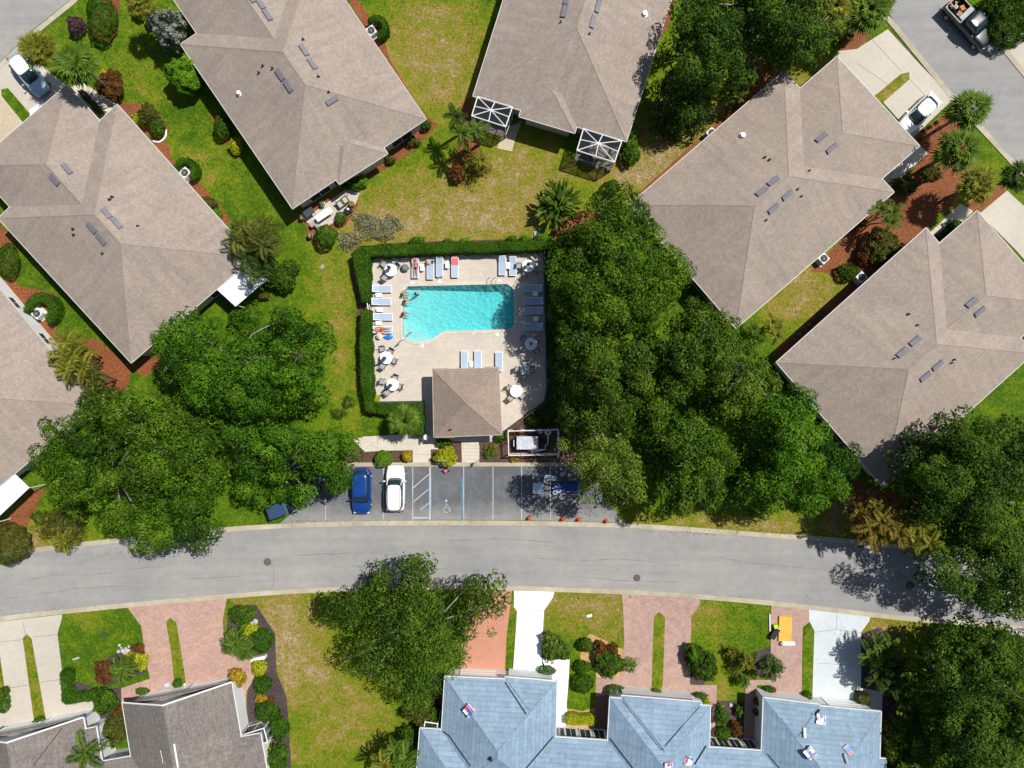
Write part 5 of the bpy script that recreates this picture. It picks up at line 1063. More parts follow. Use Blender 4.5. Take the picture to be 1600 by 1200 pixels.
def vehicle(px, py, dx, dy, paint, label, cat, L_=4.6, W_=1.84, stations=None, belt=.98, top=1.48, gl=((-1.75, 1.25), (-1.15, .45)), bw=(.80, .60), rails=False, name='car', n_=4.5, truck=False, tall=1.0, roofm=None):
    """front points along photo direction (dx, dy)"""
    x, y = G(px, py, .7); rz = math.atan2(-dx, -dy); t = thing(name, (0, 0, 0), label, cat); h = L_ / 2; w = W_ / 2
    st = stations or [(-h, .60, .62), (-h + .06, .78, .84), (-h + .25, .90, belt - .03), (-h + .8, .97, belt + .01), (-.9, 1, belt), (0, 1, belt - .01), (.9, 1, belt - .02), (1.35, .985, belt - .06), (h - .5, .94, belt - .15), (h - .18, .84, belt - .26), (h - .04, .70, .60), (h, .55, .55)]
    rg = []
    for yy, f, zt in st:
        q = w * f; half = [(.0, zt + .012), (q * .55, zt), (q * .80, zt - .02), (q * .93, zt - .08), (q * .99, zt - .22), (q, .50), (q * .97, .32), (q * .86, .22), (0, .20)]
        rg.append([(a, yy, b) for a, b in half] + [(-a, yy, b) for a, b in half[-2:0:-1]])
    body = MB().loft(rg).build('body', paint, t, smooth=True, fix=True)
    (y0, y1), (r0, r1) = gl; g = MB(); c0, a0 = (y0 + y1) / 2, (y1 - y0) / 2; c1, a1 = (r0 + r1) / 2, (r1 - r0) / 2; B0, B1 = w * bw[0] / .84 * .9, w * bw[1] / .84 * 1.0
    g.loft([sup(c0, a0, B0, belt - .06, n_), sup(c0 * .5 + c1 * .5, (a0 + a1) / 2 + .06, (B0 + B1) / 2 + .03, (belt + top) / 2, n_), sup(c1, a1, B1, top - .015, n_)]); g.build('windows', cglass, t, smooth=True, fix=True)
    r = MB(); r.loft([sup(c1, a1 + .03, B1 + .02, top - .03, n_), sup(c1, a1, B1, top + .0, n_), sup(c1, a1 * .8, B1 * .78, top + .025, n_), sup(c1, a1 * .4, B1 * .4, top + .035, n_)]); rf = r.build('roof', roofm or paint, t, smooth=True, fix=True)
    p = MB()
    for s in (-1, 1):
        for (ya, yb) in ((y1 - .08, r1 - .03), (y0 + .08, r0 + .03)): p.tube([(s * B0 * .93, ya, belt - .02), (s * B1 * .95, yb, top - .01)], .04, 5)
        ym = (r0 + r1) / 2; p.tube([(s * (B0 - .0), ym, belt), (s * (B1 + .01), ym, top - .01)], .03, 5)
        for zz, BB, ra, rb in ((belt + .0, B0 + .0, y0 + .3, y1 - .3),): p.tube([(s * BB, ra, zz), (s * BB, rb, zz)], .02, 4)
    p.build('pillars', paint, t)
    if rails:
        rr = MB()
        for s in (-1, 1): rr.tube([(s * (B1 - .08), r0 + .12, top + .01), (s * (B1 - .08), r0 + .22, top + .06), (s * (B1 - .08), r1 - .3, top + .06), (s * (B1 - .08), r1 - .2, top + .01)], .018, 5)
        rr.build('roof_rail', M['black'], rf)
    for s in (-1, 1):
        for yy in (-h + .85, h - .88):
            c = (s * (w - .12), yy, .33); wl = MB(); rgs = []
            for xx, q in ((-.11, .24), (-.11, .31), (-.07, .335), (.07, .335), (.11, .31), (.11, .24)): rgs.append([(c[0] + xx, c[1] + q * math.cos(a * .314), c[2] + q * math.sin(a * .314)) for a in range(20)])
            o = wl.loft(rgs).build('wheel', tyre, t, smooth=False); rm = MB(); rm.loft([[(c[0] + s * xx, c[1] + q * math.cos(a * .314), c[2] + q * math.sin(a * .314)) for a in range(20)] for xx, q in ((.10, .22), (.125, .21), (.115, .05))]); rm.build('rim', rimm, o)
        MB().box(s * (w + .09), gl[0][1] - .35, belt + .04, .20, .12, .13).build('mirror', M['black'] if truck else paint, t)
        MB().lathe([(.03, -.06), (.08, -.02), (.08, .02), (.02, .05)], (s * w * .70, h - .17, belt - .32), 12, 1.5, 1.1).build('headlight', hl, t); MB().box(s * w * .76, -h + .12, belt - .2, .24, .14, .16).build('taillight', tl, t)
    MB().box(0, -h + .02, .42, .5, .04, .12).build('number_plate', M['grey'], t)
    t.location = (x, y, .055); t.rotation_euler = (0, 0, rz); return t
blue = carpaint('blue_paint', (.008, .055, .25), .2); wht = carpaint('white_paint', (.78, .78, .78), 0); slv = carpaint('pale_blue_silver_paint', (.42, .53, .62), .35); pearl = carpaint('pearl_white_paint', (.80, .85, .83), 0); dgr = carpaint('dark_green_paint', (.005, .014, .017), 0)
vehicle(565, 767, 0, 1, blue, 'blue hatchback car parked beside the white one', 'car', 4.5, 1.82, belt=1.0, top=1.56, gl=((-2.0, 1.15), (-1.72, .45)), bw=(.80, .64))
vehicle(618, 763, 0, -1, wht, 'white estate car with roof rails in the pool parking', 'car', 4.5, 1.84, belt=1.02, top=1.62, gl=((-2.1, 1.1), (-1.95, .45)), bw=(.80, .62), rails=True)
vehicle(45, 115, 38, 49, slv, 'pale silver car on the upper left driveway', 'car', 4.75, 1.8, belt=.98, top=1.5, gl=((-1.9, 1.2), (-1.5, .3)), bw=(.80, .63), roofm=carpaint('white_roof_paint', (.78, .80, .81), 0))
vehicle(1436, 178, -40, 40, pearl, 'white sedan parked on the upper right driveway', 'car', 4.6, 1.78, belt=.95, top=1.42, gl=((-1.95, 1.25), (-1.25, .35)), bw=(.80, .62))
tk = vehicle(1514, 38, 58, 62, dgr, 'dark pickup truck with loaded bed at upper right', 'pickup truck', 5.6, 1.95, belt=1.15, top=1.82, gl=((-.55, 1.35), (-.35, .7)), bw=(.80, .66), name='pickup_truck', n_=6, truck=True,
  stations=[(-2.8, .93, .62), (-2.78, .97, .70), (-.75, .97, .70), (-.70, 1, 1.12), (0, 1, 1.14), (.9, 1, 1.14), (1.4, .99, 1.10), (2.3, .93, 1.02), (2.65, .85, .92), (2.8, .7, .7)])
def bed():
    b = MB(); 
    for s in (-1, 1): b.box(s * .91, -1.75, .90, .09, 2.1, .50)
    b.box(0, -2.77, .90, 1.9, .06, .50); b.box(0, -.72, .92, 1.9, .06, .50); tmp = tk.location.copy(); rr_ = tk.rotation_euler.copy(); tk.location = (0, 0, 0); b.build('truck_bed', dgr, tk)
    MB().box(0, -.98, 1.2, 1.5, .42, .2).build('tool_box', M['grey'], tk)
    tk.location = tmp
bed()
def onbed(name, label, cat, lx, ly, lz, mb, m):
    me = mb; o = me.build(name, m, None, (0, 0, 0)); c, s_ = math.cos(tk.rotation_euler.z), math.sin(tk.rotation_euler.z)
    o.location = (tk.location.x + lx * c - ly * s_, tk.location.y + lx * s_ + ly * c, tk.location.z + lz); o.rotation_euler = (0, 0, tk.rotation_euler.z + random.uniform(-.5, .5)); return tag(o, label, cat)
wood = nmat('sawn_wood', (.42, .27, .14), .2, 8); card = nmat('cardboard', (.40, .25, .14), .15, 4)
onbed('cardboard_box', 'brown cardboard box in the pickup bed near the cab', 'box', .3, -1.4, .72, MB().box(0, 0, .17, .5, .4, .34).box(0, .1, .345, .48, .18, .01), card)
onbed('cardboard_box', 'orange tinted box at the rear left of the pickup bed', 'box', -.35, -1.6, .72, MB().box(0, 0, .15, .42, .5, .3).box(.1, 0, .305, .2, .48, .01), nmat('orange_card', (.52, .22, .07), .15, 4))
onbed('bucket', 'white bucket in the pickup bed', 'bucket', .1, -2.1, .72, MB().lathe([(.13, 0), (.16, .34), (.17, .36), (.14, .36), (.12, .05)], n=16), M['white'])
onbed('timber_offcuts', 'loose timber offcuts in the pickup bed', 'timber', -.1, -2.3, .74, MB().box(0, 0, .04, .9, .12, .06, .4).box(.1, .1, .1, .8, .1, .05, -.5).box(-.1, .0, .15, .6, .14, .05, 1.2).box(.2, -.2, .06, .14, .8, .05, .2), wood)
# golf cart under the left oak
def cart():
    x, y = G(435, 797, 1.4); t = thing('utility_cart', (0, 0, 0), 'small dark blue cart half hidden under the left oak', 'cart'); nb = mat('cart_roof_blue', (.03, .06, .13), .5)
    MB().loft([[(a * .62, b * 1.0, z) for a, b in ((-1, -.95), (1, -.95), (1.05, 0), (1, .95), (-1, .95), (-1.05, 0))] for z in (1.76, 1.80)] + [[(a * .5, b * .85, 1.84) for a, b in ((-1, -.95), (1, -.95), (1.05, 0), (1, .95), (-1, .95), (-1.05, 0))]]).build('roof', nb, t)
    b = MB(); 
    for a, c in ((-.52, .85), (.52, .85), (-.52, -.8), (.52, -.8)): b.tube([(a, c * 1.05, .55), (a, c, 1.76)], .02, 5)
    b.build('roof_post', M['dark'], t); MB().box(0, 0, .38, 1.15, 2.2, .22).box(0, .95, .62, 1.0, .35, .4).box(0, -.9, .6, 1.0, .5, .3).build('body', nb, t); MB().box(0, -.25, .66, 1.0, .45, .14).box(0, -.5, .88, 1.0, .1, .4).build('seat', M['black'], t)
    for a in (-.52, .52):
        for c in (-.75, .8): MB().loft([[(a + q, c + .22 * math.cos(k * .449), .22 + .22 * math.sin(k * .449)) for k in range(14)] for q in (-.09, .09)]).build('wheel', tyre, t)
    t.location = (x, y, .02); t.rotation_euler = (0, 0, R(-70))
cart()

# ------------------------------------------------------------ air conditioners
def make_ac():
    t = thing('air_conditioner', (0, 0, 0), 'x', 'air conditioner', 'air conditioners beside the houses'); MB().box(0, 0, .06, 1.05, 1.05, .12).build('pad', M['walk'], t)
    b = MB().box(0, 0, .50, .82, .82, .74); 
    for k in range(9): 
        z = .22 + k * .065; b.box(0, 0, z, .85, .85, .02)
    o = b.build('casing', M['acw'], t); MB().lathe([(.32, .872), (.32, .885), (.05, .885)], n=24).build('fan_grille', M['black'], t)
    r = MB()
    for q in (.12, .22, .33): r.lathe([(q, .888), (q + .02, .895), (q + .02, .888)], n=24)
    r.box(0, 0, .893, .64, .02, .01).box(0, 0, .8935, .02, .64, .01); r.lathe([(.07, .888), (.06, .91), (.01, .915)], n=12); r.build('guard', M['grey'], t); return t
M['acw'] = mat('ac_casing', (.62, .64, .63), .5)
pend.clear()
for px, py, rz, lb in ((289, 270, .75, 'air conditioner in the round hedge beside the left house'), (580, 48, .6, 'air conditioner in the round hedge at the top of the upper left house'), (58, 490, .85, 'air conditioner in the round hedge beside the left edge house'), (1287, 404, .75, 'air conditioner on red mulch beside the right house'), (1346, 433, .75, 'air conditioner beside the dark bush near the right edge house'), (1112, 208, .75, 'shaded air conditioner at the north west side of the right house')):
    place('ac', make_ac, px, py, .85, rz, lb)
for p_ in pend: setp(*p_)

# ------------------------------------------------------------ equipment yard
fence('equipment_fence', 'white rail fence round the pool equipment yard', [(794, 672), (871, 670), (872, 708), (795, 709), (794, 672)], h=1.5, m='white', step=9, post=1.2, r=.02)
def prim(name, label, cat, mb, m, group=None, parent=None, smooth=False): return tag(mb.build(name, M[m] if isinstance(m, str) else m, parent, smooth=smooth), label, cat, group)
x, y = G(824, 692, 1.2); t = thing('pool_heater', (x, y, 0), 'large grey pool heater box in the equipment yard', 'pool heater')
MB().box(x, y, .62, 1.95, 1.15, 1.1).build('casing', nmat('galvanised_steel', (.45, .46, .50), .2, 3, rough=.45), t); MB().box(x, y, 1.19, 2.05, 1.25, .05).box(x + .1, y, 1.225, 1.2, .7, .02).build('lid', nmat('galvanised_lid', (.52, .53, .58), .2, 3, rough=.4), t)
for px, py, r, hh, lb in ((845, 674, .24, 1.0, 'small round filter tank in the equipment yard'), (856, 675.5, .34, 1.1, 'large round filter tank in the equipment yard corner')):
    x, y = G(px, py, hh); t = thing('filter_tank', (x, y, 0), lb, 'filter tank', 'filter tanks in the equipment yard'); MB().lathe([(r * .8, 0), (r, .1), (r, hh * .7), (r * .85, hh * .9), (r * .3, hh), (.05, hh)], (x, y, 0), 24).build('tank', nmat('tank_grp', (.50, .58, .58), .1, 4, rough=.4), t, smooth=True); MB().lathe([(.08, hh), (.08, hh + .1), (.05, hh + .12)], (x, y, 0), 12).box(x, y, hh + .14, .26, .04, .04).build('valve', M['black'], t)
x, y = G(845, 690, .4); prim('pool_pump', 'black pool pump beside the grey heater box', 'pump', MB().lathe([(.14, 0), (.16, .1), (.16, .3), (.1, .34)], (x, y, .1), 14).box(x + .35, y, .25, .5, .22, .22).box(x + .1, y, .06, 1, .35, .1), 'black')
def L3(pts): return [Vector((*G(a, b, c), c)) for a, b, c in pts]
prim('plumbing_pipes', 'white plastic pipes running beside the pool heater', 'pipe', MB().tube(L3([(826, 704, .4), (852, 702, .4), (852, 696, .4), (856, 693, .4), (856, 680, .4)]), .045, 8).tube(L3([(852, 702, .35), (845, 704, .35), (830, 706, .3)]), .04, 8).tube(L3([(803, 688, .1), (803, 688, .7), (803, 697, .7), (803, 698, .1)]), .05, 8), 'white')
# ------------------------------------------------------------ work gear in the east parking bays
def folding_table(px, py, w, l, rz, label, m='white', z=.75):
    x, y = G(px, py, z); t = thing('work_table', (0, 0, 0), label, 'table'); MB().box(0, 0, z, w, l, .05).build('tabletop', m if not isinstance(m, str) else M[m], t)
    for a in (-1, 1):
        for b in (-1, 1): MB().tube([(a * w * .42, b * l * .42, 0), (a * w * .38, b * l * .38, z - .02)], .02, 5).build('leg', M['grey'], t)
    t.location = (x, y, .02); t.rotation_euler = (0, 0, rz); return t
folding_table(841, 763, 1.05, 1.05, 0, 'square pale blue white table in the shaded parking bay', mat('pale_laminate', (.52, .62, .68), .5)); folding_table(860, 746.5, 1.2, .45, R(-6), 'narrow white trestle table above the blue tarp', mat('grey_laminate', (.50, .56, .60), .5))
tarp = nmat('blue_tarp', (.012, .06, .26), .15, 3, rough=.5)
slab('tarp', 'large crumpled blue tarp in the shaded parking bay', 'tarp', 885, 763, .35, 2.7, 1.0, tarp, th=.3); slab('tarp', 'narrow blue tarp strip below the wooden planks', 'tarp', 893, 772, .2, 2.3, .3, tarp, th=.15)
for k, (px, py, l, a) in enumerate(((872, 750.5, 2.0, .04), (888, 750, 1.4, .0), (886, 768.5, 1.9, .03), (888, 772.5, 2.2, -.02))):
    x, y = G(px, py, .5); prim('wooden_plank', ['long wooden plank on the north edge of the blue tarp', 'shorter plank on the north edge of the blue tarp nearer the tree', 'wooden plank across the blue tarp beside the buckets', 'lowest wooden plank on the narrow tarp strip'][k], 'plank', MB().box(x, y, .42, l, .09, .05, a).box(x, y, .2, .08, .08, .4), wood, 'planks on the blue tarp')
def make_bucket():
    t = thing('bucket', (0, 0, 0), 'x', 'bucket', 'white buckets by the blue tarp'); MB().lathe([(.15, 0), (.19, .38), (.2, .4), (.17, .4), (.14, .04)], n=18).build('pail', M['white'], t); MB().tube([(.19 * math.cos(a), .02, .38 + .0 + .16 * math.sin(a)) for a in np.linspace(0, math.pi, 9)], .008, 4).build('handle', M['grey'], t); return t
pend.clear()
for px, py, lb in ((877, 777, 'white bucket on the asphalt just south of the blue tarp'), (867, 769.5, 'white bucket at the south west tarp corner'), (873, 767, 'white bucket on the tarp right of the corner bucket'), (878, 741, 'pale bucket north of the tarp at the tree edge'), (852, 751, 'small pale bucket between the two work tables')): place('bucket', make_bucket, px, py, .35, random.uniform(0, 3), lb)
for p_ in pend: setp(*p_)
for k, (px, py, a) in enumerate(((869, 759, -.6), (873, 757, -.7), (866, 762, .5))): x, y = G(px, py, .5); prim('paint_roller', ['white roller tool on the blue tarp, middle one', 'white roller tool on the blue tarp, nearest the planks', 'white roller tool on the blue tarp, leftmost'][k], 'roller', MB().tube([(x - .2 * math.cos(a), y - .2 * math.sin(a), .42), (x + .2 * math.cos(a), y + .2 * math.sin(a), .42)], .03, 8).tube([(x, y, .42), (x + .1, y - .3, .4)], .012, 4), 'white', 'roller tools on the tarp')
def make_cone():
    t = thing('traffic_cone', (0, 0, 0), 'x', 'traffic cone', 'red cones along the parking kerb'); MB().box(0, 0, .025, .42, .42, .05).build('base', M['conebase'], t); MB().lathe([(.17, .05), (.13, .25), (.05, .62), (.03, .68), (.02, .68)], n=18).build('cone', M['cone'], t); MB().lathe([(.125, .30), (.092, .44), (.09, .44)], n=18).build('band', M['cone2'], t); return t
M['cone'] = mat('red_plastic', (.62, .05, .02), .5); M['conebase'] = mat('red_base', (.40, .03, .015), .6); M['cone2'] = mat('orange_band', (.85, .22, .08), .5)
pend.clear()
for px, py, lb in ((826, 810.5, 'red cone at the left end of the blocked bays'), (878.5, 812, 'red cone in shade, second from the left'), (903.5, 812.5, 'red cone in shade, third from the left'), (947, 815, 'red cone at the right end in the sun')): place('cone', make_cone, px, py, .3, random.uniform(0, 1), lb)
for p_ in pend: setp(*p_)
# signs, lamp, scooter by the walk
def signpost(px, py, rz, label, w=.75, h=2.0, m='white', face=None):
    x, y = G(px, py, h); t = thing('parking_sign', (x, y, 0), label, 'sign', 'sign posts by the parking'); d = (math.cos(rz), math.sin(rz))
    MB().tube([(x, y, -.05), (x, y, h)], .03, 6).build('post', M['grey'], t); MB().obox((x + d[1] * .04, y - d[0] * .04, h - .35), (d[0] * w, d[1] * w, 0), (-d[1] * .02, d[0] * .02, -.12), (0, 0, .5)).build('plate', M[m], t)
signpost(690, 720, 0, 'white sign plate standing in the yellow bush'); signpost(747.5, 722, R(90), 'small white sign beside the right pool walk', .35)
x, y = G(665, 683.5, 1.2); t = thing('litter_bin', (x, y, 0), 'round white topped bin at the pool gate walk', 'bin'); MB().lathe([(.22, 0), (.26, .8)], (x, y, .05), 20).build('bin_body', M['beigec'], t); MB().lathe([(.29, .85), (.27, .95), (.15, 1.0), (.02, 1.01)], (x, y, .05), 20).build('lid', M['white'], t)
x, y = G(660.5, 684, .9); prim('garden_rack', 'white bent rack beside the round bin', 'rack', MB().tube([(x - .1, y + .3, .05), (x, y + .25, .9), (x, y - .35, .9), (x - .1, y - .4, .05)], .025, 6).tube([(x - .3, y - .1, .6), (x + .25, y - .05, .75)], .02, 6), 'white')
def scooter():
    x, y = G(696, 736.5, .5); t = thing('toy_scooter', (x, y, .02), 'small pink and black scooter below the yellow bush', 'scooter'); pk = mat('pink_plastic', (.75, .12, .32), .4)
    MB().box(x, y, .28, .34, .22, .12).lathe([(.12, .34), (.14, .42), (.05, .46)], (x - .02, y, 0), 10).build('body', pk, t); MB().tube([(x + .22, y, .25), (x + .26, y, .75)], .02, 6).tube([(x + .26, y - .2, .75), (x + .26, y + .2, .75)], .018, 6).build('handlebar', M['black'], t)
    for k in (-.26, .26): MB().loft([[(x + k + .13 * math.cos(a * .45), y + q, .13 + .13 * math.sin(a * .45)) for a in range(14)] for q in (-.05, .05)]).build('wheel', tyre, t)
scooter()
# ------------------------------------------------------------ patio of the upper left house
folding = folding_table(506, 335, .62, 1.75, R(-56), 'long white table on the round patio', 'white'); folding_table(482, 331, 1.0, .8, R(35), 'dark grill cover table under the eave', mat('dark_cover', (.05, .06, .065), .7), .8)
def armchair(px, py, rz, label, m):
    x, y = G(px, py, .5); t = thing('patio_armchair', (0, 0, 0), label, 'armchair', 'cushioned patio armchairs'); MB().box(0, 0, .2, .72, .72, .3).box(-.33, 0, .35, .08, .72, .35).box(.33, 0, .35, .08, .72, .35).box(0, .33, .45, .72, .08, .55).build('frame', M['dark'], t); MB().box(0, -.03, .42, .55, .58, .12).build('seat_cushion', m, t); MB().box(0, .27, .62, .55, .12, .4).build('back_cushion', m, t); t.location = (x, y, .055); t.rotation_euler = (0, 0, rz)
cu = nmat('cream_cushion', (.48, .45, .34), .06, 8); armchair(532, 318, R(35), 'cream cushioned armchair on the patio, left of its pair', cu); armchair(538, 312.5, R(35), 'cream cushioned armchair on the patio, right of its pair', cu)
x, y = G(543.5, 328, .5); t = thing('side_table', (x, y, .05), 'small dark table with a white lantern at the patio edge', 'side table'); MB().box(x, y, .4, .7, .6, .05, .6).build('tabletop', M['black'], t)
for a in (-.2, .2): MB().box(x + a, y, .2, .04, .4, .4, .6).build('leg', M['black'], t)
blob('lantern', 'white lantern on the dark patio side table', 'lantern', 544, 327.5, .48, .13, 1, 1, .28, M['white'])
for k, (px, py, c, lb) in enumerate(((472, 340, 'beigec', 'pale round plant pot at the dark mulch corner'), (484.5, 368.5, 'walk', 'round stone pot on the red mulch below the patio'), (549, 319, 'dark', 'plant pot with yellow leaves at the patio edge'), (504, 319, 'white', 'small white pot by the patio wall'))):
    x, y = G(px, py, .4); t = thing('plant_pot', (x, y, .02), lb, 'plant pot', 'plant pots round the patio'); MB().lathe([(.16, 0), (.26, .4), (.29, .42), (.29, .46), (.22, .46), (.2, .4), (.02, .38)], (x, y, .02), 18).build('pot', M[c], t)
    d = rdirs(90, -.1); leafmesh('foliage', np.array([x, y, .52]) + d * .26, d + .3, .14, rng.normal(.5, .2, 90), L['gold' if k == 2 else 'dark'], t)
x, y = G(489.5, 351.5, .4); prim('bbq_grill', 'small grey barbecue at the lower patio edge', 'barbecue', MB().box(x, y, .55, .5, .4, .25, .6).lathe([(.03, 0), (.03, .5)], (x - .15, y, 0), 6).lathe([(.03, 0), (.03, .5)], (x + .15, y, 0), 6).box(x + .4, y - .1, .6, .3, .3, .04, .6), 'grey')
x, y = G(533, 308, .9); prim('privacy_panel', 'thin white slatted panel behind the patio armchairs', 'panel', MB().box(x, y, .6, 1.2, .04, .05, R(38)).box(x, y, .9, 1.2, .04, .05, R(38)).box(x - .5, y - .4, .45, .05, .05, .9).box(x + .5, y + .4, .45, .05, .05, .9), 'white')
# beige umbrella and furniture inside the right screen cage
x, y = G(936, 233, 2.1); t = thing('open_umbrella', (x, y, 0), 'open beige umbrella inside the screen cage', 'umbrella'); MB().tube([(x, y, 0), (x, y, 2.35)], .025, 6).build('pole', M['white'], t); cb = MB(); cb.loft([[(x + r * math.cos(k * .785 + .2), y + r * math.sin(k * .785 + .2), z) for k in range(8)] for r, z in ((1.0, 1.95), (.98, 1.99), (.5, 2.22), (.03, 2.36))]); cb.build('canopy', M['beigec'], t)
for k, (px, py) in enumerate(((916, 245), (930, 250), (943, 256), (952, 262))): x, y = G(px, py, .4); prim('cage_chair', 'pale chair on the screened patio, number %s from the left' % ['first', 'second', 'third', 'fourth'][k], 'chair', MB().box(x, y, .42, .5, .5, .05, .3).box(x + .05, y + .24, .66, .5, .05, .45, .3).box(x - .2, y - .2, .2, .04, .04, .4).box(x + .2, y - .2, .2, .04, .04, .4).box(x - .2, y + .2, .2, .04, .04, .4).box(x + .2, y + .2, .2, .04, .04, .4), 'beigec', 'chairs on the screened patio')
# ------------------------------------------------------------ roofing supplies
wrapw = mat('white_wrap', (.80, .81, .84), .4); wrapb = mat('blue_wrap', (.03, .12, .50), .4); wrapr = mat('red_wrap', (.68, .06, .10), .4); wrapg = mat('grey_shingle_pack', (.38, .38, .40), .6)
def stack(hs, px, py, a, label, lay, n=3):
    p = hs.at(px, py); nn = hs.nrm(p); ax = Vector((math.cos(a), math.sin(a), 0)); ax = (ax - nn * ax.dot(nn)).normalized(); bx_ = nn.cross(ax); t = thing('shingle_stack', p, label, 'shingle stack', 'stacks of wrapped shingles on the blue roof')
    for k, (u, v, m, tw) in enumerate(lay):
        lv = k // 3; ca, sa = math.cos(tw), math.sin(tw); A_ = ax * ca + bx_ * sa; B_ = bx_ * ca - ax * sa; c = p + ax * u + bx_ * v + nn * (.06 + .11 * lv)
        o = MB().obox(c, A_ * .82, B_ * .27, nn * .105).build('shingle_pack', wrapg if lv == 0 or random.random() < .3 else wrapw, t); MB().obox(c + nn * .055, A_ * .36, B_ * .275, nn * .006).build('printed_band', m, o); MB().obox(c + nn * .0545 + A_ * .28, A_ * .13, B_ * .273, nn * .006).build('printed_band', wrapr if m is wrapb else wrapb, o)
    return t
la = lambda: [(random.uniform(-.05, .05), v + random.uniform(-.04, .04), random.choice([wrapb, wrapb, wrapr, wrapw]), random.uniform(-.12, .12)) for v in (-.29, 0, .29)] 
for px, py, a, lb, n in ((733, 1110, R(50), 'shingle stack on the left blue roof hip', 3), (1282, 1124, R(-15), 'shingle stack near the front eave of the right blue roof', 2), (1264, 1176, R(-52), 'long shingle stack on the lower left hip of the right blue roof', 3), (1327, 1170, R(-60), 'small shingle stack on the right slope of the right blue roof', 1), (1074, 1188, R(60), 'shingle stack on the middle blue roof beside the black valley', 2), (1043, 1198, R(0), 'shingle stack cut off at the bottom edge of the middle blue roof', 2)):
    l_ = []
    for q in range(n): l_ += la()
    stack(w, px, py, a, lb, l_ if n > 1 else l_[:2])
p = w.at(1255, 1146); q = w.at(1256, 1136); nn = w.nrm(p); prim('felt_roll', 'white roll of underlayment on the right blue roof', 'roll', MB().tube([w.at(1255.5, 1137) + nn * .14, w.at(1256.5, 1153) + nn * .14], .14, 14), wrapw)
prim('felt_roll', 'grey roll of underlayment beside the small shingle stack', 'roll', MB().tube([w.at(1318, 1178) + nn * .14, w.at(1323, 1193) + nn * .14], .13, 14), wrapg, None)
prim('air_hose', 'thin dark hose running over the right blue roof', 'hose', MB().tube([w.at(*c) + Vector((0, 0, .03)) for c in ((1245, 1151), (1251, 1145), (1257, 1135), (1263, 1127), (1269, 1119), (1267, 1115), (1272, 1117), (1279, 1109))], .03, 5), 'black')
prim('nail_gun', 'black nail gun at the upper end of the roof hose', 'nail gun', MB().obox(w.at(1277, 1111) + Vector((0, 0, .1)), (.35, .3, 0), (-.08, .09, 0), (0, 0, .14)).obox(w.at(1275, 1113) + Vector((0, 0, .1)), (.1, .08, 0), (.16, -.2, 0), (0, 0, .1)), 'black')
# supplies on the rose driveway
x, y = G(1226, 982, .2); t = thing('plywood_stack', (x, y, .05), 'yellow plywood sheets stacked on the brown driveway', 'plywood stack'); ply = nmat('yellow_plywood', (.68, .42, .08), .08, 3)
for k in range(4): MB().box(x + .02 * k, y - .01 * k, .09 + .045 * k, 1.24, 2.42, .035, R(-2.5) + .006 * k).build('sheet', ply, t)
MB().tube([(x - .55, y + .35, .28), (x + .6, y + .36, .28)], .012, 4).build('strap', M['grey'], t)
x, y = G(1231.5, 1005.5, .3); prim('wrap_roll', 'thick white roll lying below the plywood sheets', 'roll', MB().tube([(x - .6, y - .02, .27), (x + .6, y, .27)], .22, 16).tube([(x - .72, y - .02, .27), (x - .6, y - .02, .27)], .1, 10), wrapw)
x, y = G(1211.5, 991, .5); t = thing('hand_trolley', (x, y, .05), 'black hand trolley tilted beside the plywood', 'trolley'); aa = R(58)
MB().box(x, y, .3, 1.15, .5, .28, aa).build('tank', M['black'], t); MB().tube([(x - .3 * math.cos(aa), y - .3 * math.sin(aa) - .2, .3), (x - .65 * math.cos(aa), y - .65 * math.sin(aa), .45), (x - .3, y - .55, .3)], .03, 6).box(x + .55 * math.cos(aa), y + .55 * math.sin(aa), .35, .12, .45, .12, aa).build('handle', M['white'], t)
for k in (-1, 1): MB().lathe([(.14, 0), (.16, .05), (.14, .1)], (x + .2 * math.cos(aa) + k * .3 * math.sin(aa), y + .2 * math.sin(aa) - k * .3 * math.cos(aa), .1), 12).build('wheel', tyre, t)
x, y = G(1213, 979.5, .5); prim('safety_bag', 'lime green tool bag above the black trolley', 'bag', MB().box(x, y, .3, .38, .34, .34, .2).box(x, y, .49, .3, .04, .06, .2), mat('hi_vis_lime', (.45, .80, .03), .6))
x, y = G(1203, 973, .1); prim('timber_batten', 'long pale batten lying on the grass edge', 'batten', MB().box(x, y, .1, .12, 1.65, .06, R(1)).box(x + .02, y, .14, .05, 1.6, .03, R(1)), wrapw)
for px, py in ((1349, 1094),): x, y = G(px, py, .5)
# stones, lamps and small yard things
def rocks(px, py, n, sx, sy, r, label, m='rock', group=None):
    for k in range(n):
        a, b = px + random.uniform(-sx, sx), py + random.uniform(-sy, sy); x, y = G(a, b); rr = r * random.uniform(.6, 1.3); mb = MB(); rings = []
        for j in range(5):
            th = math.pi * (.08 + .84 * j / 4); rings.append([(x + rr * math.sin(th) * math.cos(q * .785) * random.uniform(.8, 1.15), y + rr * math.sin(th) * math.sin(q * .785) * random.uniform(.8, 1.15), rr * .5 - rr * .55 * math.cos(th)) for q in range(8)])
        mb.loft(rings); tag(mb.build('rock', M[m]), label, 'rock', group or 'garden rocks, ' + label.split(' rock ')[-1].split(' stone ')[-1])
rocks(192, 1015, 10, 12, 8, .2, 'grey white garden rock edging the bed on the bottom left lawn'); rocks(1135, 1108, 4, 8, 8, .2, 'pale rock in the dark bed between the blue roofs'); rocks(398, 975, 4, 7, 7, .3, 'grey rock between the bushes right of the pink driveway'); rocks(843, 362, 4, 8, 4, .22, 'pale rock by the big leaved plant'); rocks(1036, 235, 4, 24, 30, .14, 'small pale stone in the sandy patch by the right house')
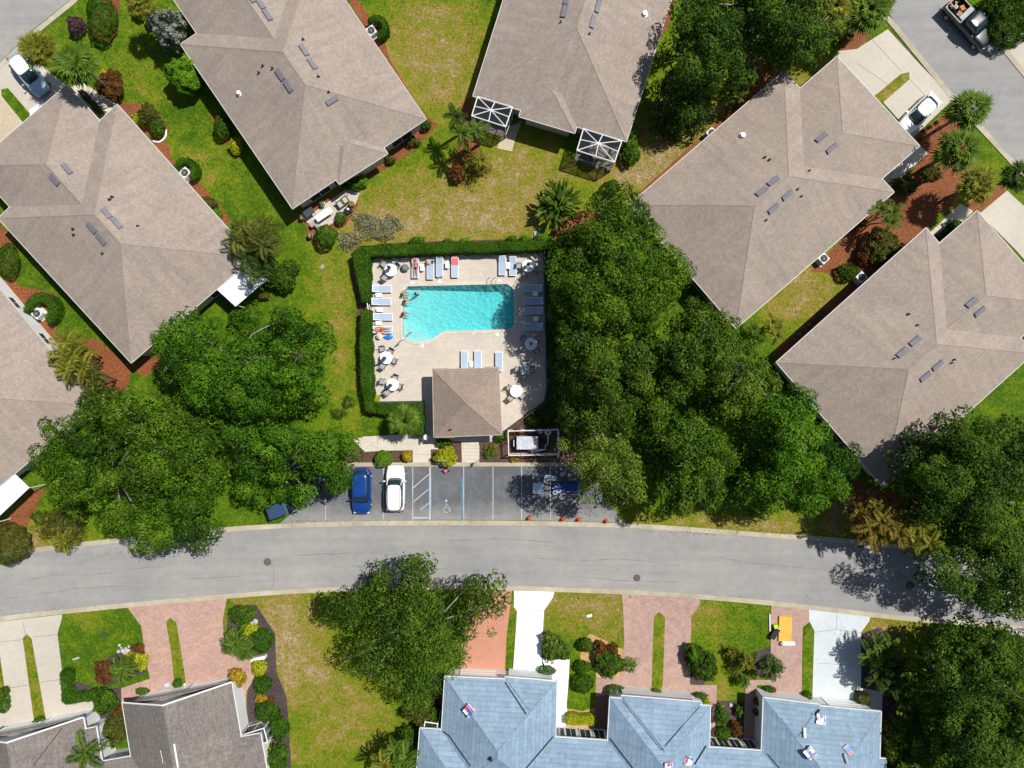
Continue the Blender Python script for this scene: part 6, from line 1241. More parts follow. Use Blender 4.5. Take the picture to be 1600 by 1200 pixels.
for px, py, lb in ((380, 1022, 'white low garden wall block under the bush right of the pink driveway'), (412, 1043, 'small white garden light in the dark bed')):
    x, y = G(px + (24 if px == 380 else 0), py + (6 if px == 380 else 0), .4); prim('garden_block' if px == 380 else 'garden_light', lb, 'garden wall' if px == 380 else 'garden light', MB().box(x, y, .3, 1.4 if px == 380 else .16, .25 if px == 380 else .3, .6, R(12)).box(x, y, .62, 1.45 if px == 380 else .2, .3, .05, R(12)), 'white')
for px, py, lb in ((289 - 0, 1069, 'white and brown path light at the pink driveway garage'), (1213, 1080, 'small orange path light at the brown driveway garage')): x, y = G(px, py, .5); prim('path_light', lb, 'path light', MB().lathe([(.03, 0), (.03, .5), (.1, .52), (.12, .6), (.03, .66)], (x, y, 0), 12), 'white' if px < 300 else 'cone2', 'path lights')
x, y = G(257, 1073, .5); prim('pinwheel_ornament', 'pale blue folded ornament on the pink driveway by the garage', 'ornament', MB().box(x, y, .06, .5, .3, .05, .3).box(x + .1, y, .12, .3, .4, .04, -.4), mat('pale_blue_plastic', (.45, .55, .70), .5))
x, y = G(57, 166, .1); t = thing('white_panel', (x, y, .06), 'white ribbed panel lying in front of the upper left garage', 'panel'); pn = MB()
P_ = GP([(47, 181), (46, 172), (67, 157), (71, 163), (52, 180)], .1); pn.prism(P_, .07, .12); pn.build('panel_sheet', M['white'], t); rb = MB()
for k in range(4): a_ = G(50 + k * 4, 170 - k * 3, .1); b_ = G(54 + k * 4, 177 - k * 3.2, .1); rb.tube([(*a_, .13), (*b_, .13)], .02, 4)
rb.build('rib', M['grey'], t)
# ------------------------------------------------------------ big trees (outlines traced at crown height)
OAKS = [
 ([(228, 520), (262, 492), (300, 482), (330, 492), (360, 478), (420, 482), (470, 478), (502, 500), (512, 535), (505, 560), (520, 590), (495, 625), (460, 640), (430, 660), (380, 668), (330, 655), (290, 640), (262, 600), (240, 560)], 'round dark green oak left of the pool deck', dict(ze=5, zt=10, leaf='oak3')),
 ([(35, 680), (60, 668), (82, 640), (110, 622), (140, 600), (180, 592), (215, 600), (262, 612), (300, 640), (335, 665), (348, 700), (342, 745), (328, 785), (328, 835), (310, 856), (285, 862), (250, 860), (215, 874), (205, 845), (170, 840), (130, 815), (95, 800), (60, 755), (45, 720)], 'largest oak overhanging the street at left', dict(ze=4.5, zt=10)),
 ([(330, 655), (380, 668), (425, 655), (455, 660), (500, 660), (530, 682), (568, 705), (560, 722), (540, 735), (552, 750), (545, 775), (510, 785), (480, 792), (450, 790), (420, 805), (385, 802), (368, 780), (362, 740), (352, 700)], 'oak beside the blue car and the parking', dict(ze=4.5, zt=9, leaf='oak3')),
 ([(490, 952), (520, 925), (560, 912), (580, 890), (600, 892), (630, 872), (640, 850), (665, 870), (690, 885), (685, 910), (705, 935), (720, 895), (740, 892), (760, 915), (780, 898), (802, 900), (800, 950), (775, 965), (778, 1005), (740, 1010), (735, 1030), (700, 1060), (690, 1100), (665, 1130), (640, 1125), (620, 1100), (580, 1082), (540, 1050), (510, 1035), (505, 1015), (540, 1005), (515, 985), (500, 975)], 'spreading oak south of the street over the terracotta driveway', dict(ze=4, zt=8.5, gap=.30, airy=.62, leaf='oak4', step=16, size=.2, lobeR=36)),
 ([(885, 345), (905, 325), (925, 300), (960, 285), (1000, 300), (1010, 325), (1040, 360), (1070, 375), (1085, 400), (1100, 425), (1085, 455), (1060, 490), (1030, 520), (980, 530), (930, 520), (880, 500), (860, 470), (850, 430), (870, 380)], 'dark oak at the north east corner of the pool', dict(ze=5, zt=10.5, twigs=40)),
 ([(865, 490), (890, 500), (930, 520), (980, 530), (1020, 525), (1035, 560), (1030, 610), (1000, 640), (985, 680), (960, 690), (920, 690), (885, 680), (870, 650), (880, 600), (872, 545)], 'airy oak east of the pool deck', dict(ze=5, zt=9.5, leaf='oak4', lobeR=44)),
 ([(1020, 525), (1060, 490), (1090, 455), (1105, 470), (1140, 490), (1175, 520), (1190, 560), (1230, 575), (1220, 620), (1180, 650), (1120, 660), (1060, 650), (1030, 610), (1035, 560)], 'oak between the pool and the right house', dict(ze=5.5, zt=10.5, leaf='oak4')),
 ([(880, 650), (920, 640), (950, 660), (985, 680), (1000, 700), (1010, 760), (1018, 800), (1000, 812), (985, 790), (960, 790), (935, 785), (912, 790), (900, 775), (895, 750), (885, 720), (872, 690)], 'light yellow green feathery tree over the east parking bays', dict(ze=6.5, zt=12, leaf='oak2', gap=.16, airy=.8, lobeR=34, size=.2)),
 ([(1060, 650), (1120, 655), (1150, 680), (1160, 720), (1130, 780), (1110, 812), (1070, 812), (1020, 780), (1000, 720), (985, 690), (985, 655), (1030, 615)], 'oak behind the feathery tree near the street', dict(ze=4.5, zt=9.5, leaf='oak', gap=.10, lobeR=44)),
 ([(1180, 640), (1225, 620), (1245, 590), (1275, 620), (1290, 650), (1300, 680), (1330, 690), (1348, 715), (1340, 745), (1335, 780), (1310, 800), (1280, 810), (1240, 800), (1205, 812), (1170, 805), (1140, 780), (1160, 720), (1155, 675)], 'bright edged oak touching the lower right house', dict(ze=4.5, zt=9.5, leaf='oak3', lobeR=44)),
 ([(1050, 30), (1065, -10), (1100, -40), (1180, -50), (1250, -40), (1290, 10), (1300, 60), (1290, 85), (1250, 105), (1215, 100), (1180, 130), (1150, 150), (1110, 145), (1070, 150), (1050, 110)], 'big dark tree above the right house at the top edge', dict(ze=5, zt=9.5, leaf='dark', lobeR=40)),
 ([(1225, 10), (1260, -30), (1340, -40), (1350, 0), (1330, 40), (1300, 75), (1260, 95), (1230, 60)], 'bright green tree at the top edge beside the fan palms', dict(ze=4, zt=7, leaf='oak2', lobeR=30)),
 ([(1025, 120), (1060, 105), (1085, 130), (1110, 150), (1120, 175), (1090, 200), (1050, 200), (1025, 180), (1015, 150)], 'low dark tree in the gap between the top houses', dict(ze=2.5, zt=4.5, leaf='dark', gap=.2, airy=.7, step=16)),
 ([(1425, 700), (1440, 685), (1470, 665), (1520, 645), (1560, 640), (1620, 650), (1650, 700), (1640, 780), (1620, 850), (1560, 860), (1510, 865), (1470, 845), (1435, 810), (1400, 770), (1405, 730)], 'dark tree at the right edge below the lower right house', dict(ze=5, zt=10, leaf='dark')),
 ([(1455, 840), (1510, 845), (1560, 835), (1640, 820), (1670, 900), (1650, 975), (1600, 985), (1570, 965), (1540, 975), (1520, 945), (1480, 940), (1458, 905)], 'airy tree hanging over the street at the right edge', dict(ze=5, zt=9, leaf='dark', gap=.14, airy=.9, twigs=40)),
 ([(1455, 990), (1490, 985), (1530, 980), (1580, 985), (1640, 985), (1650, 1080), (1600, 1115), (1540, 1112), (1480, 1110), (1440, 1070), (1430, 1015)], 'dark tree below the street at the right edge', dict(ze=4, zt=8.5, leaf='dark', gap=.15, twigs=30)),
 ([(1455, 1078), (1540, 1085), (1600, 1095), (1650, 1090), (1660, 1240), (1560, 1260), (1480, 1240), (1465, 1180), (1455, 1120)], 'dark tree in the bottom right corner', dict(ze=4, zt=8.5, leaf='dark', gap=.12, twigs=30)),
]
for P_, lb, kw in OAKS: oak(P_, lb, **kw)
oak([(1385, 1135), (1420, 1130), (1460, 1150), (1480, 1200), (1470, 1250), (1400, 1260), (1380, 1200)], 'low yellow green bush tree right of the blue roof', ze=2, zt=4, leaf='oak2', step=15, twigs=5, name='small_tree')
# silver and round small trees
bush(263, 46, 23, 4.6, 'silver', 'silvery grey leaved tree beside the upper left house', 'tree', 'small_tree', loose=.45, per=900, size=.17)
bush(288, 118, 25, 3.4, 'bright', 'round bright green tree beside the upper left house wall', 'tree', 'small_tree', loose=.18, per=800, size=.18)
B = [ # px, py, r, h, leaf, label, ry, loose
 (119, 40, 13, 1.4, 'purple', 'purple leaved bush in the upper left lawn', 14, .2), (158, 28, 23, 1.7, 'hedge', 'long oval clipped bush at the top left', 38, .02), (240, 30, 14, 1.2, 'lime', 'yellow green bush above the silver tree', 12, .3), (222, 12, 18, 1.5, 'dark', 'dark bush under the top edge palm', 14, .3),
 (172, 133, 19, 2, 'rust', 'dark bronze bush at the upper left walk', 22, .3), (163, 118, 12, 1.2, 'lime', 'yellow green bush left of the bronze bush', 14, .3), (232, 180, 15, 1.8, 'olive', 'olive bush at the left house corner', 16, .25), (245, 198, 12, 1.3, 'clip', 'green bush behind the curved white edging', 14, .15), (215, 187, 9, .8, 'lime', 'small yellowish bush at the left house corner', 10, .3),
 (347, 199, 13, 1.6, 'hedge', 'pointed clipped bush beside the upper left house', 18, .03), (368, 228, 10, 1, 'lime', 'small yellow green bush beside the upper left house', 13, .3), (325, 318, 14, .9, 'olive', 'brownish low bush along the left house, upper one', 10, .3), (338, 334, 9, .8, 'bright', 'small bright bush along the left house, lower one', 9, .2),
 (509, 369, 16, 2.0, 'clip', 'large round clipped bush below the patio', 18, .02), (532, 341, 8.5, 1.0, 'clip', 'small oval clipped bush at the patio edge', 10, .02), (552, 287, 13, 1.1, 'dark', 'dark bush by the patio armchairs', 12, .3), (566, 283, 9, 1, 'bright', 'bright green bush along the rear wall of the upper left house', 9, .1), (645, 222, 12, .9, 'olive', 'olive bush near the rear corner of the upper left house', 6, .3), (665, 195, 9, 1, 'dark', 'dark bush at the corner of the upper left house', 8, .3), (610, 250, 8, .8, 'olive', 'small bush on red mulch behind the upper left house', 6, .3),
 (570, 345, 20, .5, 'scrub', 'straggly grey brown shrub above the hedge corner, left part', 14, .7), (592, 360, 26, .7, 'scrub', 'straggly grey brown shrub above the hedge corner, centre part', 16, .7), (545, 375, 18, .6, 'scrub', 'straggly grey shrub below the round clipped bushes', 14, .7), (612, 348, 16, .5, 'scrub', 'straggly brown shrub above the hedge corner, right part', 12, .7),
 (12, 408, 17, 1.4, 'hedge', 'oval clipped hedge bush at the left edge', 28, .02), (15, 850, 28, 2.8, 'olive', 'big round olive and rust bush at the left street edge', 32, .05), (440, 435, 22, 2.0, 'dark', 'dark shrub beside the white porch roof', 20, .3), (455, 420, 12, 1.6, 'dark', 'dark shrub right of the palm cluster', 14, .3), (412, 462, 8, 1, 'olive', 'small shrub below the white porch roof', 6, .3),
 (742, 258, 22, 1.4, 'palmy', 'yellow green shrub below the small palms', 24, .8), (714, 272, 12, 1.2, 'rust', 'dark red spiky shrub below the small palms', 12, .4), (985, 212, 13, 1.6, 'bright', 'bright green shrub east of the screen cage, upper one', 18, .3), (985, 240, 14, 1.6, 'clip', 'green shrub east of the screen cage, lower one', 18, .3), (905, 336, 7, .5, 'rust', 'orange leaved plant beside the dark oak', 5, .5), (955, 292, 14, 1.2, 'dark', 'low dark shrub above the dark oak', 10, .3),
 (652, 377, 12, .9, 'clip', 'round clipped bush north of the pool hedge, left one', 7, .05), (700, 378, 9, .7, 'clip', 'round clipped bush north of the pool hedge, middle one', 5, .05), (727, 377, 9, .7, 'bright', 'yellowish clipped bush north of the pool hedge', 5, .1), (800, 373, 8, .8, 'clip', 'clipped bush north of the pool hedge near the big leaved plant', 5, .05), (848, 371, 12, .9, 'bright', 'light clipped bush at the north east hedge end', 6, .05), (822, 372, 8, .8, 'bright', 'small light clipped bush beside the north east hedge end', 5, .1),
 (588, 623, 5.5, .9, 'lime', 'lime yellow bush in the south west deck corner', 6, .2), (599, 717, 13.5, 1.3, 'bright', 'round bright green bush above the white car', 13, .03), (636, 712.5, 8, 1, 'gold', 'small golden round bush left of the walk', 9, .1), (697, 714, 17, 1.6, 'lime', 'bright yellow green bush at the accessible bay', 15, .25), (693, 692, 13, .8, 'clip', 'low green shrub in the shade of the pool house', 7, .3), (766, 706, 11, .9, 'bright', 'small spiky green plant right of the walk', 10, .6), (783, 683, 11, .9, 'clip', 'green shrub between pool house and equipment yard', 7, .3), (803, 717, 7, .6, 'gold', 'orange leafy plant below the equipment yard', 5, .5), (838, 655, 16, 1, 'dark', 'dark shrub behind the diagonal deck edge', 12, .3), (806, 676, 8, .5, 'rust', 'orange brown plants inside the equipment yard', 6, .5), (862, 650, 14, 1.2, 'dark', 'dark shrub under the airy oak by the deck', 16, .3),
 (1378, 384, 27, 2.2, 'olive', 'olive shrub between the right houses', 26, .3), (1325, 425, 16, 1.2, 'dark', 'dark bush beside an air conditioner between the right houses', 14, .2), (1352, 400, 14, 1.5, 'rust', 'bronze shrub between the right houses', 12, .4), (1340, 345, 14, 1.6, 'clip', 'green shrub against the right house wall', 10, .3), (1415, 290, 20, 1.3, 'olive', 'olive shrub beside the entry slab of the right house', 14, .35), (1490, 350, 12, .8, 'dark', 'dark hedge bush at the right edge house entry', 7, .2), (1390, 395, 10, 1, 'bright', 'small light shrub left of the right edge house', 10, .3),
 (1575, 40, 36, 2.0, 'dark', 'large dark shrub beside the pickup truck', 34, .2), (1600, 10, 30, 2.2, 'dark', 'dark shrub in the top right corner', 30, .25), (1555, 12, 22, 2.6, 'dark', 'dark shrub directly behind the pickup cab', 22, .25), (1455, 270, 16, 1, 'olive', 'low olive shrub on the red mulch at right', 12, .4), (1320, 55, 14, 1.3, 'olive', 'small olive shrub at the upper right drive corner', 12, .3),
 (100, 820, 34, 1.1, 'olive', 'low loose grass clump at the left street lawn', 34, .8), (60, 808, 12, .8, 'clip', 'small green shrub near the big olive bush', 12, .5),
 (163, 1096, 17, 1.8, 'clip', 'round spiky green bush at the end of the L hedge', 19, .25), (180, 1138, 19, 1.9, 'olive', 'brown green shrub left of the grey gabled roof', 22, .25), (188, 1110, 10, 1, 'rust', 'red brown shrub above the brown green shrub', 8, .3), (163, 1050, 15, 1.3, 'rust', 'red orange shrub in the bottom left bed', 17, .3), (222, 1034, 9, .9, 'lime', 'bright yellow bush at the pink driveway edge', 13, .25), (207, 1027, 12, .9, 'lime', 'yellow bush above the spiky palm', 8, .25), (216, 1013, 9, .7, 'rust', 'brown plant at the upper tip of the bed', 8, .2), (222, 1080, 11, .7, 'clip', 'low green hedge by the garage of the pink driveway', 5, .1), (277, 1068, 7, .7, 'clip', 'small green shrub in the grass strip end', 7, .2),
 (62, 1128, 10, .8, 'clip', 'green shrub at the end of the cream driveway strip', 8, .1), (5, 1100, 9, 1.2, 'clip', 'green shrub at the left edge beside the cream driveway', 14, .1), (6, 1142, 10, .8, 'clip', 'low green shrub at the left edge near the corner roof', 6, .2), (130, 1155, 20, 1.5, 'olive', 'grassy shrub left of the bottom left palm', 20, .4), (165, 1160, 14, 1, 'dark', 'dark shrub beside the grey gabled house', 12, .4),
 (378, 961, 20, 1.5, 'clip', 'bright rounded bush at the top of the pink driveway bed', 15, .12), (390, 984, 15, 1.1, 'lime', 'yellow flowering bush in the pink driveway bed', 10, .4), (408, 1001, 18, 1.6, 'hedge', 'round green bush right of the spiky palms', 19, .05), (405, 1043, 11, 1.2, 'lime', 'bright lemon yellow round bush beside the pink walk', 13, .05), (370, 1060, 13, 1.5, 'gold', 'golden orange bush at the gable corner', 15, .15), (410, 1070, 14, 1.2, 'hedge', 'round green bush below the lemon yellow one', 14, .05), (407, 1092, 9, .7, 'gold', 'small golden bush below the round green bush', 6, .3), (423, 1094, 6, .5, 'rust', 'small orange red bush in the dark bed', 5, .3), (418, 1113, 19, 1.6, 'hedge', 'large green bush above the screened entry', 15, .08), (436, 1138, 15, 1.7, 'hedge', 'large green bush right of the screened entry', 18, .08), (430, 1185, 20, 1.8, 'clip', 'green bush below the screened entry', 20, .3), (396, 1188, 15, 1.6, 'clip', 'green bush over the grey roof corner', 22, .3), (417, 1172, 8, 1.4, 'gold', 'golden brown bush between two green ones', 8, .3),
 (863, 1010, 17, 1.6, 'palm', 'dark spiky bush beside the white driveway', 21, .3), (876, 1022, 14, 1.1, 'clip', 'grassy bush right of the spiky bush', 9, .4), (915, 1008, 11, 1.3, 'hedge', 'dark round bush on tan gravel, topmost', 10.5, .08), (911.5, 1042, 12.5, 1.3, 'hedge', 'oval clipped bush on tan gravel, middle', 9.5, .04), (912, 1068, 15, 1.6, 'hedge', 'largest clipped bush of the gravel row, lowest', 14.5, .06), (939, 1014, 10, 1.2, 'rust', 'brown leaved bush on tan gravel, left of its pair', 11, .4), (958, 1014, 8, 1, 'rust', 'brown leaved bush on tan gravel, right of its pair', 8, .4), (938, 1032, 10, 1.3, 'dark', 'dark brown shrub under the brown bushes', 14, .4), (955, 1038, 18, 1.6, 'clip', 'wide green shrub at the gravel bed end', 19, .25), (985, 1038, 11, 1.1, 'bright', 'wispy light green shrub over the rose driveway', 11, .8),
 (1085, 1025, 15, 1.7, 'dark', 'dark green shrub right of the rose driveway, upper', 18, .3), (1100, 1045, 20, 1.8, 'dark', 'dark green shrub right of the rose driveway, lower', 18, .3), (1082, 1020, 8, 1.9, 'bright', 'light green tuft in the dark shrub', 11, .4), (1108, 1030, 10, 1.6, 'clip', 'green tuft at the right of the dark shrub', 10, .4), (1150, 1033, 15, 1.2, 'olive', 'yellow brown grass clump beside the spiky plant', 22, .8), (1094, 1087, 11, .8, 'clip', 'small hedge in the black bed above the middle blue roof', 5, .15), (1104, 1096, 6.5, .8, 'lime', 'yellow bush at the corner of the middle blue roof', 5, .1), (1025, 1082, 9, .9, 'hedge', 'small clipped hedge at the end of the grass island', 5, .05), (961, 1077, 15, .9, 'hedge', 'low clipped hedge left of the rose driveway end', 6.5, .05), (854, 1048.5, 14, .9, 'hedge', 'low clipped hedge at the white driveway garage', 8, .04),
 (1127, 1118, 11, 1.4, 'clip', 'green bush between the blue roofs, upper', 14, .2), (1130, 1146, 12, 1.2, 'clip', 'green bush between the blue roofs, lower', 10, .2), (1150, 1140, 10, 1, 'rust', 'brown bush beside the lower green bush', 12, .35), (1155, 1110, 7, .8, 'dark', 'dark plant with white flowers between the blue roofs', 9, .4), (1186, 1096, 8, 1, 'olive', 'small olive bush at the brown driveway end, upper', 7, .1), (1186, 1113, 8, 1, 'olive', 'small olive bush at the brown driveway end, lower', 7, .1), (1203, 1078, 9, .8, 'dark', 'dark hedge in the black bed above the right blue roof', 5, .1), (1261, 1090, 8, .9, 'clip', 'green shrub at the end of the driveway grass strip', 9, .1), (1211, 1040, 14, 1.1, 'clip', 'grassy shrub over the brown driveway', 14, .6),
 (1370, 1000, 16, 1.2, 'scrub', 'brown grey shrub at the pale driveway edge', 12, .5), (675, 1135, 14, 2.4, 'clip', 'tall green shrub beside the left blue roof', 26, .3), (655, 1110, 20, 2.6, 'olive', 'olive green shrub under the spreading oak', 20, .4), (640, 1150, 18, 1.8, 'dark', 'dark shrub below the spreading oak', 16, .4),
 (1400, 785, 20, 2.0, 'rust', 'rust coloured plants at the corner of the lower right house', 14, .5), (545, 628, 9, .8, 'clip', 'small green shrub on the lawn left of the hedge', 10, .5), (530, 645, 12, 1, 'clip', 'small shrub at the oak edge on the lawn', 8, .5),
]
for px, py, r, h, lf, lb, ry, lo in B: bush(px, py, r, h, lf, lb, ry=ry, loose=lo)
# low plants in a row along the right edge house
pl_ = None
for k in range(7):
    px, py = 1240 + k * 8.2, 530 - k * 7.4
    bush(px, py, 4, .35, 'silver', 'low pale green plant in the row along the right edge house', loose=.5, group='low pale plants along the right edge house', per=200)
# small tufts on the red mulch right of the white sedan
for k, (px, py) in enumerate(((1464, 191), (1453, 198), (1469, 200), (1443, 205), (1438, 216))): bush(px, py, 3.2, .35, 'dark', 'small dark tuft on the red mulch right of the white sedan', loose=.5, group='small tufts on the red mulch', per=200)
# hedges
HD = [([(562, 386), (600, 382), (700, 379.5), (862, 375), (866, 390), (760, 394), (700, 395), (610, 400), (580, 400)], 1.5, 'hedge', 'clipped hedge along the north side of the pool deck'),
 ([(550, 396), (562, 388), (577, 398), (577, 470), (566, 472), (556, 430)], 1.6, 'hedge', 'clipped hedge along the west deck side, upper part'), ([(564, 486), (578, 484), (580, 560), (583, 628), (588, 646), (572, 642), (564, 600), (562, 540)], 1.6, 'hedge', 'clipped hedge along the west deck side, lower part'),
 ([(588, 630), (660, 629), (660, 648), (610, 649), (590, 646)], 1.3, 'hedge', 'clipped hedge along the south west deck side'), ([(645, 650), (661, 649), (662, 680), (644, 681)], 1.3, 'hedge', 'short clipped hedge beside the pool house shadow'),
 ([(857, 392), (871, 392), (873, 500), (876, 640), (864, 650), (860, 600)], 1.6, 'dark', 'shaded hedge along the east side of the pool deck'),
 ([(93, 1052), (98, 1048), (110, 1050), (110, 1080), (118, 1086), (146, 1078), (150, 1090), (146, 1094), (105, 1101), (97, 1096)], .9, 'hedge', 'L shaped clipped hedge beside the cream driveway'), ([(885, 1121), (890, 1117), (930, 1120), (930, 1133), (885, 1132)], .9, 'lime', 'yellow clipped hedge between the blue roofs'),
 ([(1342, 1086), (1359, 1086), (1359, 1101), (1342, 1101)], 1.0, 'olive', 'square olive hedge at the pale driveway garage'), ([(120, 142), (128, 140), (160, 175), (160, 182), (152, 176)], .6, 'olive', 'low hedge strip along the upper left walk'), ([(1464, 370), (1494, 344), (1498, 350), (1470, 376)], .7, 'dark', 'dark low hedge at the right edge house walk'),
 ([(0, 1082 - 6), (9, 1076), (10, 1084), (0, 1092)], .6, 'clip', 'small clipped hedge at the left edge')]
for p_, h_, lf, lb in HD: hedge(p_, h_, lf, lb)
def arc_hedge(px, py, r, w_, a0, a1, h, label):
    n_ = 12; o_ = [(px + r * math.cos(R(a0 + (a1 - a0) * k / n_)), py + r * math.sin(R(a0 + (a1 - a0) * k / n_))) for k in range(n_ + 1)]; i_ = [(px + (r - w_) * math.cos(R(a0 + (a1 - a0) * k / n_)), py + (r - w_) * math.sin(R(a0 + (a1 - a0) * k / n_))) for k in range(n_ + 1)]
    hedge(o_ + i_[::-1], h, 'hedge', label)
arc_hedge(289, 266, 19, 9, -195, 50, 1.1, 'curved hedge round the air conditioner of the left house'); arc_hedge(588, 42, 18, 9, -140, 80, 1.2, 'curved hedge round the air conditioner of the upper left house'); arc_hedge(64, 484, 26, 14, -190, 60, 1.2, 'curved hedge round the air conditioner of the left edge house')
# white curved edging stones at the left house
x_ = smooth_line([(240, 221), (250, 222), (259, 214), (260, 203)], 5); MBe = MB().tube([(*G(a, b), .08) for a, b in x_], .09, 6); tag(MBe.build('garden_edging', M['white']), 'curved white garden edging at the left house corner', 'garden edging')
# palms
PL = [(60, 76, 32, 5, 'fan', 'palmy', 'yellow green fan palm beside the silver car', {}), (120, 101, 37, 6, 'fan', 'palm', 'large fan palm over the upper left house corner', {}), (218, 2, 26, 5, 'fan', 'palmy', 'yellow green fan palm at the top left edge', {}),
 (1516, 172, 38, 5, 'fan', 'palm', 'fan palm right of the white sedan, topmost of the column', {}), (1500, 233, 38, 5.5, 'fan', 'palm', 'fan palm in the middle of the right column', {}), (1528, 288, 33, 4.5, 'fan', 'palmy', 'yellowish fan palm at the bottom of the right column', {}), (1592, 275, 28, 5, 'fan', 'palmd', 'dark fan palm at the right edge', {}),
 (1358, 18, 38, 5, 'fan', 'palm', 'fan palm at the top edge above the double driveway', {}), (1303, 12, 32, 5.5, 'fan', 'palmy', 'yellow green fan palm at the top edge left of its neighbour', {}), (1376, -2, 28, 5, 'fan', 'palm', 'fan palm cut by the top edge beside the street', {}),
 (392, 370, 54, 5, 'feather', 'palmb', 'brownish cluster palm beside the white porch roof, upper', dict(heads=6, n=9, droop=.6)), (395, 412, 42, 5, 'feather', 'palmd', 'dark cluster palm over the white porch roof, lower', dict(heads=4, n=9, droop=.6)), (110, 560, 54, 4.5, 'feather', 'palmy', 'yellow green cluster palm between the left houses, upper', dict(heads=7, n=8, droop=.6)), (135, 598, 42, 4.5, 'feather', 'palmb', 'cluster palm between the left houses, lower', dict(heads=4, n=8, droop=.6)),
 (712, 182, 24, 4.5, 'feather', 'palmd', 'small palm left of the screen cage, upper', dict(n=11)), (722, 208, 26, 4.5, 'feather', 'palm', 'small palm left of the screen cage, middle', dict(n=11)), (745, 203, 24, 4, 'feather', 'palm', 'small palm at the corner of the left screen cage', dict(n=11)), (752, 250, 20, 2.5, 'feather', 'palmy', 'small yellowish palm below the left screen cage', dict(n=10)),
 (633, 657, 29, 3.2, 'fan', 'palm', 'fan palm in front of the south west deck hedge', {}), (1393, 330, 36, 4, 'feather', 'palm', 'feather palm beside the right house entry', dict(heads=3)), (1212, 510, 30, 3, 'feather', 'palmy', 'yellow green palm at the corner between the right houses', dict(heads=3)), (1185, 520, 24, 3, 'feather', 'palm', 'green palm at the tree edge below the right house', dict(heads=2)),
 (1385, 820, 52, 6, 'feather', 'palmo', 'golden orange cluster palm beside the street, left part', dict(heads=8, n=8, droop=.7)), (1432, 835, 46, 6, 'feather', 'palmy', 'yellow green cluster palm beside the street, right part', dict(heads=7, n=8, droop=.7)), (1360, 800, 30, 5.5, 'feather', 'palmo', 'orange cluster palm below the lower right house corner', dict(heads=5)),
 (133, 1178, 38, 4, 'feather', 'palm', 'bright palm over the corner roof at bottom left', dict(n=9)), (192, 1046, 26, 1.8, 'feather', 'palm', 'spiky palm in the bottom left bed', dict(n=26)), (368, 1006, 28, 1.8, 'feather', 'palm', 'spiky green palm left in the pink driveway bed', dict(n=30)), (383, 1018, 20, 1.6, 'feather', 'palm', 'spiky green palm below the yellow flowering bush', dict(n=24)),
 (628, 1185, 42, 4.5, 'feather', 'palm', 'bright palm at the bottom edge left of the blue roof', dict(heads=3)), (600, 1195, 30, 4, 'feather', 'palmy', 'yellowish palm at the bottom edge', dict(n=12)), (1168, 1035, 18, 1.8, 'feather', 'palmy', 'spiky yellow green plant between the driveways', dict(n=14)), (1163, 1065, 14, 1.2, 'feather', 'palm', 'low bright spiky plant between the driveways', dict(n=14)), (1205, 1045, 24, 2.2, 'feather', 'palmd', 'dark palm leaning over the brown driveway', dict(n=16)), (1143, 1020, 12, 1, 'feather', 'palmo', 'brown orange spiky plant on the lawn', dict(n=8)),
 (1380, 1022, 42, 3.0, 'feather', 'palm', 'feathery palm casting shade on the pale driveway, upper', dict(heads=6)), (1390, 1056, 44, 3.0, 'feather', 'palmd', 'feathery palm casting shade on the pale driveway, lower', dict(heads=6)), (1430, 1080, 22, 3.5, 'feather', 'palm', 'palm with broad leaves right of the pale driveway', dict(n=8)), (1430, 1118, 26, 3, 'feather', 'palmd', 'dark palm right of the blue roof', dict(n=12)), (1440, 1165, 34, 3.5, 'feather', 'palmy', 'yellowish palm at the bottom right', dict(n=14)), (1418, 1140, 26, 3, 'feather', 'palm', 'green palm close to the blue roof corner', dict(n=14)), (880, 1012, 16, 1.4, 'feather', 'palm', 'spiky plant beside the white driveway', dict(n=14)),
 (100, 845, 26, .9, 'feather', 'palmy', 'pale spiky grass plant by the left street kerb', dict(n=18)), (1318, 50, 14, 1.2, 'feather', 'palmo', 'orange spiky plant at the upper right bed', dict(n=10)), (770, 700, 11, .9, 'feather', 'palmy', 'small spiky palm right of the pool walk', dict(n=9))]
for px, py, r, h, kd, lf, lb, kw in PL: palm(px, py, r, h, kd, lf, lb, **kw)
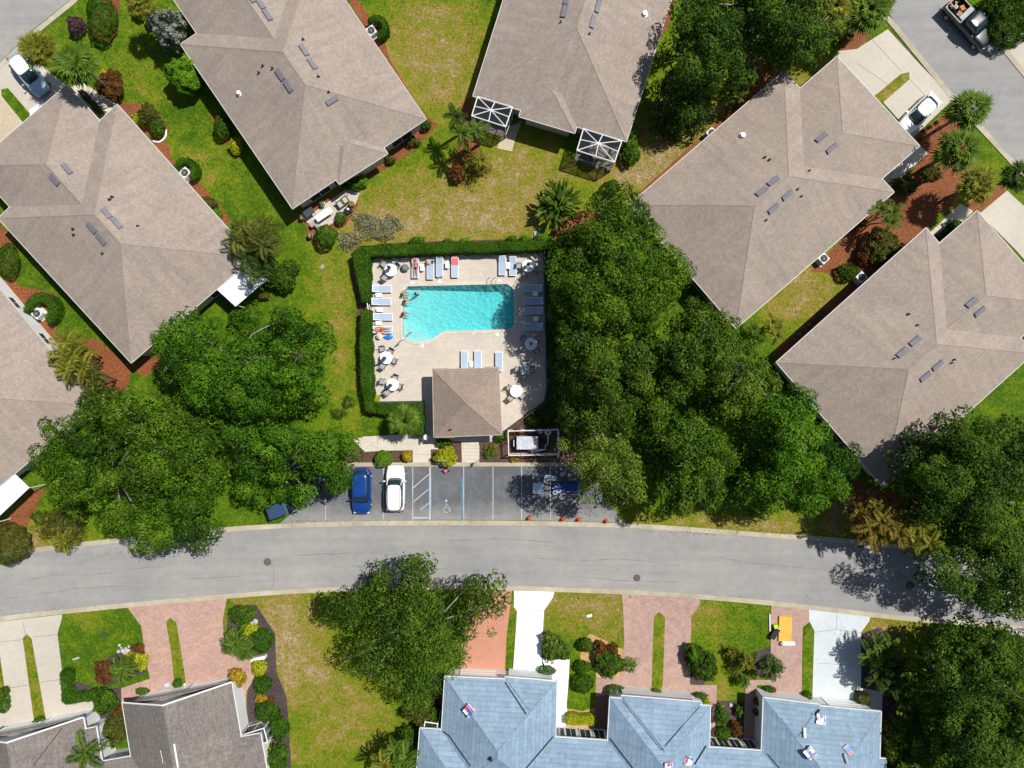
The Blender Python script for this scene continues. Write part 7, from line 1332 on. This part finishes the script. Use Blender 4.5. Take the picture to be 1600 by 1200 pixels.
# big-leaved plant (bird of paradise)
def bigleaf(px, py, r, h, label, n=46, leaf='clip'):
    X, Y = G(px, py, h * .6); t = thing('broad_leaved_plant', (X, Y, 0), label, 'plant'); P = []; A = []; N = []; Sz = []; st = MB(); rr = r / 16
    for k in range(n):
        a = k * 2.4 + random.gauss(0, .5); u = math.sqrt((k + .5) / n); el = R(80 - 62 * u + random.gauss(0, 14)); q = rr * (.1 + .68 * u * random.uniform(.7, 1.15)); c = Vector((X + math.cos(a) * q, Y + math.sin(a) * q, h * (.95 - .35 * u)))
        dr = Vector((math.cos(a) * math.cos(el - .5), math.sin(a) * math.cos(el - .5), math.sin(el - .5))); st.tube([(X + math.cos(a) * .3, Y + math.sin(a) * .3, 0), c], [.03, .015], 4)
        P.append(c + dr * .2); A.append(dr); N.append(Vector((-math.cos(a) * .4 + random.gauss(0, .4), -math.sin(a) * .4 + random.gauss(0, .4), 1))); Sz.append(random.uniform(.8, 1.15) * rr * .42)
    leafmesh('leaves', np.array(P), np.array(N), np.array(Sz), rng.normal(.55, .25, n), L[leaf], t, aspect=.34, along=np.array(A)); st.build('stems', L[leaf], t)
bigleaf(873, 318, 38, 3.2, 'broad leaved plant with long leaves north of the pool', 120, 'dark'); bigleaf(1428, 1100, 24, 3, 'banana like plant with broad leaves right of the blue roof', 20, 'palm')
# lawn signs and drain
x, y = G(504, 417); prim('drain_cover', 'small grey square drain cover in the lawn left of the pool', 'drain cover', MB().box(x, y, .02, .38, .38, .04, .5).box(x, y, .045, .28, .28, .012, .5), 'grey')
x, y = G(163, 990); prim('irrigation_box', 'small dark irrigation box on the bottom left lawn', 'irrigation box', MB().box(x, y, .02, .34, .28, .05, .2).box(x, y, .05, .26, .2, .012, .2), 'dark'); x, y = G(119, 1029); prim('irrigation_box', 'pale narrow cover on the bottom left lawn', 'irrigation box', MB().box(x, y, .02, .65, .16, .05, .3).box(x, y, .05, .55, .1, .012, .3), 'rock')
x, y = G(921, 962); prim('irrigation_box', 'white utility cover on the lawn right of the white driveway', 'utility cover', MB().box(x, y, .02, .5, .25, .04, .3).box(x, y, .045, .4, .18, .012, .3), 'white')
